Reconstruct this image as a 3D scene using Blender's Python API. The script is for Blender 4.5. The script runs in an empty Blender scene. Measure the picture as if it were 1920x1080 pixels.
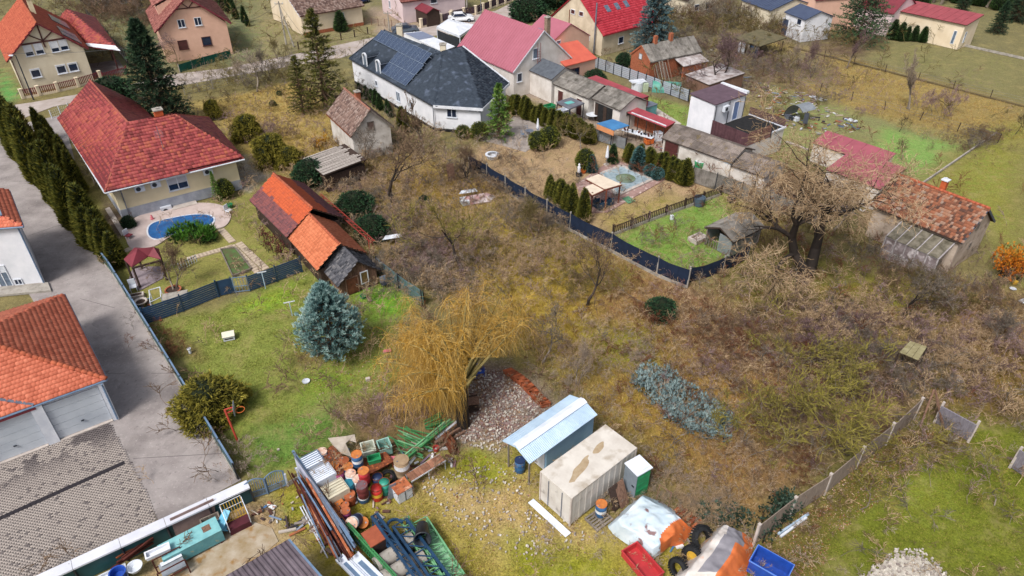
import bpy,math,random
import numpy as np
from mathutils import Vector,Matrix
random.seed(11)
RNG=np.random.default_rng(11)
SC=bpy.context.scene
COL=SC.collection
R=math.radians
# -- camera
CAM_H,CAM_P,FOC=32.0,R(35.5),1320.0
cd=bpy.data.cameras.new('camera');cam=bpy.data.objects.new('camera',cd);COL.objects.link(cam)
cd.sensor_width=36.0;cd.lens=FOC / 1920 * 36
cd.clip_start=0.5;cd.clip_end=3000
cam.location=(0,0,CAM_H);cam.rotation_euler=(math.pi / 2 - CAM_P,0,0)
SC.camera=cam
SC.render.resolution_x=1024;SC.render.resolution_y=576
# -- light: overcast winter day
SUN_EL,SUN_AZ=R(52),R(215)
w=bpy.data.worlds.new("World");SC.world=w;w.use_nodes=True
nt=w.node_tree;bg=nt.nodes['Background']
sky=nt.nodes.new('ShaderNodeTexSky');sky.sky_type='NISHITA';sky.sun_disc=False
sky.sun_elevation=SUN_EL;sky.sun_rotation=SUN_AZ
sky.air_density=1.0;sky.dust_density=4.0;sky.ozone_density=1.0
hs=nt.nodes.new('ShaderNodeHueSaturation');hs.inputs['Saturation'].default_value=0.45
nt.links.new(sky.outputs[0],hs.inputs['Color']);nt.links.new(hs.outputs[0],bg.inputs['Color'])
bg.inputs['Strength'].default_value=0.11
sd=bpy.data.lights.new('sun','SUN');sun=bpy.data.objects.new('sun',sd);COL.objects.link(sun)
sd.energy=2.3;sd.angle=R(16);sd.color=(1.0,0.96,0.90)
dv=Vector((math.sin(SUN_AZ) * math.cos(SUN_EL),math.cos(SUN_AZ) * math.cos(SUN_EL),math.sin(SUN_EL)))
sun.rotation_euler=dv.to_track_quat('Z','Y').to_euler()
SC.view_settings.view_transform='Standard';SC.view_settings.look='None'
SC.view_settings.gamma=1.0;SC.view_settings.use_curve_mapping=False
SC.view_settings.exposure=0.45
# -- measuring the place from the photograph
_c,_s=math.cos(CAM_P),math.sin(CAM_P)
def G(x,y,z=0.0):
 """ground (or height z) point seen at a pixel of the 1920 px photograph"""
 u=(x - 960) / FOC;v=(540 - y) / FOC
 t=(z - CAM_H) / (-_s + v * _c)
 return Vector((u * t,(_c + v * _s) * t,z))
def pix(p):
 d=p[1] * _c - (p[2] - CAM_H) * _s
 return 960 + FOC * p[0] / d,540 - FOC * (p[1] * _s + (p[2] - CAM_H) * _c) / d
def HT(p,py):
 """height at which the plumb line over p reaches the pixel row py"""
 lo,hi=0.0,31.0
 for _ in range(40):
  m=(lo + hi) / 2
  if pix((p[0],p[1],m))[1] > py:lo=m
  else:hi=m
 return lo
 # -- colours and materials
def hx(h):
 h=h.lstrip('#');c=[int(h[i:i+2],16) / 255 for i in (0,2,4)]
 return tuple(((v + 0.055) / 1.055) ** 2.4 if v > 0.04045 else v / 12.92 for v in c)
MATS={}
def soft(c,k=.07):
 l=.3 * c[0] + .59 * c[1] + .11 * c[2];return tuple((v * (1 - k) + l * k) * .97 for v in c)
def mat(name,col,rough=0.8,col2=None,scale=2.0,amt=0.5,metal=0.0,bump=0.0,bscale=20.0,attr=None,spots=None,det=6,stretch=None,grit=None):
 """procedural surface: two colours through noise, optional dirt spots, optional per-piece tint attribute"""
 if name in MATS:return MATS[name]
 m=bpy.data.materials.new(name);m.use_nodes=True;MATS[name]=m
 t=m.node_tree;N=t.nodes.new;L=t.links.new
 b=t.nodes['Principled BSDF']
 b.inputs['Roughness'].default_value=rough;b.inputs['Metallic'].default_value=metal
 if rough > 0.6:b.inputs['Specular IOR Level'].default_value=0.25
 c1=soft(hx(col));c2=soft(hx(col2)) if col2 else tuple(v * 0.72 for v in c1)
 tc=N('ShaderNodeTexCoord');src=tc.outputs['Object']
 if stretch:
  mp=N('ShaderNodeMapping');mp.inputs['Scale'].default_value=stretch;L(src,mp.inputs[0]);src=mp.outputs[0]
 n=N('ShaderNodeTexNoise');n.inputs['Scale'].default_value=scale;n.inputs['Detail'].default_value=det;n.inputs['Roughness'].default_value=0.62
 L(src,n.inputs['Vector'])
 cr=N('ShaderNodeMapRange');cr.inputs['From Min'].default_value=0.36;cr.inputs['From Max'].default_value=0.66
 cr.inputs['To Max'].default_value=amt if not col2 else 1.0
 L(n.outputs[0],cr.inputs[0])
 mx=N('ShaderNodeMix');mx.data_type='RGBA';mx.inputs[6].default_value=(*c1,1);mx.inputs[7].default_value=(*c2,1)
 L(cr.outputs[0],mx.inputs[0]);out=mx.outputs[2]
 if spots:
  sc,ssc,lo,hi=spots
  n2=N('ShaderNodeTexNoise');n2.inputs['Scale'].default_value=ssc;n2.inputs['Detail'].default_value=5
  L(src,n2.inputs['Vector'])
  r2=N('ShaderNodeMapRange');r2.inputs['From Min'].default_value=lo;r2.inputs['From Max'].default_value=hi
  L(n2.outputs[0],r2.inputs[0])
  m2=N('ShaderNodeMix');m2.data_type='RGBA';L(r2.outputs[0],m2.inputs[0]);L(out,m2.inputs[6]);m2.inputs[7].default_value=(*hx(sc),1)
  out=m2.outputs[2]
 if grit:
  for g_,f_,c_ in ((31.0,.6,grit[0]),(17.0,.61,grit[1])):
   n4=N('ShaderNodeTexNoise');n4.inputs['Scale'].default_value=g_ / 6;n4.inputs['Detail'].default_value=8;n4.inputs['Roughness'].default_value=.8;L(src,n4.inputs['Vector'])
   r4=N('ShaderNodeMapRange');r4.inputs['From Min'].default_value=f_ - .05;r4.inputs['From Max'].default_value=f_ + .05;r4.inputs['To Max'].default_value=.6;L(n4.outputs[0],r4.inputs[0])
   m4=N('ShaderNodeMix');m4.data_type='RGBA';L(r4.outputs[0],m4.inputs[0]);L(out,m4.inputs[6]);m4.inputs[7].default_value=(*hx(c_),1);out=m4.outputs[2]
 if attr:
  a=N('ShaderNodeAttribute');a.attribute_name='tint'
  if attr is True:lo,hi=0.6,1.3
  else:lo,hi=attr
  r3=N('ShaderNodeMapRange');r3.inputs['To Min'].default_value=lo;r3.inputs['To Max'].default_value=hi
  L(a.outputs['Fac'],r3.inputs[0])
  vm=N('ShaderNodeVectorMath');vm.operation='SCALE';L(out,vm.inputs[0]);L(r3.outputs[0],vm.inputs['Scale']);out=vm.outputs[0]
 L(out,b.inputs['Base Color'])
 if bump:
  n3=N('ShaderNodeTexNoise');n3.inputs['Scale'].default_value=bscale;n3.inputs['Detail'].default_value=5;L(src,n3.inputs['Vector'])
  bp=N('ShaderNodeBump');bp.inputs['Strength'].default_value=min(1,bump);bp.inputs['Distance'].default_value=0.03;L(n3.outputs[0],bp.inputs['Height'])
  L(bp.outputs[0],b.inputs['Normal'])
 return m
def ramp_mat(name,cols,rough=0.85,scale=0.6,amt=0.25,bump=0.3):
 """each piece takes its own colour from a list, by its 'tint' value"""
 if name in MATS:return MATS[name]
 m=bpy.data.materials.new(name);m.use_nodes=True;MATS[name]=m
 t=m.node_tree;N=t.nodes.new;L=t.links.new;b=t.nodes['Principled BSDF'];b.inputs['Roughness'].default_value=rough
 b.inputs['Specular IOR Level'].default_value=0.25
 a=N('ShaderNodeAttribute');a.attribute_name='tint'
 cr=N('ShaderNodeValToRGB');e=cr.color_ramp.elements
 kk=.0 if rough == .801 else .05;e[0].color=(*soft(hx(cols[0]),kk),1);e[1].color=(*soft(hx(cols[-1]),kk),1)
 for i,c in enumerate(cols[1:-1]):
  q=e.new((i + 1) / (len(cols) - 1));q.color=(*soft(hx(c),kk),1)
 tc=N('ShaderNodeTexCoord');n=N('ShaderNodeTexNoise');n.inputs['Scale'].default_value=scale;n.inputs['Detail'].default_value=6;L(tc.outputs['Object'],n.inputs['Vector'])
 ad=N('ShaderNodeMath');ad.operation='MULTIPLY_ADD';ad.inputs[1].default_value=amt * 2;L(n.outputs[0],ad.inputs[0])
 sb=N('ShaderNodeMath');sb.operation='SUBTRACT';sb.inputs[1].default_value=amt;L(a.outputs['Fac'],sb.inputs[0]);L(sb.outputs[0],ad.inputs[2])
 L(ad.outputs[0],cr.inputs[0]);L(cr.outputs[0],b.inputs['Base Color'])
 return m
 # -- objects
def tag(o,label=None,cat=None,group=None,kind=None):
 if label:o['label']=label
 if cat:o['category']=cat
 if group:o['group']=group
 if kind:o['kind']=kind
 return o
def thing(name,label,cat,loc=(0,0,0),rz=0.0,group=None):
 o=bpy.data.objects.new(name,None);COL.objects.link(o);o.empty_display_size=0.3
 o.location=loc;o.rotation_euler=(0,0,rz)
 return tag(o,label,cat,group)
def link(name,me,m=None,parent=None):
 o=bpy.data.objects.new(name,me);COL.objects.link(o)
 if m is not None:
  if not me.materials:me.materials.append(m)
  elif me.materials[0] is not m:
   o.material_slots[0].link='OBJECT';o.material_slots[0].material=m
 if parent is not None:o.parent=parent
 return o
def dup(root,loc=None,rz=None,label=None,scale=None,mats=None,group=None):
 """copy of a thing with its parts and their sub-parts"""
 def cp(o,par):
  c=o.copy();COL.objects.link(c)
  if par is not None:c.parent=par
  if mats and o.type == 'MESH' and o.name.split('.')[0] in mats:
   c.material_slots[0].link='OBJECT';c.material_slots[0].material=mats[o.name.split('.')[0]]
  for ch in list(o.children):cp(ch,c)
  return c
 r=cp(root,None)
 if loc is not None:r.location=loc
 if rz is not None:r.rotation_euler=(r.rotation_euler[0],r.rotation_euler[1],rz)
 if scale is not None:r.scale=scale if hasattr(scale,'__len__') else (scale,) * 3
 if label:r['label']=label
 if group:r['group']=group
 return r
NTH=['first','second','third','fourth','fifth','sixth','seventh','eighth','ninth','tenth'] + ['%d%s' % (i,'th' if i % 100 in (11,12,13) else {1:'st',2:'nd',3:'rd'}.get(i % 10,'th')) for i in range(11,90)]
class MB:
 """mesh builder"""
 def __init__(s):s.v=[];s.f=[];s.t=[]
 def add(s,vs,fs,tint=0.5):
  n=len(s.v);s.v += [tuple(q) for q in vs];s.f += [tuple(n + i for i in f) for f in fs];s.t += [tint] * len(fs);return s
 def box(s,c,d,rz=0.0,rx=0.0,ry=0.0,tint=0.5):
  """centre c, full sizes d"""
  M=Matrix.Rotation(rz,3,'Z') @ Matrix.Rotation(ry,3,'Y') @ Matrix.Rotation(rx,3,'X')
  a,b,e=d[0] / 2,d[1] / 2,d[2] / 2;c=Vector(c)
  vs=[c + M @ Vector(q) for q in ((-a,-b,-e),(a,-b,-e),(a,b,-e),(-a,b,-e),(-a,-b,e),(a,-b,e),(a,b,e),(-a,b,e))]
  return s.add(vs,[(0,3,2,1),(4,5,6,7),(0,1,5,4),(1,2,6,5),(2,3,7,6),(3,0,4,7)],tint)
 def bb(s,x0,x1,y0,y1,z0,z1,tint=0.5):
  return s.box(((x0 + x1) / 2,(y0 + y1) / 2,(z0 + z1) / 2),(abs(x1 - x0),abs(y1 - y0),abs(z1 - z0)),tint=tint)
 def bar(s,p,q,w,h=None,up=(0,0,1),tint=0.5):
  """rectangular bar between two points"""
  h=h or w;p=Vector(p);q=Vector(q);d=(q - p)
  if d.length < 1e-6:return s
  d.normalize();u=Vector(up)
  if abs(d.dot(u)) > 0.98:u=Vector((1,0,0))
  a=d.cross(u).normalized() * (w / 2);b=a.cross(d).normalized() * (h / 2)
  vs=[p - a - b,p + a - b,p + a + b,p - a + b,q - a - b,q + a - b,q + a + b,q - a + b]
  return s.add(vs,[(3,2,1,0),(4,5,6,7),(0,1,5,4),(1,2,6,5),(2,3,7,6),(3,0,4,7)],tint)
 def tube(s,p,q,r0,r1=None,n=8,caps=True,tint=0.5):
  r1=r0 if r1 is None else r1;p=Vector(p);q=Vector(q);d=(q - p).normalized()
  u=Vector((0,0,1)) if abs(d.z) < 0.95 else Vector((1,0,0))
  a=d.cross(u).normalized();b=a.cross(d)
  vs=[p + (a * math.cos(k * 2 * math.pi / n) + b * math.sin(k * 2 * math.pi / n)) * r0 for k in range(n)]
  vs += [q + (a * math.cos(k * 2 * math.pi / n) + b * math.sin(k * 2 * math.pi / n)) * r1 for k in range(n)]
  fs=[(k,k + n,(k + 1) % n + n,(k + 1) % n) for k in range(n)]
  if caps:fs += [tuple(range(n)),tuple(range(2 * n - 1,n - 1,-1))]
  return s.add(vs,fs,tint)
 def path(s,pts,r,n=6,tint=0.5):
  for a,b in zip(pts[:-1],pts[1:]):s.tube(a,b,r,r,n,True,tint)
  return s
 def lathe(s,prof,n=16,c=(0,0,0),tint=0.5,cap=True):
  vs=[]
  for r,z in prof:
   vs += [(c[0] + r * math.cos(k * 2 * math.pi / n),c[1] + r * math.sin(k * 2 * math.pi / n),c[2] + z) for k in range(n)]
  fs=[]
  for j in range(len(prof) - 1):
   fs += [(j * n + k,j * n + (k + 1) % n,(j + 1) * n + (k + 1) % n,(j + 1) * n + k) for k in range(n)]
  if cap:
   fs.append(tuple(range(n - 1,-1,-1)));fs.append(tuple((len(prof) - 1) * n + k for k in range(n)))
  return s.add(vs,fs,tint)
 def prism(s,pts,z0,z1,tint=0.5):
  """outline of (x, y) raised from z0 to z1"""
  n=len(pts);vs=[(p[0],p[1],z0) for p in pts] + [(p[0],p[1],z1) for p in pts]
  return s.add(vs,[tuple(range(n - 1,-1,-1)),tuple(range(n,2 * n))] + [(k,(k + 1) % n,(k + 1) % n + n,k + n) for k in range(n)],tint)
 def slab(s,pts,off,tint=0.5):
  """3D outline thickened by the vector off"""
  n=len(pts);off=Vector(off);P=[Vector(p) for p in pts];vs=P + [p + off for p in P]
  nrm=Vector((0,0,0))
  for i in range(n):
   a,b=P[i],P[(i + 1) % n];nrm += a.cross(b)
  fl=nrm.dot(off) > 0
  fs=[tuple(range(n)),tuple(range(2 * n - 1,n - 1,-1))] + [(k,k + n,(k + 1) % n + n,(k + 1) % n) for k in range(n)]
  if fl:fs=[tuple(reversed(f)) for f in fs]
  return s.add(vs,fs,tint)
 def mesh(s,name):
  me=bpy.data.meshes.new(name);me.from_pydata(s.v,[],s.f)
  a=me.attributes.new('tint','FLOAT','FACE');a.data.foreach_set('value',s.t)
  me.update();return me
 def make(s,name,m,parent=None,smooth=False,kind=None):
  me=s.mesh(name)
  if smooth:me.polygons.foreach_set('use_smooth',[True] * len(me.polygons))
  o=link(name,me,m,parent)
  if kind:o['kind']=kind
  return o
def np_mesh(name,V,F,tint=None,fv=3,smooth=False,color=None):
 """numpy arrays to a mesh; F is (n, fv)"""
 me=bpy.data.meshes.new(name);V=np.asarray(V,np.float32).reshape(-1,3);F=np.asarray(F,np.int32).reshape(-1,fv)
 me.vertices.add(len(V));me.vertices.foreach_set('co',V.ravel())
 me.loops.add(F.size);me.loops.foreach_set('vertex_index',F.ravel())
 me.polygons.add(len(F));me.polygons.foreach_set('loop_start',np.arange(0,F.size,fv,dtype=np.int32))
 if smooth:me.polygons.foreach_set('use_smooth',np.ones(len(F),bool))
 if tint is not None:
  a=me.attributes.new('tint','FLOAT','FACE');a.data.foreach_set('value',np.asarray(tint,np.float32))
 if color is not None:
  a=me.attributes.new('col','FLOAT_COLOR','FACE' if len(color) == len(F) else 'POINT')
  c=np.ones((len(color),4),np.float32);c[:,:3]=color;a.data.foreach_set('color',c.ravel())
 me.update(calc_edges=True);return me
def seg_mesh(name,segs,n=3):
 """tapered tubes; segs rows: x0 y0 z0 x1 y1 z1 r0 r1 tint"""
 S=np.asarray(segs,np.float64);p=S[:,0:3];q=S[:,3:6];d=q - p
 d /= np.maximum(np.linalg.norm(d,axis=1,keepdims=True),1e-9)
 u=np.where(np.abs(d[:,2:3]) > 0.9,np.array([[1.,0,0]]),np.array([[0,0,1.]]))
 a=np.cross(d,u);a /= np.linalg.norm(a,axis=1,keepdims=True);b=np.cross(a,d)
 k=np.arange(n) * 2 * np.pi / n;ck=np.cos(k)[None,:,None];sk=np.sin(k)[None,:,None]
 ring=a[:,None,:] * ck + b[:,None,:] * sk
 V=np.concatenate([p[:,None] + ring * S[:,6][:,None,None],q[:,None] + ring * S[:,7][:,None,None]],axis=1)
 base=np.arange(len(S))[:,None] * 2 * n;i=np.arange(n)[None];j=(i + 1) % n
 F=np.stack([base + i,base + i + n,base + j + n,base + j],axis=-1).reshape(-1,4)
 return np_mesh(name,V.reshape(-1,3),F,np.repeat(S[:,8],n),4,smooth=True)
def tufts(P,D,ln,wd,k,spread,rng,tint=None):
 """k pointed leaves at each point P along direction D; returns V, F, tint"""
 n=len(P);P=np.repeat(P,k,0);D=np.repeat(D,k,0)
 D=D + rng.normal(0,spread,D.shape);D /= np.linalg.norm(D,axis=1,keepdims=True)
 L=np.repeat(np.broadcast_to(ln,(n,)),k) * rng.uniform(0.6,1.25,n * k);W=np.repeat(np.broadcast_to(wd,(n,)),k)
 s=np.cross(D,rng.normal(0,1,D.shape));s /= np.maximum(np.linalg.norm(s,axis=1,keepdims=True),1e-6)
 A=P - s * (W / 2)[:,None];B=P + s * (W / 2)[:,None];C=P + D * L[:,None]
 V=np.stack([A,B,C],1).reshape(-1,3);F=np.arange(n * k * 3).reshape(-1,3)
 t=rng.uniform(0,1,n) if tint is None else tint
 t=np.clip(np.repeat(t,k) + rng.normal(0,0.12,n * k),0,1)
 return V,F,t
 # -- rays onto walls and roofs (where a window sits, measured in metres)
CAMV=Vector((0,0,CAM_H))
def ray(x,y):
 u=(x - 960) / FOC;v=(540 - y) / FOC
 return Vector((u,_c + v * _s,-_s + v * _c))
def on_plane(p,n,x,y):
 d=ray(x,y);t=(Vector(p) - CAMV).dot(n) / d.dot(n);return CAMV + d * t
 # -- roof coverings
def tile_arrays(poly,sr,sc,th,rng,hump=0.3,tintf=None,stagger=0.5):
 P=[Vector(p) for p in poly]
 n=Vector((0,0,0))
 for i in range(len(P)):n += P[i].cross(P[(i + 1) % len(P)])
 n.normalize()
 if n.z < 0:n=-n
 d=Vector((0,0,-1));d=(d - n * d.dot(n));d=d.normalized() if d.length > 1e-4 else Vector((1,0,0))
 a=d.cross(n).normalized();o=P[0]
 q=np.array([[(p - o).dot(a),(p - o).dot(d)] for p in P])
 x0,y0=q.min(0);x1,y1=q.max(0)
 nr=int(math.ceil((y1 - y0) / sr));nc=int(math.ceil((x1 - x0) / sc)) + 1
 J,I=np.meshgrid(np.arange(nr),np.arange(nc),indexing='ij')
 cx=x0 + (I + (J % 2) * stagger) * sc;cy=y1 - (J + 0.5) * sr
 cx=cx.ravel();cy=cy.ravel();ins=np.zeros(len(cx),bool);m=len(q)
 for i in range(m):
  ax,ay=q[i];bx,by=q[(i + 1) % m]
  cnd=(ay > cy) != (by > cy)
  with np.errstate(divide='ignore',invalid='ignore'):
   xi=(bx - ax) * (cy - ay) / (by - ay) + ax
  ins ^= cnd & (cx < xi)
 cx=cx[ins];cy=cy[ins];N=len(cx)
 if N == 0:return None
 hw=sc * 0.49;hl=sr * 0.62
 jz=rng.normal(0,th * 0.12,N);jy=rng.normal(0,sr * 0.02,N)
 lx=np.array([-hw,0,hw,-hw,0,hw,-hw,0,hw]);ly=np.array([-hl] * 3 + [hl * 0.8] * 3 + [hl * 0.8] * 3)
 lz=np.array([0.0,sc * hump * .4,0.0,th,th + sc * hump,th,-.01,-.01,-.01])
 A=np.array(a);Dv=np.array(d);Nn=np.array(n);O=np.array(o)
 V=(O + (cx[:,None] + lx)[...,None] * A + (cy[:,None] + jy[:,None] + ly)[...,None] * Dv + (lz[None] + jz[:,None] + 0.012)[...,None] * Nn)
 F0=np.array([(0,3,4,1),(1,4,5,2),(3,6,7,4),(4,7,8,5)])
 F=(np.arange(N)[:,None,None] * 9 + F0).reshape(-1,4)
 t=rng.uniform(0,1,N) if tintf is None else tintf((cx - x0) / (x1 - x0),(cy - y0) / (y1 - y0),rng)
 return V.reshape(-1,3),F,np.repeat(t,4)
def tiles(polys,sr,sc,th,m,parent,rng=RNG,hump=0.3,tintf=None,name='roof_tiles',stagger=0.5):
 Vs,Fs,Ts,k=[],[],[],0
 for p in polys:
  r=tile_arrays(p,sr,sc,th,rng,hump,tintf,stagger)
  if r is None:continue
  Vs.append(r[0]);Fs.append(r[1] + k);Ts.append(r[2]);k += len(r[0])
 o=link(name,np_mesh(name,np.concatenate(Vs),np.concatenate(Fs),np.concatenate(Ts),4),m,parent);o['kind']='stuff'
 return o
def sheet_mesh(A,B,D,pitch=0.17,amp=0.03,tint=0.5,jit=0.0,th=0.01,name='roof_sheet',square=False):
 """one corrugated sheet: eave corner A, along the eave to B, upslope to D"""
 A,B,D=Vector(A),Vector(B),Vector(D);u=B - A;v=D - A;n=u.cross(v).normalized()
 if n.z < 0:n=-n
 L=u.length;k=max(4,int(L / pitch * 4));vs=[];fs=[]
 for j in range(2):
  for i in range(k + 1):
   if square:wv=amp if (i % 4) in (0,1) else -amp
   else:wv=math.sin(i * math.pi / 2 + 0.01) * amp
   vs.append(A + u * (i / k) + v * j + n * (wv + (jit if j == 0 else 0)))
 for i in range(k):fs.append((i,i + 1,i + k + 2,i + k + 1))
 m=MB();m.add(vs,fs,tint)
 m.add([vs[0],vs[k],vs[k] - n * 2 * amp,vs[0] - n * 2 * amp],[(0,1,2,3)],tint)
 me=m.mesh(name);return me
def sheets(quad,nx,ny,m,parent,pitch=0.17,amp=0.028,name='roof_sheet',rng=random,jit=0.03,square=False,lift=0.03):
 """a roof slope laid with separate corrugated sheets; quad = eave A, eave B, top C, top D"""
 A,B,C,D=[Vector(q) for q in quad];out=[]
 n=(B - A).cross(D - A).normalized();n=n if n.z > 0 else -n
 def P(s,t):return (A * (1 - s) + B * s) * (1 - t) + (D * (1 - s) + C * s) * t + n * lift
 for j in range(ny):
  for i in range(nx):
   s0,s1=i / nx,(i + 1) / nx;t0,t1=j / ny,min(1,(j + 1.06) / ny)
   out.append(link(name,sheet_mesh(P(s0,t0),P(s1,t0),P(s0,t1),pitch,amp,rng.random(),jit * rng.uniform(.4,1.2),name=name,square=square),m,parent))
 return out
 # -- houses
class H:pass
def frame_house(name,label,cat,O,X,Y,ze,over=0.4,rz=None,group=None):
 """O, X, Y: pixels of three eave corners at height ze (near, right end, left end)"""
 o,x,y=G(*O,ze),G(*X,ze),G(*Y,ze)
 a=math.atan2(x.y - o.y,x.x - o.x) if rz is None else rz
 u=Vector((math.cos(a),math.sin(a),0));v=Vector((-math.sin(a),math.cos(a),0))
 h=H();h.over=over;h.EW=(x - o).dot(u);h.ED=(y - o).dot(v);h.a=a;h.u=u;h.v=v
 ov=over if hasattr(over,'__len__') else (over,over);h.ox,h.oy=ov
 base=o + u * ov[0] + v * ov[1];base.z=0
 h.base=base;h.W=h.EW - 2 * ov[0];h.D=h.ED - 2 * ov[1];h.ze=ze
 h.root=thing(name,label,cat,base,a,group)
 return h
def loc_(h,p):
 q=Vector(p) - h.base;return Vector((q.dot(h.u),q.dot(h.v),p[2]))
def wld(h,p):return h.base + h.u * p[0] + h.v * p[1] + Vector((0,0,p[2]))
def face_pt(h,face,x,y):
 """(s, z) on a wall where the pixel's ray meets it"""
 if face == 'y0':p,n=wld(h,(0,0,0)),h.v
 elif face == 'y1':p,n=wld(h,(0,h.D,0)),h.v
 elif face == 'x0':p,n=wld(h,(0,0,0)),h.u
 else:p,n=wld(h,(h.W,0,0)),h.u
 q=loc_(h,on_plane(p,n,x,y))
 return (q.x if face[0] == 'y' else q.y),q.z
def walls(h,zr=None,ridge='y',m=None,z0=0.0,hip=False,ridge_at=0.5,name='wall'):
 W,D,ze=h.W,h.D,h.ze;mb=MB()
 zi=ze + 0.02
 if zr is None or hip:mb.bb(0,W,0,D,z0,zi)
 elif ridge == 'y':
  prof=[(0,z0),(W,z0),(W,zi),(W * ridge_at,zr - 0.12),(0,zi)]
  vs=[(x,0,z) for x,z in prof] + [(x,D,z) for x,z in prof]
  mb.add(vs,[(0,1,2,3,4),(9,8,7,6,5)] + [(i,i + 5,(i + 1) % 5 + 5,(i + 1) % 5) for i in range(5)])
 else:
  prof=[(0,z0),(D,z0),(D,zi),(D * ridge_at,zr - 0.12),(0,zi)]
  vs=[(0,y,z) for y,z in prof] + [(W,y,z) for y,z in prof]
  mb.add(vs,[(4,3,2,1,0),(5,6,7,8,9)] + [((i + 1) % 5,(i + 1) % 5 + 5,i + 5,i) for i in range(5)])
 return mb.make(name,m,h.root)
def slopes(h,zr,ridge='y',ridge_at=0.5):
 """the two roof planes as local quads: eave A, eave B, ridge C, ridge D (A-B along the eave)"""
 ox,oy=h.ox,h.oy;W,D,ze=h.W,h.D,h.ze
 if ridge == 'y':
  r=W * ridge_at
  return [[(-ox,-oy,ze),(-ox,D + oy,ze),(r,D + oy,zr),(r,-oy,zr)],
 [(W + ox,-oy,ze),(W + ox,D + oy,ze),(r,D + oy,zr),(r,-oy,zr)]]
 r=D * ridge_at
 return [[(-ox,-oy,ze),(W + ox,-oy,ze),(W + ox,r,zr),(-ox,r,zr)],
 [(-ox,D + oy,ze),(W + ox,D + oy,ze),(W + ox,r,zr),(-ox,r,zr)]]
def roof_base(h,polys,m,th=0.12,name='roof_slope'):
 out=[]
 for p in polys:
  out.append(MB().slab(p,(0,0,-th)).make(name,m,h.root))
 return out
def ridge_caps(pts,m,parent,r=0.11,step=0.35,name='ridge_tiles'):
 mb=MB()
 for p,q in pts:
  p,q=Vector(p),Vector(q);L=(q - p).length;n=max(1,int(L / step))
  for i in range(n):
   a=p.lerp(q,i / n);b=p.lerp(q,(i + 1.1) / n);mb.tube(a,b,r * 1.15,r,6,tint=random.random())
 o=mb.make(name,m,parent,smooth=True);return o
def gutter(h,p,q,m,r=0.07,name='gutter'):
 return MB().tube(p,q,r,r,6).make(name,m,h.root)
def window(h,face,s,z,w,hg,fm,gm,split=1,shutter=0.0,sm=None,sill=True,name='window',off=0.0,cross=0,fw=0.07):
 """frame with glass panes (sub-parts); shutter = lowered part of the blind"""
 def T(a,b,c):
  if face == 'y0':return (s + a,-b - off,z + c)
  if face == 'y1':return (s - a,h.D + b + off,z + c)
  if face == 'x0':return (-b - off,s - a,z + c)
  return (h.W + b + off,s + a,z + c)
 def bx(mb,a0,a1,b0,b1,c0,c1):
  p,q=T(a0,b0,c0),T(a1,b1,c1);mb.bb(p[0],q[0],p[1],q[1],p[2],q[2])
 f=MB();hw,hh=w / 2,hg / 2
 bx(f,-hw,hw,0,.07,hh - fw,hh);bx(f,-hw,hw,0,.07,-hh,-hh + fw);bx(f,-hw,-hw + fw,0,.069,-hh + fw,hh - fw);bx(f,hw - fw,hw,0,.069,-hh + fw,hh - fw)
 for k in range(1,split):c=-hw + w * k / split;bx(f,c - fw / 2,c + fw / 2,0,.066,-hh + fw,hh - fw)
 for k in range(1,cross + 1):c=-hh + hg * k / (cross + 1);bx(f,-hw + fw,hw - fw,0,.06,c - .02,c + .02)
 if sill:bx(f,-hw - .06,hw + .06,0,.13,-hh - .05,-hh - .003)
 fo=f.make(name,fm,h.root)
 for k in range(split):
  g=MB();a0=-hw + w * k / split + fw / 2;a1=-hw + w * (k + 1) / split - fw / 2
  zt=hh - fw / 2 - shutter * (hg - 2 * fw)
  bx(g,a0,a1,.005,.03,-hh + fw / 2,zt - .002);g.make('pane',gm,fo)
  if shutter > 0:
   sh=MB();n=max(2,int(shutter * hg / .16))
   for j in range(n):
    c1=hh - fw / 2 - (hh - fw / 2 - zt) * j / n;c0=hh - fw / 2 - (hh - fw / 2 - zt) * (j + 1) / n
    bx(sh,a0,a1,.005,.05,c0 + .006,c1)
   sh.make('shutter',sm or fm,fo)
 return fo
def win_px(h,face,x,y,w,hg,fm,gm,**k):
 s,z=face_pt(h,face,x,y);return window(h,face,s,z,w,hg,fm,gm,**k)
def door(h,face,s,z0,w,hg,m,fm,name='door',handle=True,off=0.0):
 def T(a,b,c):
  if face == 'y0':return (s + a,-b - off,z0 + c)
  if face == 'x0':return (-b - off,s - a,z0 + c)
  if face == 'y1':return (s - a,h.D + b + off,z0 + c)
  return (h.W + b + off,s + a,z0 + c)
 def bx(mb,a0,a1,b0,b1,c0,c1):
  p,q=T(a0,b0,c0),T(a1,b1,c1);mb.bb(p[0],q[0],p[1],q[1],p[2],q[2])
 d=MB();hw=w / 2
 bx(d,-hw,hw,0,.05,0,hg);bx(d,-hw + .12,hw - .12,.05,.065,.15,hg * .45);bx(d,-hw + .12,hw - .12,.05,.065,hg * .53,hg - .15)
 o=d.make(name,m,h.root)
 f=MB();bx(f,-hw - .08,-hw,0,.08,0,hg);bx(f,hw,hw + .08,0,.08,0,hg);bx(f,-hw - .08,hw + .08,0,.08,hg,hg + .08);f.make('door_frame',fm,o)
 if handle:
  k=MB();bx(k,hw - .16,hw - .04,.066,.1,hg * .48,hg * .48 + .035);k.make('handle',MT['zinc'],o)
 return o
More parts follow.
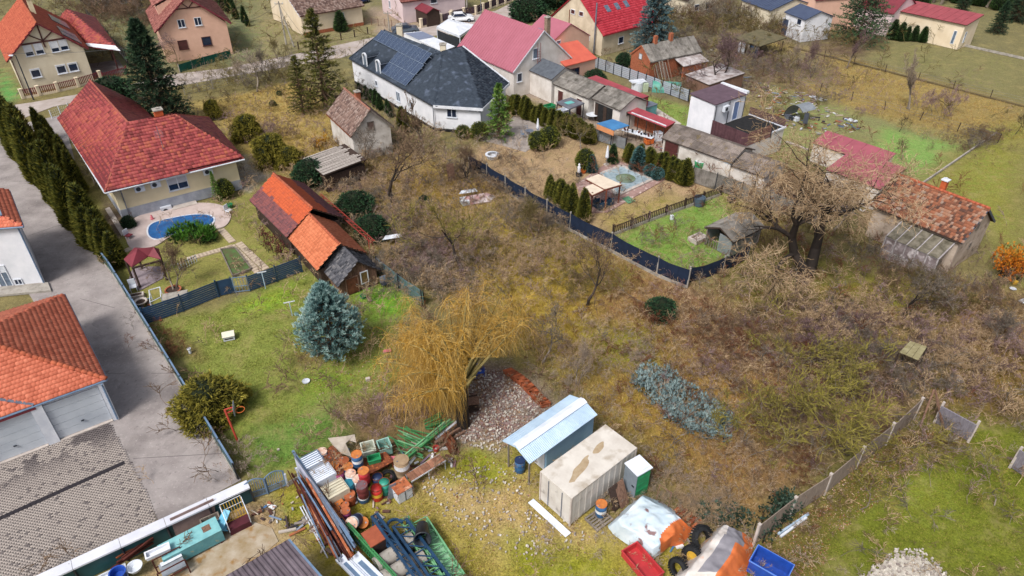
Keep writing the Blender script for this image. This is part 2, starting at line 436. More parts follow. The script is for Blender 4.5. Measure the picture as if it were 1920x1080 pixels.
def chimney(h,p,w,hg,m,cap=None,z0=None,d=None,label=None,parent=None,name='chimney'):
 z0=p[2] - .8 if z0 is None else z0;d=d or w
 mb=MB();mb.bb(p[0] - w/2,p[0] + w/2,p[1] - d/2,p[1] + d/2,z0,p[2] + hg)
 o=mb.make(name,m,parent or h.root)
 if cap:MB().bb(p[0]-w/2-.07,p[0]+w/2+.07,p[1]-d/2-.07,p[1]+d/2+.07,p[2]+hg+.002,p[2]+hg+.1).bb(p[0]-w/5,p[0]+w/5,p[1]-d/5,p[1]+d/5,p[2]+hg+.1,p[2]+hg+.22).make('chimney_cap',cap,o)
 if label:o['label']=label
 return o
def downpipe(h,x,y,z1,m,z0=0.1,r=0.05):
 return MB().tube((x,y,z0),(x,y,z1),r,r,6).make('downpipe',m,h.root)
def roof_z(h,px_ridge,approx_local):
 """ridge height from the pixel row of a ridge end over a local plan point"""
 return HT(wld(h,(approx_local[0],approx_local[1],0)),px_ridge)
 # -- fences
def fence(name,label,cat,P,hgt,n_or_step,style,pm,fm,post=0.08,group=None,z0=0.05,hang=0.0,ph=None,base=None,slats=8,topm=None):
 """posts and panels between ground points P (list); every panel and post is a part"""
 P=[Vector((p[0],p[1],0)) for p in P];root=thing(name,label,cat,P[0],0,group);o=P[0]
 pts=[]
 for a,b in zip(P[:-1],P[1:]):
  L=(b - a).length;n=max(1,round(L / n_or_step));pts += [a.lerp(b,i / n) for i in range(n)]
 pts.append(P[-1]);ph=ph or hgt + .08
 pmesh=None
 for p in pts:
  if pmesh is None:
   pmesh=MB().box((0,0,ph / 2),(post,post,ph)).box((0,0,ph + .015),(post * 1.25,post * 1.25,.03)).mesh('post')
  q=link('post',pmesh,pm,root);q.location=p - o
  q.rotation_euler=(random.gauss(0,.012),random.gauss(0,.012),math.atan2((P[-1]-P[0]).y,(P[-1]-P[0]).x))
 for a,b in zip(pts[:-1],pts[1:]):
  d=(b - a);L=d.length;u=d / L;nrm=Vector((-u.y,u.x,0));A=a - o + u * post / 2;B=b - o - u * post / 2;l=L - post
  ang=math.atan2(u.y,u.x);c=(A + B) / 2
  def put(mb,nm,mm,tl=0.0):
   me=mb.mesh(nm);q=link(nm,me,mm,root);q.location=c;q.rotation_euler=(tl,0,ang);return q
  if style == 'sheet':
   m_=MB();k=int(l / .05);k -= k % 4;vs=[];fs=[]
   for j,z in enumerate((z0,hgt + random.uniform(-.03,.03))):
    for i in range(k + 1):vs.append((-l / 2 + l * i / k,(.02 if i % 4 in (0,1) else -.02),z))
   for i in range(k):fs.append((i,i + 1,i + k + 2,i + k + 1))
   m_.add(vs,fs,random.random());put(m_,'panel',fm,random.gauss(0,.01))
  elif style == 'board':
   put(MB().box((0,0,(z0 + hgt) / 2),(l,.04,hgt - z0),tint=random.random()),'panel',fm,random.gauss(0,.008))
  elif style == 'slats':
   sh=MB().box((0,0,0),(l,.025,(hgt - z0) / slats * .82)).mesh('slat')
   for j in range(slats):
    q=link('slat',sh,fm,root);q.location=c + Vector((0,0,z0 + (j + .5) * (hgt - z0) / slats));q.rotation_euler=(0,random.gauss(0,.002),ang)
  elif style == 'boards_v':
   w_=.16;nb=max(1,int(l / w_));sh=MB().box((0,0,(z0 + hgt) / 2),(l / nb * .9,.025,hgt - z0)).mesh('board')
   for j in range(nb):
    q=link('board',sh,fm,root);q.location=c + u * (-l / 2 + (j + .5) * l / nb);q.rotation_euler=(random.gauss(0,.01),0,ang)
   put(MB().box((0,.03,hgt * .25),(l,.03,.06)).box((0,.03,hgt * .8),(l,.03,.06)),'rail',pm)
  elif style == 'mesh':
   m_=MB();zz=[z0 + (hgt - z0) * t for t in (0,.33,.66,1)]
   for z in zz:m_.box((0,0,z),(l,.012,.012))
   for j in range(int(l / .25)):m_.box((-l / 2 + (j + .5) * .25,0,(z0 + hgt) / 2),(.01,.01,hgt - z0))
   put(m_,'wire_mesh',fm)
  elif style == 'pickets':
   m_=MB();
   m_.box((0,0,z0 + .12),(l,.04,.05)).box((0,0,hgt - .12),(l,.04,.05))
   nb=max(2,int(l / .2))
   for j in range(nb):m_.box((-l / 2 + (j + .5) * l / nb,-.03,(z0 + hgt) / 2),(.11,.02,hgt - z0))
   put(m_,'picket_panel',fm)
  elif style == 'screen':
   k=6;vs=[];fs=[]
   for j,z in enumerate((z0,(z0 + hgt) / 2,hgt)):
    for i in range(k + 1):
     t=i / k;vs.append((-L / 2 + L * t,.03 * math.sin(t * 9 + j) - .03,z - (hang * 4 * t * (1 - t) if j == 2 else 0)))
   for j in range(2):
    for i in range(k):fs.append((j * (k + 1) + i,j * (k + 1) + i + 1,(j + 1) * (k + 1) + i + 1,(j + 1) * (k + 1) + i))
   m_=MB();m_.add(vs,fs,random.random());put(m_,'screen_cloth',fm)
  if base:put(MB().box((0,0,.1),(l,.14,.3)),'plinth',base)
  if topm:put(MB().box((0,0,hgt + .03),(L,.1,.05)),'top_rail',topm)
 return root
 # -- materials
MT=dict(
 plaster=mat('plaster','#d9d3cf',.9,'#c2bab3',.8,bump=.15),
 plaster_old=mat('plaster_old','#d6d1cc',.95,'#b3aba2',.9,spots=('#7f766c',1.7,.62,.78),bump=.3),
 white=mat('white_paint','#dfe2ea',.55,'#c6cbd6',1.2),
 whitewall=mat('white_wall','#e2e3ea',.85,'#cfd2da',.7,bump=.1),
 yellow=mat('yellow_plaster','#e2d4b0',.9,'#d6c8a4',.6,bump=.1),
 cream=mat('cream_plaster','#dacfb8',.9,'#cabda4',.5,bump=.1),
 cream2=mat('pale_cream_plaster','#e0d0b8',.9,'#d2c0a4',.5),
 peach=mat('peach_plaster','#dfb39c',.9,'#d0a48e',.5,bump=.1),
 pinkwall=mat('pinkish_plaster','#d9c5c8',.9,'#c8b4b8',.5),
 beige=mat('beige_plaster','#d2c4ab',.92,'#b7a88f',.6,spots=('#8f8470',.9,.6,.8)),
 plinth=mat('grey_plinth','#a7acb8',.9,'#8e94a1',1.5,bump=.2),
 concrete=mat('concrete','#a9a39b',.92,'#857f78',1.5,spots=('#6b675c',4,.6,.75),bump=.3),
 concrete_l=mat('light_concrete','#c3b9b2',.9,'#a79c95',1.2,bump=.2),
 zinc=mat('zinc','#8b93a3',.45,'#6f7788',3,metal=.5),
 steelblue=mat('blue_grey_metal','#6d87a5',.4,'#5b7390',2),
 darkmetal=mat('dark_metal','#2c323c',.5,'#1f242c',3),
 bluepaint=mat('blue_fence_paint','#24486e',.55,'#1b3858',1.5,attr=(.8,1.2)),
 tealpaint=mat('teal_fence_paint','#1f5258',.5,'#1a454e',1.2),
 glass=mat('window_glass','#27344e',.12,'#1b2538',1.5),
 glass_l=mat('pale_window_glass','#6f7f92',.15,'#4d5c70',2),
 brown=mat('brown_paint','#5a2c2c',.6,'#47211f',2),
 darkwood=mat('dark_wood','#4a3a35',.85,'#33281f',3,stretch=(6,6,1)),
 wood=mat('weathered_wood','#8a6a58',.9,'#5f463a',3,stretch=(5,5,.6),attr=(.65,1.25)),
 greywood=mat('grey_wood','#8e847a',.9,'#655d55',3,stretch=(4,4,.6),attr=(.7,1.2)),
 rust=mat('rust','#8a4a2c',.9,'#5d2f1f',4,spots=('#b5673a',7,.55,.7),bump=.3),
 rustlight=mat('light_rust','#b8683e',.85,'#8f4a2b',2.5,spots=('#cfa78f',3,.56,.7)),
 redsteel=mat('red_oxide_steel','#5e2c24',.8,'#3f1d19',4),
 brick=mat('brick','#b56a48',.95,'#8e4f36',5,attr=(.6,1.25),bump=.3),
 orangebrick=mat('orange_brick','#c9602f',.9,'#a94d26',4,bump=.2),
 black=mat('black_rubber','#26282b',.8,'#1c1d20',5),
 darkgrey=mat('dark_grey_and_shade','#2a2a2c',.95,'#1d1d1f',3),  # dark grey parts, also the painted shade of the shed bays
 asphalt_s=mat('slate_shingle','#2c3541',.9,'#3a434f',3.0,spots=('#566072',1.1,.55,.72),bump=.3,bscale=30),
 pinkroof=mat('pink_metal_roof','#a85f70',.5,'#a05868',.6,attr=(.93,1.07)),
 orangeroof=mat('bright_orange_roof','#cf5f46',.6,'#c05340',.8),
 redroof=mat('bright_red_roof','#bf2f3d',.5,'#a92836',1.0),
 winered=mat('wine_red_sheet','#7d2836',.6,'#6a202d',1.5),
 purpleroof=mat('brown_purple_roof','#64505c',.7,'#56444f',1.5),
 eternit=mat('fibre_cement','#8d8883',.95,'#6d6862',1.6,attr=(.72,1.15),spots=('#54504a',1.4,.52,.7),bump=.2),
 eternit_b=mat('brown_fibre_cement','#857a74',.95,'#655b55',1.6,attr=(.7,1.2),spots=('#6e6040',1.8,.58,.75)),
 metalsheet=mat('galvanised_sheet','#9aa0a8',.45,'#7d848d',1.5,attr=(.85,1.12),metal=.3),
 blueroof=mat('blue_grey_roof','#44506a',.5,'#3a4560',1.0),
 paleblue=mat('pale_blue_sheet','#b4cbe0',.4,'#9fbad4',1.0,attr=(.92,1.05)),
 skyblue=mat('sky_blue_siding','#8fb6d4',.45,'#7ba5c8',.8),
 whitesheet=mat('white_sheet','#e3e9f4',.4,'#cdd6e6',1.0),
 awning=mat('blue_tarpaulin','#3d7fb5',.6,'#2e6a9f',1.0),
 poolblue=mat('pool_blue','#2166a5',.15,'#174f8c',1.3),
 orange=mat('orange_plastic','#e0701f',.5,'#c85f18',2),
 green=mat('green_plastic','#199059',.45,'#14784a',2),
 blue=mat('blue_plastic','#1c4fb5',.4,'#163f94',2),
 blueold=mat('old_blue_paint','#2c5f8a',.6,'#224b6e',2,spots=('#8b6b56',5,.62,.7)),
 teal=mat('teal_paint','#5fa3ad',.55,'#4a8b96',1.5,spots=('#8f9c8a',4,.6,.7)),
 white_p=mat('white_plastic','#d8dde6',.5,'#bcc3cf',2),
 pinkstain=mat('pink_plastic','#d8707c',.6,'#bf5f6c',2),
 yellowp=mat('yellow_paint','#d2a51e',.55,'#b08a1c',4),
 greensteel=mat('green_steel','#6fae7d',.6,'#5a9468',2,spots=('#9bb59a',5,.6,.7)),
 greensteel_d=mat('mid_green_steel','#3a8a4e',.6,'#2f7040',2),
 navysteel=mat('navy_steel','#1d4468',.45,'#16344f',2),
 )
# -- ground: soil, lawns and litter by region
def vnoise(x,y,seed=0,oct=4):
 """value noise, numpy"""
 out=np.zeros_like(x,float);amp=1.0;tot=0
 for o in range(oct):
  xi=np.floor(x).astype(np.int64);yi=np.floor(y).astype(np.int64);fx=x - xi;fy=y - yi
  fx=fx * fx * (3 - 2 * fx);fy=fy * fy * (3 - 2 * fy)
  def hsh(a,b):
   h_=(a * 374761393 + b * 668265263 + (seed + o) * 974634777) & 0xffffffff
   h_=((h_ ^ (h_ >> 13)) * 1274126177) & 0xffffffff
   return ((h_ ^ (h_ >> 16)) & 0xffff) / 65535.0
  v=(hsh(xi,yi) * (1 - fx) + hsh(xi + 1,yi) * fx) * (1 - fy) + (hsh(xi,yi + 1) * (1 - fx) + hsh(xi + 1,yi + 1) * fx) * fy
  out += v * amp;tot += amp;amp *= 0.5;x=x * 2.03;y=y * 2.03
 return out / tot
REG=[
 ([(0,-60),(1920,-60),(1920,140),(0,140)],'#7c7650','#6e6a52',6),
 ([(1180,0),(1560,0),(1560,160),(1180,190)],'#77685c','#6c6a4c',3),
 ([(1590,70),(1920,110),(1920,190),(1560,90)],'#7c7b4c','#746c52',2),
 ([(1520,110),(1600,125),(1640,90),(1580,70),(1530,80)],'#6a5550','#75674e',2),
 ([(1380,60),(1560,100),(1920,200),(1920,270),(1870,240),(1760,270),(1440,150)],'#978450','#84734f',2),
 ([(1420,90),(1560,100),(1560,160),(1440,150)],'#706058','#7d7650',2),
 ([(1440,160),(1800,260),(1720,345),(1600,260),(1480,230)],'#7b8a4c','#7e7058',1.5),
 ([(1660,240),(1800,270),(1730,330),(1640,280)],'#6f9a42','#7d9450',1.2),
 ([(1730,345),(1870,240),(1920,230),(1920,560),(1850,420)],'#76803a','#8b8048',2),
 ([(0,125),(40,180),(0,200)],'#4f9043','#5b8a48',.4),
 ([(225,60),(340,70),(330,150),(225,120)],'#6c7a4c','#7b6f60',.6),
 ([(180,0),(480,0),(500,110),(430,125),(330,90),(225,60)],'#67774a','#75705a',1.5),
 ([(480,0),(690,0),(690,90),(480,115)],'#7a7c50','#8b7b66',1.5),
 ([(690,10),(830,30),(740,75),(700,60)],'#a09080','#8e7f6f',1),
 ([(350,195),(570,150),(650,230),(620,300),(420,240)],'#a8915e','#94834e',1),
 ([(400,250),(560,240),(640,340),(760,300),(900,340),(860,470),(700,480),(560,360)],'#a08a52','#8c7a46',2),
 ([(560,330),(690,400),(830,540),(880,560),(900,480),(760,430),(640,330)],'#84705a','#96854e',1.5),
 ([(640,300),(800,280),(960,330),(980,360),(880,400),(700,390)],'#94805a','#a39052',1.5),
 ([(740,320),(930,330),(880,420),(760,400)],'#a88f52','#9b8348',1.2),
 ([(930,400),(1140,480),(1260,520),(1200,620),(1050,700),(960,600),(860,520)],'#a38f46','#998540',2),
 ([(960,420),(1130,470),(1100,540),(960,520)],'#9c8c3a','#8c7f3c',1.2),
 ([(1120,520),(1280,530),(1320,640),(1200,660),(1120,600)],'#967a5c','#8a7048',1.5),
 ([(1110,610),(1240,620),(1230,700),(1120,700)],'#828c32','#8e8440',1.5),
 ([(1160,480),(1300,530),(1480,640),(1700,740),(1640,830),(1480,760),(1330,680),(1230,560)],'#7f6552','#8c7258',1.5),
 ([(1240,640),(1440,720),(1420,820),(1330,800),(1240,740)],'#9c8448','#94734a',1.5),
 ([(1100,700),(1200,690),(1360,840),(1420,960),(1300,900),(1120,770)],'#9a863e','#8c7048',1.5),
 ([(1300,800),(1480,820),(1600,790),(1420,980),(1300,900)],'#7d614a','#8c7048',1.5),
 ([(1300,520),(1500,560),(1920,560),(1920,760),(1720,740),(1400,600)],'#837458','#87794c',2),
 ([(1330,480),(1500,470),(1700,520),(1620,590),(1400,560)],'#65662f','#6f6338',1.5),
 ([(1600,530),(1720,520),(1740,590),(1640,590)],'#858a38','#8a7d45',1.2),
 ([(1740,520),(1920,560),(1920,700),(1800,650)],'#947a58','#866a4e',1.5),
 ([(1720,770),(1940,600),(1960,800),(1800,800)],'#6a5a32','#75603a',1.5),
 ([(1440,1010),(1640,850),(1760,770),(1960,800),(1960,1100),(1400,1100)],'#5f6726','#6d742c',1.2),
 ([(1700,830),(1790,820),(1760,980),(1640,960)],'#7c8030','#73802c',1.5),
 ([(1430,1010),(1640,850),(1700,860),(1560,1000),(1540,1090),(1400,1090)],'#665a34','#5d5a2c',.8),
 ([(1640,800),(1780,800),(1800,840),(1660,860)],'#5d3f2e','#6b5b36',1),
 ([(870,300),(935,250),(1010,230),(1200,290),(1340,350),(1120,440),(1000,375)],'#ab9174','#9b8668',.8),
 ([(1120,400),(1250,360),(1280,380),(1140,440)],'#8c8448','#a08b62',1.2),
 ([(1130,445),(1360,360),(1400,380),(1400,470),(1290,515),(1200,490)],'#6a9433','#7c8b48',.8),
 ([(1350,360),(1480,400),(1420,470),(1370,400)],'#80703f','#8b7c4c',1),
 ([(1000,150),(1180,190),(1300,250),(1470,320),(1460,400),(1290,320),(950,170)],'#8c7f74','#9a8a7c',.6),
 ([(1190,175),(1300,200),(1290,260),(1230,220)],'#73913f','#7e8a4c',.6),
 ([(1000,110),(1190,175),(1190,210),(1060,160)],'#7c6f5e','#77744a',.8),
 ([(1400,220),(1600,260),(1560,330),(1440,300)],'#7d9048','#84765c',1),
 ([(150,330),(240,420),(480,350),(560,470),(560,500),(270,600),(200,500)],'#7a7e42','#8b8350',.6),
 ([(450,290),(500,330),(470,360),(440,350)],'#a49d93','#958d82',.5),
 ([(190,370),(240,400),(232,440),(200,450)],'#5d4f47','#6b5c50',.5),
 ([(285,610),(470,555),(560,505),(700,520),(800,550),(740,640),(740,740),(620,800),(560,880),(470,900),(330,690)],'#6c7a30','#828646',.8),
 ([(670,540),(760,545),(740,600),(690,600)],'#65a022','#739a2a',.8),
 ([(450,560),(560,525),(540,570),(440,590)],'#7ba028','#838e38',.8),
 ([(590,690),(680,690),(640,740),(580,740)],'#74982a','#7c8438',.8),
 ([(480,800),(640,740),(700,800),(560,870),(470,880)],'#547c2c','#6a8238',1),
 ([(540,660),(640,640),(600,690),(550,690)],'#6d5c46','#76703e',.5),
 ([(300,620),(370,640),(380,680),(330,670)],'#6a5544','#72703c',.5),
 ([(480,940),(560,880),(740,890),(960,800),(1020,830),(1140,960),(1330,1000),(1330,1100),(420,1100)],'#8b8232','#9a8c4c',1),
 ([(780,900),(960,860),(1000,900),(1000,960),(1140,990),(1100,1040),(960,1060),(860,990)],'#b6a07c','#a58e58',1.4),
 ([(860,830),(960,840),(920,900),(850,900)],'#7f8c22','#8c8a34',1),
 ([(960,1010),(1130,1030),(1160,1090),(960,1090)],'#7b8626','#8a8632',1),
 ([(500,950),(560,920),(600,960),(520,1000)],'#9a8c4a','#7f8c2c',.8),
 ([(870,690),(960,680),(1040,760),(980,800),(930,850),(850,840),(860,760)],'#8e7c7a','#7b6664',.8),
 ([(760,700),(880,700),(870,800),(760,800)],'#6c5644','#806a4c',1),
 ([(620,760),(780,720),(800,820),(660,830)],'#7b6450','#6a5c3c',1),
 ([(300,1030),(420,960),(500,940),(560,1000),(600,1100),(250,1100)],'#98805c','#a3907c',.6),
 ([(400,990),(470,975),(540,1000),(480,1060),(380,1060)],'#b0a08c','#9d7f50',.8),
 ]
_RW=[(np.array([G(*p)[:2] for p in poly]),np.array(hx(a)),np.array(hx(b)),s) for poly,a,b,s in REG]
def _calm(c):
 l=c @ np.array([.3,.6,.1]);k=.06 if c[1] > c[0] * 1.25 else -.04 if c[1] > c[0] else -.05
 return np.clip(c * (1 - k) + l * k,.01,1)
_RW=[(q,_calm(a),_calm(b),s) for q,a,b,s in _RW]
def ground_cols(X,Y):
 X=np.asarray(X,float);Y=np.asarray(Y,float)
 wx=X + (vnoise(X * .45,Y * .45,3) - .5) * 2.2;wy=Y + (vnoise(X * .45 + 50,Y * .45,4) - .5) * 2.2
 ca=np.tile(hx('#7d7248'),(len(X),1));cb=np.tile(hx('#6c6648'),(len(X),1))
 for q,a,b,s in _RW:
  lo=q.min(0) - s - 2;hi=q.max(0) + s + 2
  k=np.where((X > lo[0]) & (X < hi[0]) & (Y > lo[1]) & (Y < hi[1]))[0]
  if not len(k):continue
  f=min(1.0,s / 1.0);x=X[k] * (1 - f) + wx[k] * f;y=Y[k] * (1 - f) + wy[k] * f
  ins=np.zeros(len(k),bool);dm=np.full(len(k),1e9)
  for i in range(len(q)):
   ax,ay=q[i];bx,by=q[(i + 1) % len(q)]
   cnd=(ay > y) != (by > y)
   with np.errstate(divide='ignore',invalid='ignore'):xi=(bx - ax) * (y - ay) / (by - ay) + ax
   ins ^= cnd & (x < xi)
   ex,ey=bx - ax,by - ay;t=np.clip(((x - ax) * ex + (y - ay) * ey) / (ex * ex + ey * ey + 1e-9),0,1)
   dm=np.minimum(dm,np.hypot(x - ax - ex * t,y - ay - ey * t))
  wgt=np.clip(.5 + np.where(ins,dm,-dm) / (2 * s),0,1)[:,None]
  ca[k]=ca[k] * (1 - wgt) + a * wgt;cb[k]=cb[k] * (1 - wgt) + b * wgt
 return ca,cb
def axis_steps(spec):
 out=[spec[0][0]]
 for a,b,st in spec:
  n=max(1,int(round((b - a) / st)));out += list(np.linspace(a,b,n + 1)[1:])
 return np.array(out)
gx=axis_steps([(-1500,-150,270),(-150,-60,1.2),(-60,50,.34),(50,160,1.2),(160,1500,270)])
gy=axis_steps([(-300,10,60),(10,62,.32),(62,120,.6),(120,260,2.5),(260,2200,300)])
GX,GY=np.meshgrid(gx,gy);gxf,gyf=GX.ravel(),GY.ravel()
ca,cb=ground_cols(gxf,gyf)
big=vnoise(gxf * .22,gyf * .22,7)[:,None];big=np.clip((big - .35) / .3,0,1)
ca2=ca * (1 - big) + cb * big;
gz=-0.07 + 0.06 * vnoise(gxf * 1.3,gyf * 1.3,9)
nx_=len(gx);ny_=len(gy)
i_,j_=np.meshgrid(np.arange(nx_ - 1),np.arange(ny_ - 1));b_=(j_ * nx_ + i_).ravel()
GF=np.stack([b_,b_ + 1,b_ + nx_ + 1,b_ + nx_],1)
gme=np_mesh('ground',np.stack([gxf,gyf,gz],1),GF,fv=4,smooth=True,color=ca2)
a_=gme.attributes.new('colb','FLOAT_COLOR','POINT');c_=np.ones((len(cb),4),np.float32);c_[:,:3]=cb * (1 - big) * .9 + ca * big * .9;a_.data.foreach_set('color',c_.ravel())
gm=bpy.data.materials.new('soil_and_turf');gm.use_nodes=True
t=gm.node_tree;N=t.nodes.new;L=t.links.new;b=t.nodes['Principled BSDF'];b.inputs['Roughness'].default_value=.95;b.inputs['Specular IOR Level'].default_value=.15
A1=N('ShaderNodeAttribute');A1.attribute_name='col';A2=N('ShaderNodeAttribute');A2.attribute_name='colb'
tc=N('ShaderNodeTexCoord')
def nz(scale,det,rough=.6):
 n=N('ShaderNodeTexNoise');n.inputs['Scale'].default_value=scale;n.inputs['Detail'].default_value=det;n.inputs['Roughness'].default_value=rough
 L(tc.outputs['Object'],n.inputs['Vector']);return n
def mr(src,a,b_,c=0,d=1):
 r=N('ShaderNodeMapRange');r.inputs['From Min'].default_value=a;r.inputs['From Max'].default_value=b_;r.inputs['To Min'].default_value=c;r.inputs['To Max'].default_value=d;L(src,r.inputs[0]);return r.outputs[0]
n1=nz(1.6,8,.7);mx=N('ShaderNodeMix');mx.data_type='RGBA';L(mr(n1.outputs[0],.4,.62),mx.inputs[0]);L(A1.outputs['Color'],mx.inputs[6]);L(A2.outputs['Color'],mx.inputs[7])
n2=nz(9,6,.75);vm=N('ShaderNodeVectorMath');vm.operation='SCALE';L(mx.outputs[2],vm.inputs[0]);L(mr(n2.outputs[0],.3,.7,.42,1.55),vm.inputs['Scale'])
n5=nz(.55,9,.72);m5=N('ShaderNodeMix');m5.data_type='RGBA';L(mr(n5.outputs[0],.5,.66,0,.5),m5.inputs[0]);L(vm.outputs[0],m5.inputs[6]);m5.inputs[7].default_value=(*hx('#9a8c5e'),1)
n3=nz(3.3,7,.8);m3=N('ShaderNodeMix');m3.data_type='RGBA';L(mr(n3.outputs[0],.6,.72,0,.55),m3.inputs[0]);L(m5.outputs[2],m3.inputs[6]);m3.inputs[7].default_value=(*hx('#6b5238'),1)
L(m3.outputs[2],b.inputs['Base Color'])
n4=nz(14,6);bp=N('ShaderNodeBump');bp.inputs['Strength'].default_value=.8;bp.inputs['Distance'].default_value=.06;L(n4.outputs[0],bp.inputs['Height']);L(bp.outputs[0],b.inputs['Normal'])
ground=link('ground',gme,gm);tag(ground,'patchy winter ground of turf, dry grass and bare soil under all the gardens','ground',kind='structure')
def sheet(name,pxs,z,m,label,cat='ground',thick=0.0,kind='structure'):
 P=[G(*p) for p in pxs]
 mb=MB();mb.prism([(p.x,p.y) for p in P],z - .12 - thick,z)
 o=mb.make(name,m);return tag(o,label,cat,kind=kind)
def area(P):
 return 0.5 * sum(P[i][0] * P[(i + 1) % len(P)][1] - P[(i + 1) % len(P)][0] * P[i][1] for i in range(len(P)))
street=sheet('street',[(-250,262),(0,238),(100,200),(235,172),(350,158),(560,121),(640,108),(760,72),(900,58),(1010,20),(1080,-10),(990,-10),(930,20),(800,47),(690,72),(560,100),(420,128),(300,142),(240,160),(60,192),(-250,235)],.004,
 mat('worn_street','#b3a8a3',.95,'#9c8f88',.5,spots=('#8b8168',1.2,.6,.72),bump=.2),'pale worn asphalt street crossing behind the gardens','street')
drv_m=mat('old_asphalt','#a29a98',.95,'#8b8382',.6,spots=('#6f6867',.28,.5,.72),bump=.6,bscale=60,det=12,grit=('#b9b0ae','#5d5558'))
drive=sheet('driveway',[(-60,262),(20,236),(118,215),(140,300),(145,420),(210,508),(452,900),(300,980),(180,770),(60,560),(-80,350)],.012,drv_m,'long grey asphalt driveway between the orange roofed garage and the blue fence','driveway')
apron=sheet('paved_yard',[(-120,900),(60,840),(203,783),(304,977),(90,1095),(-120,1140)],.008,mat('joint_sand','#6b6258',.95),'block paved yard in front of the white garage doors','paving')
gravel=sheet('gravel_patch',[(1615 + 165 * k / 40 + (k % 3) * 3,1098 - 56 * math.sin(math.pi * k / 40) ** .7 + ((k * 7) % 5) * 2.2 - 4) for k in range(41)],.006,mat('white_gravel','#cbc4ba',.95,'#a8a094',6,bump=.8,bscale=30),'white gravel patch on the lawn at the lower right','gravel')
concpad=sheet('concrete_pad',[(395,1000),(432,985),(475,978),(510,990),(522,1015),(480,1050),(420,1085),(340,1095),(300,1095),(370,1040)],.006,mat('sandy_concrete','#b0a391',.95,'#94805f',1.2,spots=('#8f6f45',1.5,.55,.68),bump=.3),'stained sandy concrete pad beside the brown shed roof','paving')
terr=sheet('terrace',[(895,262),(950,232),(975,205),(1060,248),(1045,262),(1010,268),(985,285),(925,268)],.008,mat('terrace_slabs','#a59b95',.9,'#8f857f',2.0,bump=.2),'grey paved terrace behind the white house with the slate roof','terrace')
yardw=sheet('workshop_yard',[(1020,185),(1170,240),(1300,320),(1480,400),(1465,350),(1330,300),(1250,270),(1180,225),(1060,180)],.006,mat('dusty_yard','#a09086',.95,'#8a7b70',.9,bump=.3),'dusty cluttered yard along the grey sheds','yard')
path1=sheet('garden_path',[(1218,205),(1232,203),(1278,232),(1262,236)],.01,MT['concrete_l'],'pale concrete path across the grass beside the flat roofed white building','path')
ddw=sheet('carport_floor',[(172,143),(165,120),(222,112),(238,135)],.012,mat('dark_paving','#78706f',.9,'#655d5c',1),'dark paved floor under the red roofed carport','paving')
def pavers():
 P=np.array([G(*p)[:2] for p in [(-120,900),(60,842),(202,786),(302,976),(90,1092),(-120,1138)]])
 a=G(60,842);c=G(202,786);u=np.array([(c - a).x,(c - a).y]);u /= np.linalg.norm(u);v=np.array([-u[1],u[0]])
 o=np.array([a.x,a.y]);q=(P - o) @ np.stack([u,v],1)
 sx,sy=.21,.115;x0,y0=q.min(0);x1,y1=q.max(0)
 J,I=np.meshgrid(np.arange(int((y1 - y0) / sy)),np.arange(int((x1 - x0) / sx)),indexing='ij')
 cx=(x0 + (I + .5 * (J % 2)) * sx).ravel();cy=(y0 + J * sy).ravel();ins=np.zeros(len(cx),bool)
 for i in range(len(q)):
  ax,ay=q[i];bx,by=q[(i + 1) % len(q)];cnd=(ay > cy) != (by > cy)
  with np.errstate(divide='ignore',invalid='ignore'):ins ^= cnd & (cx < (bx - ax) * (cy - ay) / (by - ay) + ax)
 cx,cy=cx[ins],cy[ins];n=len(cx)
 hw,hh=sx * .455,sy * .43
 lx=np.array([-hw,hw,hw,-hw] * 2);ly=np.array([-hh,-hh,hh,hh] * 2);lz=np.array([0.0] * 4 + [.028] * 4)
 zz=RNG.normal(0,.002,n)
 W=o + (cx[:,None] + lx)[...,None] * u + (cy[:,None] + ly)[...,None] * v
 V=np.concatenate([W,(lz[None] + zz[:,None] + .009)[...,None]],-1)
 F0=np.array([(4,5,6,7),(0,1,5,4),(1,2,6,5),(2,3,7,6),(3,0,4,7)])
 F=(np.arange(n)[:,None,None] * 8 + F0).reshape(-1,4)
 wx,wy=(o + cx[:,None] * u + cy[:,None] * v).T
 dist=np.abs(cy - (cy.max()))
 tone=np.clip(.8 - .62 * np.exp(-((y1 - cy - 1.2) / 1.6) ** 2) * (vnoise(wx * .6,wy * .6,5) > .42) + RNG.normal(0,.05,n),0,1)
 tone=np.where(RNG.uniform(0,1,n) < .06 * (vnoise(wx * .5,wy * .5,8) > .45),.25,tone)
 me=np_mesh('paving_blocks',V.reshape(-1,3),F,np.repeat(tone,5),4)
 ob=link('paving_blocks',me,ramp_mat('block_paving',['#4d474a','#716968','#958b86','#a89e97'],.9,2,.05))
 tag(ob,'small grey concrete paving blocks laid in rows before the garages','paving blocks',kind='stuff')
pavers()
mb=MB();p,q=G(-60,1000),G(234,868);mb.bar((p.x,p.y,.03),(q.x,q.y,.03),.28,.05);u=(q - p).normalized()
for k in range(28):
 c=p.lerp(q,(k + .5) / 28);mb.bar((c.x - u.y * .12,c.y + u.x * .12,.062),(c.x + u.y * .12,c.y - u.x * .12,.062),.03,.012)
tag(mb.make('drain_channel',mat('drain_iron','#2e2a30',.7)),'long dark drain channel crossing the block paving','drain',kind='structure')
A_,B_=G(150,425),G(452,900);jl=MB()
for k,(x0,y0,x1,y1) in enumerate(((118,420,60,440),(150,560,262,590),(196,700,350,700),(250,860,425,850))):a,b=G(x0,y0),G(x1,y1);jl.bar((a.x,a.y,.013),(b.x,b.y,.013),.03,.006)
tag(jl.make('drive_joints',mat('tar_joint','#5a5355',.9)),'thin dark joints crossing the grey driveway','joint',kind='structure')
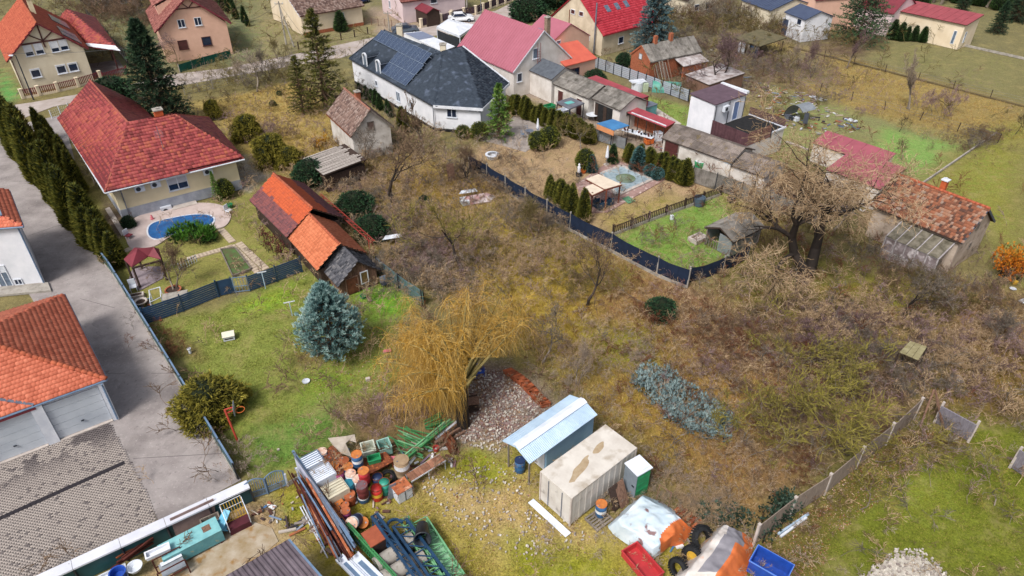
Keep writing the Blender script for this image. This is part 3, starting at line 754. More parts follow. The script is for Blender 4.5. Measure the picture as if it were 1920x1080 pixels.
for k,(x,y,r_) in enumerate(((246,712,.9),(150,430,1.3),(60,330,1.6),(330,830,.7),(210,600,1.1))):
 c=G(x,y);P_=[(c.x + r_ * (1 + .35 * math.sin(3 * t + k) + .2 * math.sin(7 * t)) * math.cos(t),c.y + r_ * 1.3 * (1 + .3 * math.sin(2 * t + k)) * math.sin(t)) for t in [i * 2 * math.pi / 26 for i in range(26)]]
 tag(MB().prism(P_,.0,.0165 + k * .0004).make('asphalt_patch',mat('patched_asphalt','#8f8786',.95,'#9c9492',1.2,bump=.6,bscale=60,grit=('#aaa19f','#5d5558'))),['patched spot of darker asphalt in the middle of the driveway','patched spot of darker asphalt beside the hedge','patched spot of darker asphalt at the far end of the driveway','small patched asphalt spot at the near end of the driveway','patched spot of asphalt near the garage roof corner'][k],'asphalt patch',kind='structure')
 # -- houses and sheds
TILE=dict(
 red=ramp_mat('red_tiles',['#74302f','#8c3a3c','#9a4343','#a44d48','#a8593f'],.55,.35,.35),
 orange=ramp_mat('orange_tiles',['#b25c42','#bf664a','#c86e52','#cf775a'],.7,.5,.15),
 orange2=ramp_mat('terracotta_tiles',['#b0603e','#bc6844','#c4704c','#ca7852'],.8,.4,.25),
 barn_a=ramp_mat('patched_tiles',['#5f3f44','#7a4a4c','#8e5049','#b0502f','#c25a30'],.8,.3,.12),
 dark=ramp_mat('grey_tiles',['#35363c','#4a4b52','#5c5c62','#6f6d70'],.85,.5,.2),
 old=ramp_mat('mixed_old_tiles',['#4a3833','#6b4739','#83523c','#915b42','#98725c','#8c7a70'],.9,.45,.34),
 oldpink=ramp_mat('faded_tiles',['#5c4844','#776058','#8b7268','#98867e'],.9,.5,.3),
 brown=ramp_mat('brown_tiles',['#6b3c38','#7f4a44','#915a52','#9d6a60'],.85,.5,.2),
 yellowr=ramp_mat('brick_red_tiles',['#994733','#a54f39','#ad573e','#b45f43'],.8,.4,.2),
 )
CAPM=mat('ridge_tile_pink','#b07a66',.9,'#8f5a4a',3)
CAPO=mat('ridge_tile_orange','#b8603f',.85,'#8e4630',3)
def ghouse(name,label,cat,O,X,Y,ze,apex,ridge='y',over=.35,wm=None,rm=None,tile=None,rz=None,W=None,D=None,zr=None,cap=None,z0=0.0,ridge_at=.5,group=None,thick=.12):
 ov=over if hasattr(over,'__len__') else (over,over)
 if rz is not None:rz=R(rz)
 h=frame_house(name,label,cat,O,X if X else Y,Y if Y else X,ze,ov,rz,group)
 if W:h.EW=W;h.W=W - 2 * ov[0]
 if D:h.ED=D;h.D=D - 2 * ov[1]
 if zr is None:
  q=(h.W * ridge_at,-h.oy,0) if ridge == 'y' else (-h.ox,h.D * ridge_at,0)
  zr=HT(wld(h,q),apex[1])
 h.zr=zr;h.polys=slopes(h,zr,ridge,ridge_at)
 if wm:h.walls=walls(h,zr,ridge,wm,z0,ridge_at=ridge_at)
 h.slopes=roof_base(h,h.polys,rm,thick)
 if tile:
  for p,s in zip(h.polys,h.slopes):tiles([p],tile[0],tile[1],tile[2],TILE[tile[3]] if isinstance(tile[3],str) else tile[3],s,hump=tile[4] if len(tile) > 4 else .25,tintf=tile[5] if len(tile) > 5 else None)
  a,b=h.polys[0][2],h.polys[0][3]
  ridge_caps([(Vector(a) + Vector((0,0,.05)),Vector(b) + Vector((0,0,.05)))],cap or CAPO,h.root)
 if apex:
  q=h.polys[0][3];e=pix(wld(h,q))
  print('%s W %.1f D %.1f rot %.0f zr %.2f apex err %.0f,%.0f' % (name,h.W,h.D,math.degrees(h.a),zr,e[0] - apex[0],e[1] - apex[1]))
 return h
def verge(h,m,t=.16,name='barge_board',both=False,w=.05):
 """boards along the sloping edges of a gable"""
 for p in h.polys:
  for (i,j) in ((0,3),) + (((1,2),) if both else ()):
   a,b=Vector(p[i]),Vector(p[j]);MB().bar(a + Vector((0,0,-.06)),b + Vector((0,0,-.06)),w,t).make(name,m,h.root)
def eaves_gutter(h,m,which=(0,),pipe=None):
 for i in which:
  p=h.polys[i];a,b=Vector(p[0]),Vector(p[1]);d=Vector((0,0,-.1));out=Vector((a.x - p[3][0],a.y - p[3][1],0));out=out.normalized() * .07
  MB().tube(a + d + out,b + d + out,.07,.07,6).make('gutter',m,h.root)
  # --- large red metal tiled house with the pool
h=frame_house('red_roof_house','long yellow house with large red tiled L shaped roof beside the oval pool','house',(197,360),(457,297),(112,230),3.3,.65)
W,D=h.EW,h.ED;o=.65
ev=lambda x,y,z:(x - o,y - o,z)
ZR=6.5
E0,E1,E2,E3=ev(0,0,3.3),ev(W,0,3.3),ev(W,12.2,3.3),ev(7.3,12.2,3.3)
E4,E5=ev(6.6,21.2,3.3),ev(-1.2,21.2,3.3)
A0,A1,B1_=ev(4.0,6.5,ZR),ev(2.9,21.4,ZR),ev(8.1,6.0,ZR)
VV=ev(4.0,6.6,ZR)
red_polys=[('roof_slope',[E0,E1,B1_,A0]),('roof_slope',[E1,E2,B1_]),('roof_slope',[E2,E3,A0,B1_]),('roof_slope',[E3,E4,A1,A0]),('roof_slope',[E5,E0,A0,A1])]
redbase=mat('red_roof_underlay','#6b2a2e',.8)
for n_,p in red_polys:
 s=MB().slab(p,(0,0,-.1)).make(n_,redbase,h.root)
 tiles([p],.38,.26,.06,TILE['red'],s,hump=.12,stagger=0)
ridge_caps([(E0,A0),(A0,A1),(A0,B1_),(E1,B1_),(E2,B1_)],mat('ridge_tile_red','#a8604c',.8,'#8a3d38',3),h.root,.1,.32)
P_=[(0,0),(W - 1.3,0),(W - 1.3,11),(6.0,11),(5.6,19.8),(-1.3,19.8)]
MB().prism(P_,1.0,3.25).make('wall',MT['yellow'],h.root)
MB().prism([(x * 1.004 - .03,y * 1.004 - .03) for x,y in P_],0,1.0).make('plinth',MT['plinth'],h.root)
h.W=W - 1.3
eg=MB().tube((-o - .05,-o - .05,3.2),(W - o + .05,-o - .05,3.2),.07,.07,6);eg.make('gutter',MT['white_p'],h.root)
MB().tube((-o - .05,-o,3.2),(-1.2 - o,20.5,3.2),.07,.07,6).make('gutter',MT['white_p'],h.root)
downpipe(h,.55,-.08,3.1,MT['zinc'])
win_px(h,'y0',333,343,1.75,1.25,MT['white_p'],MT['glass'],split=2,shutter=.55,sm=mat('grey_blind','#b9bcc6',.6))
for px in (367,394):win_px(h,'y0',px - 30 if px == 367 else px - 37,388 if px == 367 else 382,.95,.38,MT['white_p'],MT['glass'],split=1,sill=False)
MB().bb(4.1,6.3,-.8,-.05,.0,.12).make('light_well',MT['concrete_l'],h.root)
def ac_unit(h,face,x,y,w=.85,hg=.6):
 s,z=face_pt(h,face,x,y);u=MB()
 if face == 'y0':u.bb(s - w/2,s + w/2,-.42,-.08,z - hg/2,z + hg/2).bb(s - w*.4,s + w*.4,-.08,0,z - hg*.45,z - hg*.35);o_=u.make('air_conditioner',MT['white_p'],h.root);MB().tube((s - .1,-.44,z),(s - .1,-.42,z),.2,.2,14).make('fan_grille',MT['darkmetal'],o_)
 else:u.bb(-.42,-.08,s - w/2,s + w/2,z - hg/2,z + hg/2);o_=u.make('air_conditioner',MT['white_p'],h.root);MB().tube((-.44,s,z),(-.42,s,z),.2,.2,14).make('fan_grille',MT['darkmetal'],o_)
 return o_
for x,y in ((260,351),(290,343),(388,319)):ac_unit(h,'y0',x,y)
ac_unit(h,'y0',311,391,.95,.7)
cp=loc_(h,G(300,222,6.3));chimney(h,(cp.x,cp.y,5.9),.75,1.25,MT['orangebrick'],cap=MT['concrete'])
ap=MB();q=loc_(h,G(306,278,4.9));ap.tube((q.x,q.y,4.4),(q.x,q.y,7.0),.025,.025,5)
for k in range(6):ap.tube((q.x - .35,q.y,6.0 + k * .12),(q.x + .35,q.y,6.0 + k * .12),.012,.012,4)
ap.make('aerial',MT['zinc'],h.root)
# --- slate grey house with solar panels (its roof bends at the garden end)
base=G(812,240,0);root=thing('slate_roof_house','white house with dark slate shingle roof carrying rows of solar panels and two small dormers','house',base)
h=H();h.base=base;h.u=Vector((1,0,0));h.v=Vector((0,1,0));h.root=root;h.a=0
ZE,ZR=3.2,6.5
w3=lambda x,y,z:G(x,y,z) - base
e0,e1,e2,e3=w3(655,109,ZE),w3(812,197,ZE),w3(905,203,ZE),w3(955,155,ZE)
r0,r1,r2=w3(722,56,ZR),w3(828,97,ZR),w3(868,87,ZR)
ax=(r0 - r1).normalized();perp=Vector((ax.y,-ax.x,0))
b0=r0 + perp * 5.0;b0.z=ZE;b1=r2 + perp * 5.0;b1.z=ZE
if (b0 - r0).dot(e0 - r0) > 0:
 b0=r0 - perp * 5.0;b0.z=ZE;b1=r2 - perp * 5.0;b1.z=ZE
shing=ramp_mat('slate_shingles',['#222a36','#2c3542','#38424f','#4c535e'],.9,.9,.3)
sw=[e0,e1,r1,r0]
b1=r1 + perp * (b0 - r0).dot(perp);b1.z=ZE;b2=r2 + perp * (1.2 if (b0 - r0).dot(perp) > 0 else -1.2) + Vector((0,0,-.9))
for p in (sw,[e1,e2,r2,r1],[e2,e3,r2],[r0,r1,b1,b0],[r1,r2,b2,b1]):
 s=MB().slab(p,(0,0,-.12)).make('roof_slope',MT['asphalt_s'],root)
 tiles([p],.28,.3,.012,shing,s,hump=0.0)
MB().add([e0,r0,e0 + Vector((-.3,0,-.2))],[(0,1,2)])
cen=(e0 + e1 + e3) / 3
def inset(p,k=.45):
 d=Vector((cen.x - p.x,cen.y - p.y,0)).normalized() * k;return (p.x + d.x,p.y + d.y)
wp=[inset(e0),inset(e1),inset(e2),inset(e3),inset(b1),inset(b0)]
MB().prism(wp,.35,ZE - .05).make('wall',MT['whitewall'],root)
MB().prism([(x * 1.002,y * 1.002) for x,y in wp],0,.35).make('plinth',MT['darkgrey'],root)
for a,b in ((e1,e2),(e2,e3)):MB().bar(a + Vector((0,0,-.16)),b + Vector((0,0,-.16)),.12,.32).make('fascia',MT['white'],root)
MB().bar(e3 + Vector((0,0,.03)),r2 + Vector((0,0,.03)),.2,.12).make('barge_board',MT['white'],root)
MB().bar(r0 + Vector((0,0,.05)),e0 + Vector((0,0,.05)),.15,.1).make('barge_board',MT['asphalt_s'],root)
MB().tube(e0 + Vector((-.05,-.05,-.08)),e1 + Vector((-.05,-.05,-.08)),.07,.07,6).make('gutter',MT['darkmetal'],root)
q=Vector((*inset(e1,.3),0));MB().tube((q.x,q.y - .1,.1),(q.x,q.y - .1,ZE),.05,.05,6).make('downpipe',MT['zinc'],root)
def wall_frame(a,b,root_):
 g=H();g.root=root_;d=Vector((b[0] - a[0],b[1] - a[1],0));g.a=math.atan2(d.y,d.x)
 return g,Vector((a[0],a[1],0)),d.normalized(),d.length
def win_on(a,b,root_,base_,x,y,w,hg,fm,gm,**k):
 """window on the wall from a to b (local points of root_); a sub-empty is avoided by building in place"""
 A=Vector((a[0],a[1],0)) + base_;d=Vector((b[0] - a[0],b[1] - a[1],0)).normalized();nrm=Vector((d.y,-d.x,0))
 q=on_plane(A,nrm,x,y);s=(q - A).dot(d);z=q.z
 g=H();g.root=root_;f=window(g,'y0',s,z,w,hg,fm,gm,**k)
 Mx=Matrix.Translation(Vector((a[0],a[1],0))) @ Matrix.Rotation(math.atan2(d.y,d.x),4,'Z')
 f.matrix_local=Mx;return f
win_on(wp[0],wp[1],root,base,747,181,.9,1.15,MT['white_p'],MT['glass_l'],split=2)
win_on(wp[0],wp[1],root,base,771.5,196,.5,.75,MT['white_p'],MT['glass'])
win_on(wp[0],wp[1],root,base,706,156,.5,.7,MT['white_p'],MT['glass'])
win_on(wp[1],wp[2],root,base,847,212,1.15,1.0,MT['white_p'],MT['glass'],split=2)
win_on(wp[2],wp[3],root,base,921,203,.9,1.9,MT['white_p'],MT['glass_l'])
nrm=(e1 - e0).cross(r0 - e0).normalized();nrm=nrm if nrm.z > 0 else -nrm
along=(e1 - e0).normalized();upv=nrm.cross(along).normalized();upv=upv if upv.z > 0 else -upv
def onroof(x,y):return on_plane(base + e0,nrm,x,y) - base
pA,pB=onroof(716,60),onroof(702,82)
frm=mat('panel_frame','#8fa0b5',.4,'#7f90a6',2);cell=mat('solar_cell','#28354f',.18,'#33435f',3)
pm_=MB().box((0,0,0),(1.0,1.62,.04)).mesh('solar_panel')
cm=MB()
for i in range(6):
 for j in range(10):cm.box((-.41 + i * .164,-.716 + j * .159,.023),(.152,.147,.004))
cm=cm.mesh('cells')
M3=Matrix((along,upv,nrm)).transposed().to_4x4()
top=onroof(716,58);end=onroof(815,98)
nP=11
def panel_at(p):
 o_=link('solar_panel',pm_,frm,root);o_.matrix_local=Matrix.Translation(p + nrm * .12) @ M3
 c_=link('cells',cm,cell,o_)
u0=(top - e0).dot(along);v0=(top - e0).dot(upv)
u1=(end - e0).dot(along)
cols=int((u1 - u0) / 1.03)
lowstart=(onroof(740,110) - e0).dot(along);vlow=(onroof(740,115) - e0).dot(upv)
for i in range(cols):
 uu=u0 + .5 + i * 1.03;
 for j in range(3 if uu > lowstart - .3 else 1):
  vv=v0 - .75 - j * 1.66
  if vv > 1.1:panel_at(e0 + along * (uu + (.0 if j == 0 else .25)) + upv * vv)
rails=MB()
for j in range(3):
 vv=v0 - .45 - j * 1.66
 for dv_ in (0,-.9):
  s0=u0 if j == 0 else lowstart;rails.bar(e0 + along * (s0 + .2) + upv * (vv + dv_) + nrm * .07,e0 + along * (u1 + .45) + upv * (vv + dv_) + nrm * .07,.05)
rails.make('mounting_rail',MT['zinc'],root)
for (x,y) in ((690,118),(715,131)):
 c=onroof(x,y - 2);d2=Vector((perp.x,perp.y,0)).normalized()
 outv=Vector((nrm.x,nrm.y,0)).normalized();sidev=Vector((along.x,along.y,0)).normalized()
 mb=MB();pts=[]
 for k in range(9):
  th_=math.pi * k / 8;pts.append(sidev * (.48 * math.cos(th_)) + Vector((0,0,.75 + .4 * math.sin(th_))))
 f=c + outv * .35;bk=c - outv * 1.7
 prof=[sidev * .48 + Vector((0,0,-.55))] + pts + [sidev * -.48 + Vector((0,0,-.55))]
 n_=len(prof);mb.add([f + p for p in prof] + [bk + p + Vector((0,0,0)) for p in prof],[tuple(range(n_))] + [(i,i + n_,(i + 1) % n_ + n_,(i + 1) % n_) for i in range(n_)])
 dm=mb.make('dormer',MT['asphalt_s'],root)
 g=MB();g.slab([f + outv * .03 + p for p in [sidev * .3 + Vector((0,0,-.3)),sidev * .3 + Vector((0,0,.6)),sidev * .15 + Vector((0,0,.85)),sidev * -.15 + Vector((0,0,.85)),sidev * -.3 + Vector((0,0,.6)),sidev * -.3 + Vector((0,0,-.3))]],outv * .02);g.make('pane',MT['glass_l'],dm)
 fr=MB()
 for i in range(n_):fr.bar(f + outv * .04 + prof[i],f + outv * .04 + prof[(i + 1) % n_],.2,.14)
 fr.make('window_frame',MT['white'],dm)
 ra=MB();
 for s_ in (-1,1):ra.bar(f + sidev * .52 * s_ + Vector((0,0,.7)),bk + sidev * .52 * s_ + Vector((0,0,.72)),.06)
 ra.make('dormer_trim',MT['zinc'],dm)
for (x,y,hh) in ((750,58,1.3),(831,90,1.0)):
 q=w3(x,y + 6,6.3);chimney(h,(q.x,q.y,6.1),.7,hh,MT['cream'],cap=MT['concrete'],parent=root)
 # --- small old white house in the plot
h=ghouse('old_cottage','small old whitewashed cottage with faded pinkish tiled roof and boarded gable hatch','house',(658,256),(738,238),(591,217),3.0,(692,206),over=(.25,.3),wm=MT['plaster_old'],rm=MT['darkwood'],tile=(.3,.2,.03,'oldpink'),cap=mat('old_ridge','#a0705f',.9,'#8a5a4a',3))
verge(h,MT['greywood'])
win_px(h,'y0',695,236,.75,.95,MT['greywood'],mat('boarding','#7a665f',.9,'#5f4d47',5),split=1,sill=False)
win_px(h,'x0',609,248,.45,.75,MT['bluepaint'],MT['glass'],split=1)
win_px(h,'x0',635,268,.5,.75,MT['greywood'],MT['glass'],split=1)
cq=loc_(h,G(671,188,5));chimney(h,(cq.x,h.D * .55,h.zr - .2),.5,.8,MT['brick'],cap=MT['concrete'])
for p in h.polys[:1]:MB().bar(Vector(p[0]) + Vector((0,0,-.1)),Vector(p[1]) + Vector((0,0,-.1)),.1,.1).make('gutter',MT['rust'],h.root)
# --- old house with mixed tiles on the right
h=ghouse('mixed_tile_house','old pale house with patchy orange, grey and black tiled roof and a new orange chimney','house',(1804,456),(1866,415),(1626,388),3.0,(1858,386),over=(.3,.25),wm=mat('old_sand_plaster','#bfae9f',.95,'#9c8b7c',.8,spots=('#756657',1.3,.56,.72),bump=.3),rm=MT['darkwood'],
 tile=(.27,.19,.035,'old'),cap=CAPO,zr=5.1)
verge(h,mat('slate_blue_board','#42536b',.6));verge(h,MT['zinc'],.05,'verge_flashing')
for z in (1.6,3.4):window(h,'y0',h.W * .5,z,.45,.6,MT['greywood'],MT['glass'],sill=False)
cq=loc_(h,G(1780,352,4.7));chimney(h,(h.W * .62,cq.y,h.zr - .3),.42,1.0,MT['orangebrick'],cap=MT['white'])
lr=thing('lean_to','ruined glazed lean-to with peeling white frame against the mixed tile house','lean-to',h.base + h.u * -.03,h.a)
D_=4.3;Wd=2.1
fr_=MB()
for k in range(6):
 y=.3 + k * D_ / 5;fr_.bar((-Wd,y,0),(-Wd,y,1.95),.09);fr_.bar((-Wd,y,1.95),(-.02,y,2.65),.08)
for z in (.75,1.95):fr_.bar((-Wd,.3,z),(-Wd,.3 + D_,z),.09)
fr_.bar((-.06,.3,2.62),(-.06,.3 + D_,2.62),.09);fr_.make('frame',mat('peeling_white','#b3aeb0',.8,'#8d8587',3),lr)
dirty=mat('dirty_glass','#92878a',.6,'#6a5c5c',2.2,spots=('#bdb6b8',1.5,.55,.65))
for k in range(5):
 y0,y1=.36 + k * D_ / 5,.3 + (k + 1) * D_ / 5 - .06
 MB().bb(-Wd - .01,-Wd + .01,y0,y1,.8,1.9).make('pane',dirty,lr)
 MB().bb(-Wd - .03,-Wd + .03,y0,y1,.02,.7).make('base_panel',mat('peeling_panel','#c9c3c4',.9,'#7b5a58',2.5),lr)
 if 1:MB().slab([(-Wd - .1,y0,1.99),(-Wd - .1,y1,1.99),(-.04,y1,2.68),(-.04,y0,2.68)],(0,0,.02)).make('roof_pane',mat('mossy_roof_glass','#7d7668',.8,'#4f4a3c',2),lr)
 elif 0:MB().slab([(-Wd - .1,y0,1.99),(-Wd - .1,y1,1.99),(-.04,y1,2.68),(-.04,y0,2.68)],(0,0,.02)).make('roof_pane',MT['whitesheet'],lr)
 # --- the row of three joined barns
def barn_tint(u,v,rng):
 t=rng.normal(.85,.07,len(u));low=(v + (vnoise(u * 5,v * 5,2) - .5) * .25) > .52
 g=rng.normal(.2,.12,len(u));return np.clip(np.where(low,g,t),0,1)
hA=ghouse('barn','farthest barn of the row with orange tiles turning purple and grey towards the eaves','barn',(537,445),None,(470,375),1.9,(582,388),over=(.3,.1),wm=None,rm=MT['darkwood'],tile=(.24,.17,.035,'barn_a',.25,barn_tint),rz=38,W=5.2,zr=3.7)
hB=ghouse('barn','middle barn of the row with the even orange tiled roof','barn',(594,507),None,(535,446),1.7,(635,458),over=(.3,.1),wm=None,rm=MT['darkwood'],tile=(.25,.18,.035,'orange2',.25),rz=36,W=4.2,zr=3.3)
hC=ghouse('wooden_shed','nearest shed of the barn row with dark grey tiles and weathered plank gable','shed',(633,538),None,(592,508),1.25,(670,492),over=(.35,.25),wm=None,rm=MT['darkwood'],tile=(.24,.16,.035,'dark',.3),cap=mat('grey_ridge','#55555c',.9),zr=2.8,rz=36,W=3.7)
def plank_walls(h,gable=True,wname='plank',step=.2,m=None):
 m=m or MT['wood'];W,D,ze,zr=h.W,h.D,h.ze,h.zr
 MB().bb(.05,W - .05,.05,D - .05,0,ze - .2).make('inner_wall',MT['darkgrey'],h.root)
 for k in range(int(W / step)):
  x=(k + .5) * step;zt=ze - .1 + (zr - ze) * (1 - abs(x - W / 2) / (W / 2 + h.ox)) if gable else ze
  link(wname,MB().bb(x - step * .46,x + step * .46,-.02,.03,.05,zt - .08 - random.uniform(0,.04),tint=random.random()).mesh(wname),m,h.root)
 for k in range(int(D / step)):
  y=(k + .5) * step
  link(wname,MB().bb(-.02,.03,y - step * .46,y + step * .46,.05 + random.uniform(0,.1),ze - .12,tint=random.random()).mesh(wname),m,h.root)
plank_walls(hC)
plank_walls(hB,False,step=.28,m=MT['darkwood']);plank_walls(hA,False,step=.28,m=MT['darkwood'])
brdoor=mat('red_brown_door','#7a4a34',.8,'#5c3726',3)
door(hC,'y0',.9,.05,.9,1.4,brdoor,MT['wood'],off=.03)
window(hC,'y0',1.95,1.1,.65,1.1,MT['white'],mat('curtained_glass','#8a6a3a',.3,'#5a4a30',2),sill=False,off=.03)
lad=thing('red_lattice','long red steel lattice beam lying along the right side of the barns','beam',G(600,395),0)
p,q=Vector((0,0,1.6)),G(700,484) - G(600,395) + Vector((0,0,1.5));lb=MB();du=Vector((.25,.3,0))
lb.bar(p,q,.05).bar(p + du,q + du,.05)
for k in range(16):a=p.lerp(q,k / 16);b=p.lerp(q,(k + 1) / 16);lb.bar(a,b + du,.03);lb.bar(a + du,b,.02)
for k in (0.05,.95):a=p.lerp(q,k);lb.bar(a,(a.x,a.y,0),.06);lb.bar(a + du,(a.x + du.x,a.y + du.y,0),.06)
lb.make('lattice',mat('red_steel','#9a3a30',.7),lad)
# --- garage house bottom left: orange tiles, hipped
h=frame_house('garage_house','low white garage building with hipped orange tiled roof and two white doors','garage',(200,711),(120,551),(62,759),3.2,.1)
hb=h
root=h.root;B0=h.base
def lb_(x,y,z):return loc_(h,G(x,y,z))
C0,C1,C2=lb_(200,711,3.2),lb_(120,551,3.2),lb_(64,760,3.2)
dirf=(Vector((C2.x,C2.y,0)) - Vector((C0.x,C0.y,0))).normalized();dirb=(Vector((C1.x,C1.y,0)) - Vector((C0.x,C0.y,0))).normalized()
kk=(C1 - C0).length / 2;UZ=Vector((0,0,1));Rr=C0 + (dirf + dirb) * kk + UZ * kk * .42;C3=C2 + dirf * 8
R2=Rr + dirf * 6;C6=C1 + dirf * 16
Vv=C2 + dirf * 3.0 + dirb * 2.2 + UZ * 2.2 * .42
for p in ([C0,C1,Rr],[C0,C2,Vv,R2,Rr],[C1,C6,R2,Rr]):
 s=MB().slab(p,(0,0,-.12)).make('roof_slope',MT['orangeroof'],root);tiles([p],.29,.22,.035,TILE['orange'],s,hump=.25)
p2=[C2 + UZ * .004,C3 + UZ * .004,C3 + dirb * 2.2 + UZ * .93,Vv + UZ * .004]
s=MB().slab(p2,(0,0,-.12)).make('roof_slope',MT['orangeroof'],root);tiles([p2],.33,.25,.035,TILE['orange'],s)
ridge_caps([(C0 + Vector((0,0,.06)),Rr + Vector((0,0,.06)))],CAPO,root,.13,.36)
MB().bar(C2 + Vector((0,0,.05)),Vv + Vector((0,0,.06)),.16,.06).make('valley_gutter',MT['zinc'],root)
for a,b in ((C0,C1),(C0,C2),(C2,C3)):
 MB().tube(a + Vector((0,0,-.06)),b + Vector((0,0,-.06)),.075,.075,6).make('gutter',MT['steelblue'],root)
MB().bar(C2 + Vector((0,0,-.2)),C3 + Vector((0,0,-.2)),.06,.2).make('fascia',MT['winered'],root)
wa,wb,wc=lb_(200,783,0),lb_(68,842,0),lb_(-80,900,0)
wa=Vector((C0.x + .2,C0.y + .2,0));
dirf=(Vector((C2.x,C2.y,0)) - Vector((C0.x,C0.y,0))).normalized();dirb=(Vector((C1.x,C1.y,0)) - Vector((C0.x,C0.y,0))).normalized()
wa=Vector((C0.x,C0.y,0)) + (dirf + dirb) * .25;wf=wa + dirf * 10.5;wbk=wa + dirb * 9.6;wfb=wf + dirb * 9.6
MB().prism([wa[:2],wf[:2],wfb[:2],wbk[:2]],0,3.1).make('wall',MT['whitewall'],root)
nf=-dirb
seg=[(0,.32),(3.25,3.85),(6.8,7.35),(10.1,10.5)]
for a,b in seg:
 p_,q_=wa + dirf * a + nf * .25,wa + dirf * b + nf * .25
 MB().slab([p_,q_,q_ - nf * .3,p_ - nf * .3],(0,0,3.05)).make('pillar',MT['white'],root)
gdm=mat('garage_door_grey','#c3cad3',.45,'#b2bac5',.8)
for a,b in ((.32,3.25),(3.85,6.8),(7.35,10.1)):
 g=MB();dd=MB()
 p_,q_=wa + dirf * (a + .02) + nf * .1,wa + dirf * (b - .02) + nf * .1
 door_o=None
 for k in range(5):
  z0,z1=.12 + k * .54,.12 + (k + 1) * .54 - .02
  g.slab([p_ + Vector((0,0,z0)),q_ + Vector((0,0,z0)),q_ + Vector((0,0,z1)),p_ + Vector((0,0,z1))],nf * -.05)
 door_o=g.make('garage_door',gdm,root)
 c_=(p_ + q_) / 2;MB().box(c_ + nf * .03 + Vector((0,0,.85)),(.16,.16,.04)).make('handle',MT['darkmetal'],door_o)
 MB().slab([p_ + nf * .2,q_ + nf * .2,q_ - nf * .05,p_ - nf * .05],(0,0,.1)).make('threshold',MT['concrete_l'],root)
pp=wa + nf * .32 + dirf * .1;MB().path([pp + Vector((0,0,3.1)) + nf * .1,pp + Vector((0,0,2.85)),pp + Vector((0,0,.1))],.05).make('downpipe',MT['steelblue'],root)
# --- taller white house at the left edge
h=frame_house('white_town_house','tall white rendered house with orange roof edge and blue gutters at the left edge','house',(43,424),(15,357),(-60,432),5.4,.3)
root=h.root
C0,C1,C2=loc_(h,G(43,424,5.4)),loc_(h,G(17,357,5.4)),loc_(h,G(-60,432,5.4))
dirf=(C2 - C0).normalized();dirb=(C1 - C0).normalized()
inn=[C0 + (dirf + dirb) * 1.15,C1 + dirf * 1.15 ,C2 + dirb * 1.15 ]
for q in inn:q.z=5.85
pl=[[C0,C1 ,inn[1],inn[0]],[C0,C2,inn[2],inn[0]]]
for p in pl:
 s=MB().slab(p,(0,0,-.1)).make('roof_slope',MT['orangeroof'],root);tiles([p],.3,.24,.03,TILE['orange'],s)
f0,f1,f2=inn;f3=f1 + (f2 - f0)
MB().slab([q + Vector((0,0,-.25)) for q in (f0,f1,f3,f2)],(0,0,.1)).make('flat_roof',mat('mossy_roof_felt','#b5a99c',.9,'#8e8376',1.5),root)
for a,b in ((C0,C1),(C0,C2)):MB().tube(a + Vector((0,0,-.07)),b + Vector((0,0,-.07)),.075,.075,6).make('gutter',MT['steelblue'],root)
for a,b in ((f0,f1),(f0,f2)):MB().bar(a + Vector((0,0,.03)),b + Vector((0,0,.03)),.12,.1).make('flashing',MT['steelblue'],root)
wa=C0 + (dirf + dirb) * .3;wf=wa + dirf * 6;wk=wa + dirb * 6;wa.z=wf.z=wk.z=0
MB().prism([wa[:2],wf[:2],(wf + dirb * 6)[:2],wk[:2]],0,5.35).make('wall',MT['whitewall'],root)
pp=wa - dirb * .06 + dirf * .1;MB().path([pp + Vector((0,0,5.3)),pp + Vector((0,0,.1))],.05).make('downpipe',MT['steelblue'],root)
A_=h.base + h.u * 0;
def W_(v):return h.base + h.u * v.x + h.v * v.y + Vector((0,0,v.z))
class F2:pass
def winabs(root_,hh,a,b,x,y,w,hg,fm,gm,**k):
 """a, b local plan ends of the wall (left, right seen from outside)"""
 Aw,Bw=wld(hh,a),wld(hh,b);d=(Bw - Aw).normalized();n=Vector((d.y,-d.x,0));q=on_plane(Aw,n,x,y)
 g=F2();g.root=root_;g.D=0;f=window(g,'y0',(q - Aw).dot(d),q.z,w,hg,fm,gm,**k)
 dl=(Vector(b) - Vector(a));f.matrix_local=Matrix.Translation((a[0],a[1],0)) @ Matrix.Rotation(math.atan2(dl.y,dl.x),4,'Z');return f
winabs(root,h,wf,wa,35,528,.6,.55,MT['white_p'],MT['glass'],split=2)
winabs(root,h,wf,wa,6,520,.95,2.2,MT['white_p'],MT['glass_l'],split=2,shutter=.3)
MB().prism([(wa - dirb * 1.4 - dirf * .2)[:2],(wa - dirf * .2)[:2],(wf - dirf * 0)[:2],(wf - dirb * 1.4)[:2]],0,.18).make('step',MT['concrete'],root)
# --- yellow half-timbered house, far left
h=ghouse('yellow_house','two storey pale yellow house with half timbered gable at the upper left','house',(12,116),(165,90),None,4.3,(70,43),over=(.5,.5),wm=MT['cream'],rm=MT['winered'],tile=(.34,.26,.03,'yellowr'),rz=36,D=16)
verge(h,MT['winered'],.2)
for x,y in ((67,137),(115,129.5),(137,125.5)):win_px(h,'y0',x,y,1.15,1.15,MT['white'],MT['glass'],split=1,shutter=.18,fw=.12)
for x,y in ((53.5,95),(73,91.5),(102,87.5),(119,84)):win_px(h,'y0',x,y,.95,1.35,MT['white'],MT['glass'],split=1,shutter=.68,fw=.08)
tm=MB();zb=h.ze + (h.zr - h.ze) * .40;mw=h.W / 2;hwid=(mw + .5) * .6 - .1
tm.bar((mw - hwid,-.05,zb),(mw + hwid,-.05,zb),.1,.18);tm.bar((mw,-.05,zb - .7),(mw,-.05,h.zr - .2),.1,.16)
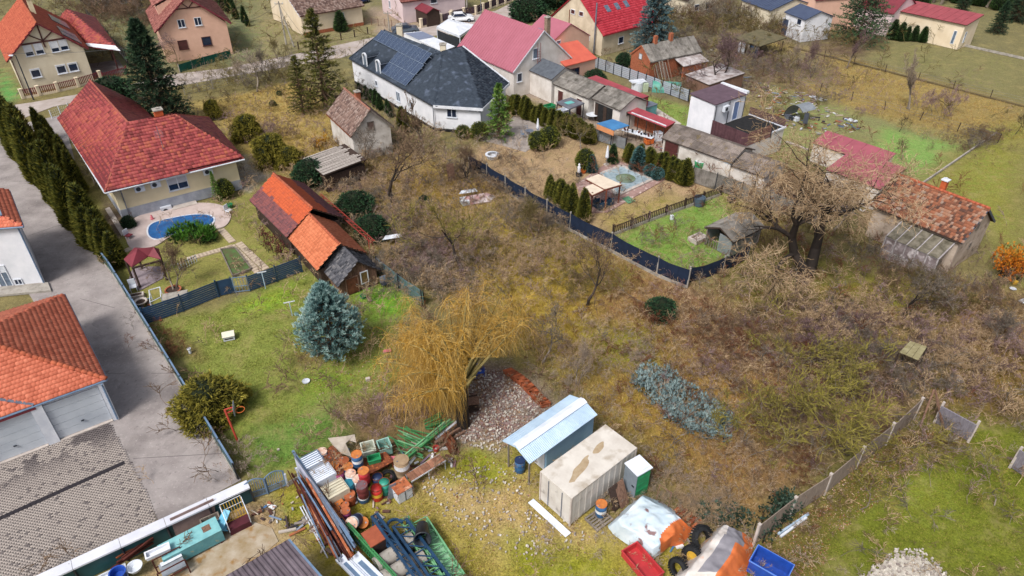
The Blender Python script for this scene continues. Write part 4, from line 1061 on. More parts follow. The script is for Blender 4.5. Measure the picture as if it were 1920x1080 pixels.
for s_ in (-1,1):tm.bar((mw,-.05,zb + .1),(mw + s_ * hwid * .52,-.05,zb + (h.zr - zb) * .45),.1,.13)
tm.make('timber_frame',MT['brown'],h.root)
downpipe(h,.1,-.08,4.2,MT['brown']);cq=loc_(h,G(83,30,7));chimney(h,(h.W * .56,7.0,h.zr - .5),.55,1.8,MT['yellow'],cap=MT['zinc'])
E_=[Vector(q) for q in h.polys[1]];al=(E_[1] - E_[0]).normalized();us=(E_[3] - E_[0]);
for a in ((.4,2.6),(3.0,5.2),(8.6,12.5)):
 p_=[E_[0] + al * a[0] + us * .12,E_[0] + al * a[1] + us * .12,E_[0] + al * a[1] + us * .5,E_[0] + al * a[0] + us * .5]
 MB().slab([q + Vector((.05,0,.12)) for q in p_],(0,0,.06)).make('solar_collector',mat('collector_glass','#4a5262',.2,'#5a6272',1),h.root)
cpz=3.1;cr_=thing('carport','red roofed carport on brown posts built against the yellow house','carport',G(180,140),h.a)
CP=lambda x,y,z:Vector(((G(x,y,z) - G(180,140)).dot(h.u),(G(x,y,z) - G(180,140)).dot(h.v),z))
cpoly=[[CP(168,88,cpz),CP(225,95,cpz),CP(125,17,5.4)],[CP(225,95,cpz),CP(178,32,cpz),CP(125,17,5.4)],[CP(168,88,cpz),CP(125,17,5.4),CP(100,45,cpz)]]
for p in cpoly:s=MB().slab(p,(0,0,-.1)).make('roof_slope',MT['winered'],cr_);tiles([p],.36,.28,.03,TILE['red'],s,hump=.12)
MB().slab([CP(165,87,cpz + .04),CP(226,95.5,cpz + .04),CP(216,86,cpz + .35),CP(160,81,cpz + .35)],(0,0,.04)).make('edge_sheet',MT['white'],cr_)
for (x,y) in ((222,132),(212,112),(200,92)):q=CP(x,y,0);MB().bar((q.x,q.y,0),(q.x,q.y,cpz - .1),.16).make('post',MT['brown'],cr_)
# --- peach house
h=ghouse('peach_house','two storey peach coloured house with brown tiled roof and wine red barge boards','house',(290,61),(438,49),None,4.4,(347,-6),over=(.6,.5),wm=MT['peach'],rm=MT['brown'],tile=(.34,.26,.03,'brown'),rz=28,D=13)
verge(h,MT['winered'],.22)
for x,y in ((340,44),(371,40)):win_px(h,'y0',x,y,.95,1.1,MT['white'],MT['glass'],split=2)
win_px(h,'y0',387.5,77,1.25,1.25,MT['brown'],MT['glass'],split=1);win_px(h,'y0',343,84,1.25,1.25,MT['brown'],MT['brown'],split=1)
d0=MB();zb=h.ze + (h.zr - h.ze) * .62;mw=h.W / 2;hwid=(mw + .5) * .38 - .05
d0.bar((mw - hwid,-.05,zb),(mw + hwid,-.05,zb),.1,.14).bar((mw,-.05,zb),(mw - hwid * .5,-.05,zb + .9),.08,.12).bar((mw,-.05,zb),(mw + hwid * .5,-.05,zb + .9),.08,.12);d0.make('timber_frame',MT['brown'],h.root)
E_=[Vector(q) for q in h.polys[0]]
dq=[E_[0] + (E_[1] - E_[0]) * .35 + (E_[3] - E_[0]) * .25,E_[0] + (E_[1] - E_[0]) * .75 + (E_[3] - E_[0]) * .25,E_[0] + (E_[1] - E_[0]) * .75 + (E_[3] - E_[0]) * .9,E_[0] + (E_[1] - E_[0]) * .35 + (E_[3] - E_[0]) * .9]
dz=Vector((0,0,1.3));MB().add([dq[0],dq[0] + dz,dq[3],dq[1],dq[1] + dz,dq[2]],[(0,2,1),(3,4,5),(0,1,4,3)]).make('dormer',MT['peach'],h.root)
dpoly=[dq[0] + dz + Vector((-.5,0,0)),dq[1] + dz + Vector((-.5,0,0)),dq[2] + Vector((0,0,.1)),dq[3] + Vector((0,0,.1))]
s=MB().slab(dpoly,(0,0,.1)).make('dormer_roof',MT['brown'],h.root);tiles([[q + Vector((0,0,.1)) for q in dpoly]],.34,.26,.03,TILE['brown'],s)
# --- cream bungalow top centre
h=ghouse('cream_bungalow','cream bungalow with faded brown tiled roof beyond the street','house',(562,31),(674,12),(508,-2),3.1,None,ridge='x',over=(.3,.4),wm=MT['cream2'],rm=MT['brown'],tile=(.34,.26,.03,'oldpink'),zr=6.6,W=11)
verge(h,MT['white'],.14)
MB().bb(-.02,h.W + .02,-.03,0,0,.5).make('plinth',MT['brick'],h.root)
win_px(h,'y0',589,42,1.1,1.3,MT['white'],MT['glass_l']);win_px(h,'y0',640,32,1.1,1.3,MT['white'],MT['glass_l'])
ghx=h
# --- pinkish house top
h=ghouse('pink_rendered_house','pale pinkish rendered house with white windows at the top edge behind the street','house',(752,5),(835,-8),(690,-22),3.4,None,ridge='x',over=(.3,.3),wm=MT['pinkwall'],rm=MT['brown'],tile=(.34,.26,.03,'brown'),rz=30,zr=6.5,W=12,D=10)
win_px(h,'x0',731,8,.7,1.2,MT['white'],MT['glass'],split=2);win_px(h,'y0',813,-1,1.2,1.2,MT['white'],MT['glass']);
door(h,'y0',3.2,.1,.9,2.0,MT['white'],MT['white'])
bs=ghouse('bin_shelter','small red roofed shed standing behind the cream pillared fence','shed',(800,25),(808,21),None,2.2,None,ridge='y',over=(.15,.2),wm=MT['darkwood'],rm=MT['winered'],rz=35,W=2.6,D=4.2,zr=2.9)
# --- house with the pink metal roof
h=ghouse('pink_roof_house','white gabled house with large smooth pink metal roof and outside ladder','house',(962,136),None,(862,88),3.3,(1022,57),over=(.2,.15),wm=MT['plaster'],rm=MT['pinkroof'],rz=37,W=9.6)
verge(h,MT['white'],.14)
E_=[Vector(q) for q in h.polys[0]]
nn=26
for k in range(nn):
 a=E_[0].lerp(E_[1],(k + .5) / nn);b=E_[3].lerp(E_[2],(k + .5) / nn)
 link('seam',MB().bar(a + Vector((0,0,.015)),b + Vector((0,0,.015)),.03,.04).mesh('seam'),MT['pinkroof'],h.slopes[0])
win_px(h,'y0',1004,100,.9,1.3,MT['white'],MT['glass_l']);win_px(h,'y0',974,145,.8,1.1,MT['white'],MT['glass'])
q=on_plane(wld(h,E_[0]),(h.u * 0 + (Vector(E_[1]) - E_[0]).cross(E_[3] - E_[0])).normalized(),1009,60)
sk=loc_(h,G(1010,59,h.zr - .4));MB().box((sk.x,sk.y,sk.z + .1),(.7,.9,.12),ry=-.5).make('skylight',MT['glass_l'],h.root)
chimney(h,(h.W * .62,.6,h.zr - .9),.55,2.1,mat('grey_brick','#9c8876',.9,'#7b6655',6),cap=MT['concrete'])
ld=MB();s0=(h.W * .42,-.15)
for dx in (-.22,.22):ld.bar((s0[0] + dx,-.15,2.6),(s0[0] + dx,-.15,h.zr - 1.4),.04)
for k in range(9):ld.bar((s0[0] - .22,-.15,2.7 + k * .3),(s0[0] + .22,-.15,2.7 + k * .3),.03)
ld.make('ladder',mat('red_oxide_ladder','#8c3d3a',.7),h.root)
st=MB();m_=mat('red_oxide_ladder','#8c3d3a',.7)
for k in range(10):st.box((h.W * .5 + k * .27,-1.2,2.3 - k * .22),(.25,.8,.04))
for dy in (-1.6,-.8):st.bar((h.W * .48,dy,2.4),(h.W * .5 + 2.6,dy,.15),.05,.12);st.bar((h.W * .48,dy,3.3),(h.W * .5 + 2.6,dy,1.0),.04)
st.box((h.W * .4,-1.1,2.35),(1.6,1.7,.08));
for dx in (-.7,.7):st.bar((h.W * .4 + dx,-1.9,0),(h.W * .4 + dx,-1.9,3.3),.06)
st.make('steel_stair',m_,h.root)
# --- house with the bright red roof
h=ghouse('red_metal_roof_house','beige two storey house with bright red metal roof, three roof windows and a steel flue','house',(1132,67),(1198,50),(1036,33),3.0,(1090,-14),ridge='x',over=(.15,.35),wm=MT['beige'],rm=MT['redroof'],rz=40,W=12)
E_=[Vector(q) for q in h.polys[0]]
for p,s in zip(h.polys,h.slopes):tiles([p],.38,.3,.02,ramp_mat('red_metal_tiles',['#b02a38','#c03544','#cc4350'],.45,.3,.1),s,hump=.1,stagger=0)
verge(h,MT['redroof'],.14)
for x,y in ((1074.5,22),(1090,26)):win_px(h,'x0',x,y,.9,.7,MT['white'],MT['brown'],sill=False)
for x,y in ((1088,67),(1102,71)):win_px(h,'x0',x,y,.9,.7,MT['white'],MT['glass'],sill=False)
win_px(h,'y0',1164,75,1.1,1.0,MT['white'],MT['glass'])
nr_=(E_[1] - E_[0]).cross(E_[3] - E_[0]).normalized()
nw=(h.u * nr_.x + h.v * nr_.y + Vector((0,0,nr_.z)))
ang=math.atan2(h.zr - h.ze,(h.D + .7) / 2)
for x,y in ((1139,17),(1157,12.5),(1174,8)):
 q=loc_(h,on_plane(wld(h,E_[0]),nw,x,y));f=MB().box((q.x,q.y,q.z + .06),(.8,1.15,.12),rx=ang).make('roof_window',MT['zinc'],h.root);MB().box((q.x,q.y - .03,q.z + .13),(.62,.95,.02),rx=ang).make('pane',MT['glass_l'],f)
MB().tube((-.35,1.2,.2),(-.35,1.2,7.2),.11,.11,8).make('flue',MT['zinc'],h.root)
MB().tube((-.1,h.D * .62,.2),(-.1,h.D * .62,5.2),.05,.05,6).make('downpipe',MT['rust'],h.root)
ext=ghouse('peach_extension','peach extension with a plain orange metal roof between the pink and red roofed houses','house',(1060,124),(1105,112),(1032,107),2.8,None,ridge='x',over=(.1,.2),wm=MT['peach'],rm=MT['orangeroof'],rz=37,W=5.5,D=8,zr=4.2)
h=ext;window(h,'y0',1.6,1.2,1.8,1.9,MT['brown'],MT['glass'],split=2,sill=False)
ex2=ghouse('gable_annex','peach gabled annex joining the pink roofed house from behind','house',(1030,84),(1040,80),None,3.4,None,over=(.1,.1),wm=MT['peach'],rm=MT['pinkroof'],rz=37,W=7.5,D=6,zr=5.6)
window(ex2,'y0',1.6,3.2,.8,1.0,MT['white'],MT['glass_l'])
# --- brick house
h=ghouse('brick_house','small rough orange brick house with weathered dark grey roof and leaning timber','house',(1219,117),None,(1180,101),2.7,(1201,85),ridge='x',over=(.1,.15),wm=MT['brick'],rm=MT['eternit'],rz=30,W=9)
sheets(h.polys[0],8,2,MT['eternit'],h.root,pitch=.3,amp=.02);sheets(h.polys[1],8,2,MT['eternit'],h.root,pitch=.3,amp=.02)
verge(h,MT['brick'],.2)
window(h,'x0',h.D * .5,2.9,.7,.8,MT['greywood'],MT['white_p'],sill=False)
for k,fx in ((0,.25),(1,.55)):chimney(h,(h.W * fx,h.D * .5,h.zr - .1),.45,1.0,MT['brick'])
for k in range(9):
 x=.4 + k * .3;link('leaning_plank',MB().bar((x,-1.3 - random.uniform(0,.5),.05),(x + random.uniform(-.2,.3),-.12,2.2 + random.uniform(0,.5)),.16,.04,tint=random.random()).mesh('leaning_plank'),MT['greywood'] if k % 2 else MT['wood'],h.root)
an=MB().slab([(4.2,-1.9,1.9),(8.6,-1.9,1.9),(8.6,0,2.4),(4.2,0,2.4)],(0,0,.1)).make('porch_roof',mat('snowy_old_felt','#b9b3b4',.9,'#7a6a66',1.2),h.root)
MB().bb(4.3,8.5,-1.8,-1.6,0,1.85).make('porch_wall',MT['brick'],h.root)
# --- long white shed with two grey roofs
def shed(name,label,O,Y,ze,W,rz,zr,wm,sm,ny,nx=2,over=.2,mono=False,D=None,pitch=.18,amp=.025,tl=True,low_gable=None):
 h=frame_house(name,label,'shed',O,Y,Y,ze,(over,over),R(rz))
 h.EW=W;h.W=W - 2 * over
 if D:h.ED=D;h.D=D - 2 * over
 h.zr=zr
 if mono:h.polys=[[(-over,-over,ze),(-over,h.D + over,ze),(h.W + over,h.D + over,zr),(h.W + over,-over,zr)]]
 else:h.polys=slopes(h,zr,'y')
 if wm:
  if mono:
   zi,zk=ze - .03,zr - .03
   MB().add([(0,0,0),(h.W,0,0),(h.W,0,zk),(0,0,zi),(0,h.D,0),(h.W,h.D,0),(h.W,h.D,zk),(0,h.D,zi)],[(0,1,2,3),(7,6,5,4),(0,3,7,4),(1,5,6,2),(3,2,6,7)]).make('wall',wm,h.root)
  else:walls(h,zr,'y',wm)
 for p in h.polys:
  MB().slab(p,(0,0,-.05)).make('roof_deck',MT['darkwood'],h.root)
  if sm:sheets(p,ny,nx,sm,h.root,pitch=pitch,amp=amp)
 return h
h1=shed('long_shed','long low white shed with mottled grey corrugated roof and arched brown doors',(1104,186),(1034,157),2.5,4.6,37,3.6,MT['plaster_old'],MT['eternit'],8)
for fy in (.25,.8):door(h1,'x0',h1.D * fy,.05,.9,1.9,MT['brown'],MT['plaster'])
h2=shed('open_fronted_shed','white shed with plain grey corrugated roof and two dark open bays',(1163,208),(1105,187),2.5,4.6,37,3.6,MT['plaster'],MT['eternit'],6)
for y in (h2.D * .45,h2.D * .78):MB().bb(-.03,.02,y - .75,y + .75,.05,2.2).make('bay_shade',MT['darkgrey'],h2.root);MB().bb(-.06,-.031,y + .2,y + .7,.05,2.1).make('door_leaf',MT['darkwood'],h2.root)  # dark slabs on the solid wall paint the shade inside two bays
window(h2,'y0',1.3,1.8,.6,.5,MT['greywood'],MT['glass'],sill=False)
h3=shed('roofed_passage','narrow white building with grey felt roof between the pink roofed house and the long shed',(1034,150),(985,128),3.0,4.4,37,4.1,MT['plaster'],None,4,D=5)
for p in h3.polys:MB().slab([Vector(q) + Vector((0,0,.004)) for q in p],(0,0,.03)).make('roofing_felt',mat('grey_felt','#5c626b',.9,'#4a4f58',2),h3.root)
MB().bb(-1.6,-.02,.6,2.6,0,.1)
h4=shed('workshop','low workshop with brownish corrugated roof beside the brown fenced terrace',(1372,306),(1258,250),2.1,4.4,44,3.0,MT['plaster_old'],MT['eternit_b'],10)
door(h4,'x0',h4.D * .86,.05,1.6,1.9,MT['brown'],MT['greywood'])
h5=shed('workshop','sagging far end of the brown corrugated workshop under the bare tree',(1436,334),(1380,300),1.7,4.2,44,2.5,MT['plaster_old'],MT['eternit_b'],4)
MB().slab([Vector(h5.polys[0][1]) + Vector((-.1,-.3,.1)),Vector(h5.polys[0][1]) + Vector((-.1,.4,.1)),Vector(h5.polys[0][2]) + Vector((0,.4,.12)),Vector(h5.polys[0][2]) + Vector((0,-.3,.12))],(0,0,.03)).make('translucent_strip',MT['paleblue'],h5.root)
h6=shed('red_lean_to','low shed with a long red sheet roof beside the white open fronted shed',(1248,240),(1187,207),1.9,1.6,40,2.1,None,None,1,mono=True,over=.05)
MB().slab([Vector(q) + Vector((0,0,.02)) for q in h6.polys[0]],(0,0,.05)).make('roof_panel',mat('dull_red_sheet','#a5404a',.6,'#8c343f',1),h6.root)
MB().bar((.2,.1,2.03),(.2,h6.D - .5,2.03),.12,.1).make('gutter',MT['white_p'],h6.root)
for k in range(5):MB().bar((.05,.2 + k * h6.D / 4.5,0),(.05,.2 + k * h6.D / 4.5,1.8),.08).make('post',MT['darkwood'],h6.root)
MB().bb(1.35,1.42,0,h6.D,0,1.95).make('back_wall',MT['brick'],h6.root)
h7=shed('red_container','dark red box shed at the end of the white sheds',(1190,190),(1160,175),2.6,2.3,37,2.65,mat('container_red','#961f2e',.6,'#7c1926',2),None,1,mono=True,over=.02,D=9)
MB().slab([Vector(q) + Vector((0,0,.02)) for q in h7.polys[0]],(0,0,.05)).make('roof_panel',mat('dull_red_sheet','#a5404a',.6,'#8c343f',1),h7.root)
cs=shed('collapsed_shed','half collapsed shed with bleached broken slats on its roof among evergreen bushes',(607,330),(556,302),1.9,4.6,38,2.3,None,None,1,mono=True,over=.1)
p=[Vector(q) for q in cs.polys[0]]
for k in range(18):
 a=p[0].lerp(p[1],(k + .5) / 18);b=p[3].lerp(p[2],(k + .5) / 18);b=a.lerp(b,random.uniform(.75,1))
 link('roof_slat',MB().bar(a + Vector((0,0,.06 + random.uniform(0,.05))),b + Vector((0,0,.06)),.17,.03,tint=random.uniform(.5,1)).mesh('roof_slat'),mat('bleached_wood','#b5aca6',.9,'#857c74',3,stretch=(4,4,1),attr=(.7,1.2)),cs.root)
MB().bb(.1,cs.W - .1,.1,cs.D - .1,0,1.7).make('wall',MT['darkwood'],cs.root)
# --- flat roofed white building and its brown terrace
h=frame_house('flat_roof_building','white box shaped building with flat purplish brown roof and a raised brown terrace','building',(1342,196),(1406,177),(1294,186),5.2,.05,R(37));h.EW=5.2;h.W=5.1;h.ED=3.4;h.D=3.3
MB().bb(0,h.W,0,h.D,0,5.1).make('wall',MT['whitewall'],h.root)
MB().slab([(-.12,-.12,5.12),(h.W + .12,-.12,5.12),(h.W + .12,h.D + .12,5.3),(-.12,h.D + .12,5.3)],(0,0,.12)).make('flat_roof',MT['purpleroof'],h.root)
MB().bb(h.W - .2,h.W + .2,-.12,h.D + .12,5.2,5.5).make('parapet',MT['white'],h.root)
TZ=2.6;TW,TD=6.2,4.6
window(h,'y0',3.6,3.7,.95,2.1,MT['white'],mat('blue_door','#6f87b5',.5),split=1,sill=False)
ac_unit(h,'y0',1358,202,.8,.6)
for x in (.15,2.3,4.9):downpipe(h,x,-.08,5.0,MT['darkmetal'],2.6,.04)
MB().bb(0,TW,-TD,-.02,0,TZ).make('terrace_block',MT['plaster'],h.root)
MB().bb(.1,TW - .1,-TD + .1,-.1,TZ + .002,TZ + .04).make('terrace_floor',MT['darkgrey'],h.root)
pbrown=mat('terrace_boards','#5f4046',.8,'#4b3238',2,attr=(.8,1.2))
for k in range(22):link('fence_board',MB().bb(-.05,.0,-TD + k * TD / 22 + .005,-TD + (k + 1) * TD / 22 - .005,TZ - 1.5,TZ + .9,tint=random.random()).mesh('fence_board'),pbrown,h.root)
ph_=mat('terrace_slats','#8c6458',.8,'#72504a',2,attr=(.8,1.2))
for k in range(6):link('fence_slat',MB().bb(0,TW * .62,-TD - .03,-TD,TZ - .4 + k * .24,TZ - .4 + k * .24 + .19,tint=random.random()).mesh('fence_slat'),ph_,h.root);link('fence_slat',MB().bb(TW - .04,TW,-TD,0,TZ + k * .16,TZ + k * .16 + .1,tint=random.random()).mesh('fence_slat'),pbrown,h.root)
MB().bb(TW * .62,TW + .15,-TD - .12,-TD + .05,TZ - .02,TZ + .14).bb(TW - .05,TW + .15,-TD + .052,-.02,TZ - .02,TZ + .14).make('parapet_cap',MT['white'],h.root)
for x in (2.0,TW * .62):MB().bar((x,-TD - .06,TZ - .5),(x,-TD - .06,TZ + 1.1),.09).make('post',MT['darkmetal'],h.root)
# --- pink sheet sheds under the bare tree
for lab,O,Y,W_s,ze,zr in (('long dull pink sheet roof shed standing farther back behind the bare tree',(1652,313),(1531,264),2.6,2.0,2.6),('wide dull pink sheet roof shed beside the mixed tile house',(1650,356),(1540,322),4.6,2.2,2.9)):
 h=shed('pink_shed',lab,O,Y,ze,W_s,40,zr,MT['plaster'],None,1,mono=True,over=.12)
 P4=[Vector(q) for q in h.polys[0]];n_=5
 for k in range(n_):MB().slab([q + Vector((0,0,.02)) for q in (P4[0].lerp(P4[1],k / n_ + .002),P4[0].lerp(P4[1],(k + 1) / n_ - .002),P4[3].lerp(P4[2],(k + 1) / n_ - .002),P4[3].lerp(P4[2],k / n_ + .002))],(0,0,.04 + .006 * (k % 2))).make('roof_panel',mat('dull_pink_sheet','#a0505e',.6,'#8e4552',.8),h.root)
 # --- coop with corrugated roof in the green yard
h=ghouse('animal_shelter','low animal shelter with bleached corrugated roof standing in the bright green yard','shelter',(1375,455),None,(1318,428),1.6,None,ridge='x',over=(.15,.2),wm=None,rm=MT['darkwood'],rz=37,W=4.2,zr=2.3)
for p in h.polys:sheets(p,4,1,MT['eternit'],h.root,pitch=.15)
MB().bb(.0,.05,.0,h.D * .5,.05,1.7).make('end_wall',MT['metalsheet'],h.root)
MB().bb(.02,h.W,.02,.06,0,1.5).bb(.02,h.W,h.D - .05,h.D,0,1.5).bb(h.W - .05,h.W,.06,h.D - .06,0,1.5).make('wall',MT['metalsheet'],h.root)
for k in range(5):MB().bar((-.02,h.D * .55 + k * .25,.05),(-.02,h.D * .55 + k * .25,.8),.08,.04).make('slat',MT['greywood'],h.root)
MB().bar((-.02,h.D * .52,.8),(-.02,h.D,.8),.1,.06).bar((-.02,h.D * .98,0),(-.02,h.D * .98,1.6),.08).make('rail',MT['greywood'],h.root)
# -- fences and walls
gp=lambda *a:[G(*p) for p in a]
fence('board_fence','long dark teal board fence along the right side of the grey driveway','fence',gp((142,425),(212,515),(290,640),(368,768),(447,899)),1.25,2.2,'board',MT['darkmetal'],MT['tealpaint'],post=.07,topm=MT['steelblue'],base=MT['concrete'])
wl=thing('boundary_wall','low boundary wall with wide white coping and dark teal face below the paved yard','wall',G(462,935,0))
p,q=G(466,908,1.25) - G(462,935,0),G(40,1103,1.25) - G(462,935,0);d=(q - p).normalized();nn=Vector((-d.y,d.x,0));nn=nn if nn.y < 0 else -nn
for k in range(5):
 a,b=p.lerp(q,k / 5 + .001),p.lerp(q,(k + 1) / 5 - .001)
 MB().bar(a,b,.62,.1).make('coping',mat('coping_white','#d4d6e0',.6,'#c4c6d2',1),wl)
 a2,b2=a + nn * .12,b + nn * .12;MB().slab([Vector((v.x,v.y,.02)) for v in (a2 ,b2,b2 - nn * .1,a2 - nn * .1)],(0,0,1.15)).make('face_panel',MT['tealpaint'],wl)
 MB().bar(Vector((a2.x,a2.y,0)) + nn * .05,Vector((a2.x,a2.y,1.18)) + nn * .05,.08).make('post',MT['darkmetal'],wl)
fence('slatted_fence','navy blue slatted fence between the pool garden and the lawn with the blue spruce','fence',gp((274,609),(345,584),(411,557)),1.45,2.4,'slats',MT['navysteel'],MT['bluepaint'],base=None)
fence('slatted_fence','bright navy board fence with a wire gate ending at the wooden shed','fence',gp((411,556),(440,549)),1.4,2.0,'board',MT['navysteel'],MT['bluepaint'])
fence('slatted_fence','navy blue slatted fence stretch beside the wooden shed','fence',gp((470,546),(520,528),(567,510)),1.4,1.9,'slats',MT['navysteel'],MT['bluepaint'])
def wire_gate(name,label,a,b,hgt,m,bars=9,arch=0.0,cat='gate',group=None):
 r=thing(name,label,cat,a,0,group);d=b - a;mb=MB();hinge=d.normalized()
 for t in (0,1):mb.bar(d * t,d * t + Vector((0,0,hgt)),.06)
 mb.bar(Vector((0,0,.1)),d + Vector((0,0,.1)),.05).bar(Vector((0,0,hgt * .42)),d + Vector((0,0,hgt * .42)),.04)
 pts=[d * (k / 8) + Vector((0,0,hgt + arch * math.sin(math.pi * k / 8))) for k in range(9)];
 for u,v in zip(pts[:-1],pts[1:]):mb.bar(u,v,.05)
 mb.make('gate_frame',m,r)
 for k in range(bars):
  t=(k + .5) / bars;z=hgt + arch * math.sin(math.pi * t)
  link('gate_bar',MB().bar(d * t + Vector((0,0,.1)),d * t + Vector((0,0,z)),.025).mesh('gate_bar'),m,r)
  if arch:link('gate_bar',MB().bar(d * (t + .5 / bars) + Vector((0,0,.1)),d * (t + .5 / bars) + Vector((0,0,hgt * .42)),.02).mesh('gate_bar'),m,r)
 return r
wire_gate('garden_gate','light blue wire gate set in the navy fence',G(442,549),G(470,546),1.4,MT['steelblue'],5)
wire_gate('yard_gate','left leaf of the arched blue grey iron gate beside the white coping wall',G(466,938),G(503,926),1.25,MT['steelblue'],9,.25,group='leaves of the arched iron gate')
wire_gate('yard_gate','right leaf of the arched blue grey iron gate nearest the drums',G(504,925),G(538,911),1.25,MT['steelblue'],9,.25,group='leaves of the arched iron gate')
fence('low_wall','low concrete kerb wall with a single rail between the iron gate and the white racks','wall',gp((540,912),(562,900)),.35,2,'board',MT['white_p'],MT['concrete'],ph=1.0)
fence('screen_fence','long fence hung with dark navy screening cloth on grey posts along the overgrown plot','fence',gp((880,318),(985,384),(1068,432),(1145,471),(1231,517),(1288,540)),1.75,3.3,'screen',MT['concrete'],mat('navy_screen','#1c2a42',.8,'#142035',1.5),post=.1,hang=.12,base=MT['concrete'])
fence('screen_fence','short dark screened fence closing the bright green yard below the animal shelter','fence',gp((1290,531),(1354,511),(1400,486)),1.5,3.0,'screen',MT['concrete'],mat('navy_screen','#1c2a42',.8,'#142035',1.5),post=.1,hang=.2)
fence('picket_fence','low dark wooden picket fence between the beige pool garden and the green yard','fence',gp((1149,441),(1248,403),(1351,366)),.95,2.4,'pickets',MT['darkwood'],MT['darkwood'],post=.12,base=MT['concrete'])
fence('corrugated_fence','grey corrugated sheet fence between the workshop yard and the gardens','fence',gp((1297,342),(1340,356),(1438,390),(1530,425)),1.7,2.2,'sheet',MT['darkmetal'],MT['eternit'])
fence('corrugated_fence','short grey sheet fence beside the blue tarpaulin roof','fence',gp((1116,263),(1145,272),(1172,281)),1.3,1.8,'sheet',MT['darkmetal'],MT['metalsheet'])
fence('concrete_slat_fence','pale grey horizontal slat fence with dark posts in front of the brick house','fence',gp((1107,124),(1180,150),(1290,191)),1.5,1.45,'slats',MT['darkmetal'],mat('pale_slat','#a5acb8',.8,'#8e96a4',1),slats=6,post=.12)
f_=fence('picket_fence','wine red picket fence between cream pillars before the yellow house','fence',gp((44,185),(75,179),(110,172),(148,163),(190,150)),1.15,2.5,'pickets',MT['cream2'],MT['winered'],post=.34,base=MT['cream2'])
fence('picket_fence','wine red picket gate and fence by the red roofed carport','fence',gp((196,152),(240,140)),1.1,2.2,'pickets',MT['winered'],MT['winered'],post=.12)
fence('wire_fence','grey wire mesh fence along the street side of the plot with the old cottage','fence',gp((347,178),(400,167),(455,155),(500,146)),1.2,2.2,'mesh',MT['concrete'],MT['zinc'])
fence('green_screen','low dark green screen fence in front of the peach house','fence',gp((338,137),(384,122),(434,109)),1.15,2.4,'screen',MT['concrete'],mat('green_screen','#0f5547',.8,'#0c463b',1.5))
fence('railing','small white baluster railing beside the red roof house and the street','fence',gp((98,222),(131,208)),.9,1.6,'mesh',MT['white_p'],MT['white_p'])
fence('wire_fence','tall grey wire fence running back from the carport of the yellow house','fence',gp((240,118),(200,70),(165,35)),1.7,2.0,'mesh',MT['darkmetal'],MT['zinc'],base=MT['concrete'])
fence('pillar_fence','dark metal fence with cream pillars opposite the white canopy','fence',gp((790,52),(845,39)),1.35,2.2,'boards_v',MT['cream2'],mat('dark_brown_boards','#4a3a45',.7),post=.42,base=MT['cream2'])
fence('pillar_fence','dark metal fence with cream pillars along the far street end','fence',gp((847,36),(892,27),(932,12),(990,-8)),1.35,2.2,'boards_v',MT['cream2'],mat('dark_brown_boards','#4a3a45',.7),post=.42,base=MT['cream2'])
fence('rail_fence','thin brown post and wire fence before the cream bungalow','fence',gp((560,92),(690,64)),.95,2.4,'mesh',MT['darkwood'],MT['darkwood'],post=.14)
fence('wooden_fence','brown board fence between the cream bungalow yard and the pinkish house','fence',gp((672,45),(760,52)),1.0,1.2,'mesh',MT['wood'],MT['wood'])
fence('mesh_fence','blue green wire mesh fence from the wooden shed towards the golden willow','fence',gp((708,512),(748,545),(792,576)),1.5,2.2,'mesh',MT['darkmetal'],MT['steelblue'])
fence('mesh_screen','teal netting hung behind the wire fence next to the wooden shed','netting',gp((712,511),(750,542),(796,573)),1.35,2.2,'screen',MT['darkmetal'],mat('teal_netting','#4f716f',.85,'#5f6f62',2),post=.05)
reed=mat('reed_panels','#98897d',.95,'#796b60',3.0,stretch=(5,5,.7),attr=(.85,1.15),bump=.5)
fence('panel_fence','weathered grey brown panel fence with concrete posts at the lower right corner of the plot','fence',gp((1412,1024),(1478,972),(1545,928),(1604,878),(1660,834),(1712,785)),1.7,2.35,'board',MT['concrete_l'],reed,post=.13,z0=.1)
for lab,a,b,hgt,tilt in (('leaning grey concrete panel standing askew behind the plot corner',(1752,792),(1816,828),1.55,.16),('grey concrete panel fence starting at the right edge of the photo',(1894,876),(1965,925),1.5,.08)):
 A,Bp=G(*a),G(*b);r=thing('slab_fence',lab,'fence',A,math.atan2((Bp - A).y,(Bp - A).x));L_=(Bp - A).length
 o=MB().box((L_ / 2,0,hgt / 2 + .05),(L_,.06,hgt)).make('panel',mat('grey_slab','#8b8690',.95,'#726d76',2,stretch=(6,6,1),bump=.4),r);o.rotation_euler=(tilt,0,0)
 for x in (0,L_):MB().box((x,-.04,hgt / 2 + .1),(.13,.13,hgt + .25)).make('post',MT['concrete_l'],r)
A_,B__=G(1725,800),G(1738,778);r=thing('fence_post','two pale crossed posts propped beside the leaning concrete panel','posts',A_)
MB().bar((0,0,0),(.5,.9,2.3),.1).make('post',MT['wood'],r);MB().bar((1.3,-.4,0),(.6,.9,2.2),.1).make('post',MT['wood'],r)
def field_fence(label,a,b,hgt=1.1,step=4.0):
 A,Bp=G(*a),G(*b);r=thing('field_fence',label,'fence',A);d=Bp - A;n=max(2,int(d.length / step))
 me=MB().box((0,0,hgt / 2),(.07,.07,hgt)).mesh('post')
 for k in range(n + 1):o=link('post',me,MT['darkwood'],r);o.location=d * (k / n);o.rotation_euler=(random.gauss(0,.05),random.gauss(0,.05),0)
 w_=MB()
 for z in (.35,.7,1.0):w_.bar(Vector((0,0,z)),d + Vector((0,0,z)),.012)
 w_.make('wire',MT['zinc'],r);return r
field_fence('thin post and wire fence between the two upper right meadows',(1545,108),(1930,202))
field_fence('thin post and wire fence along the vegetable plot at the right',(1430,140),(1870,268))
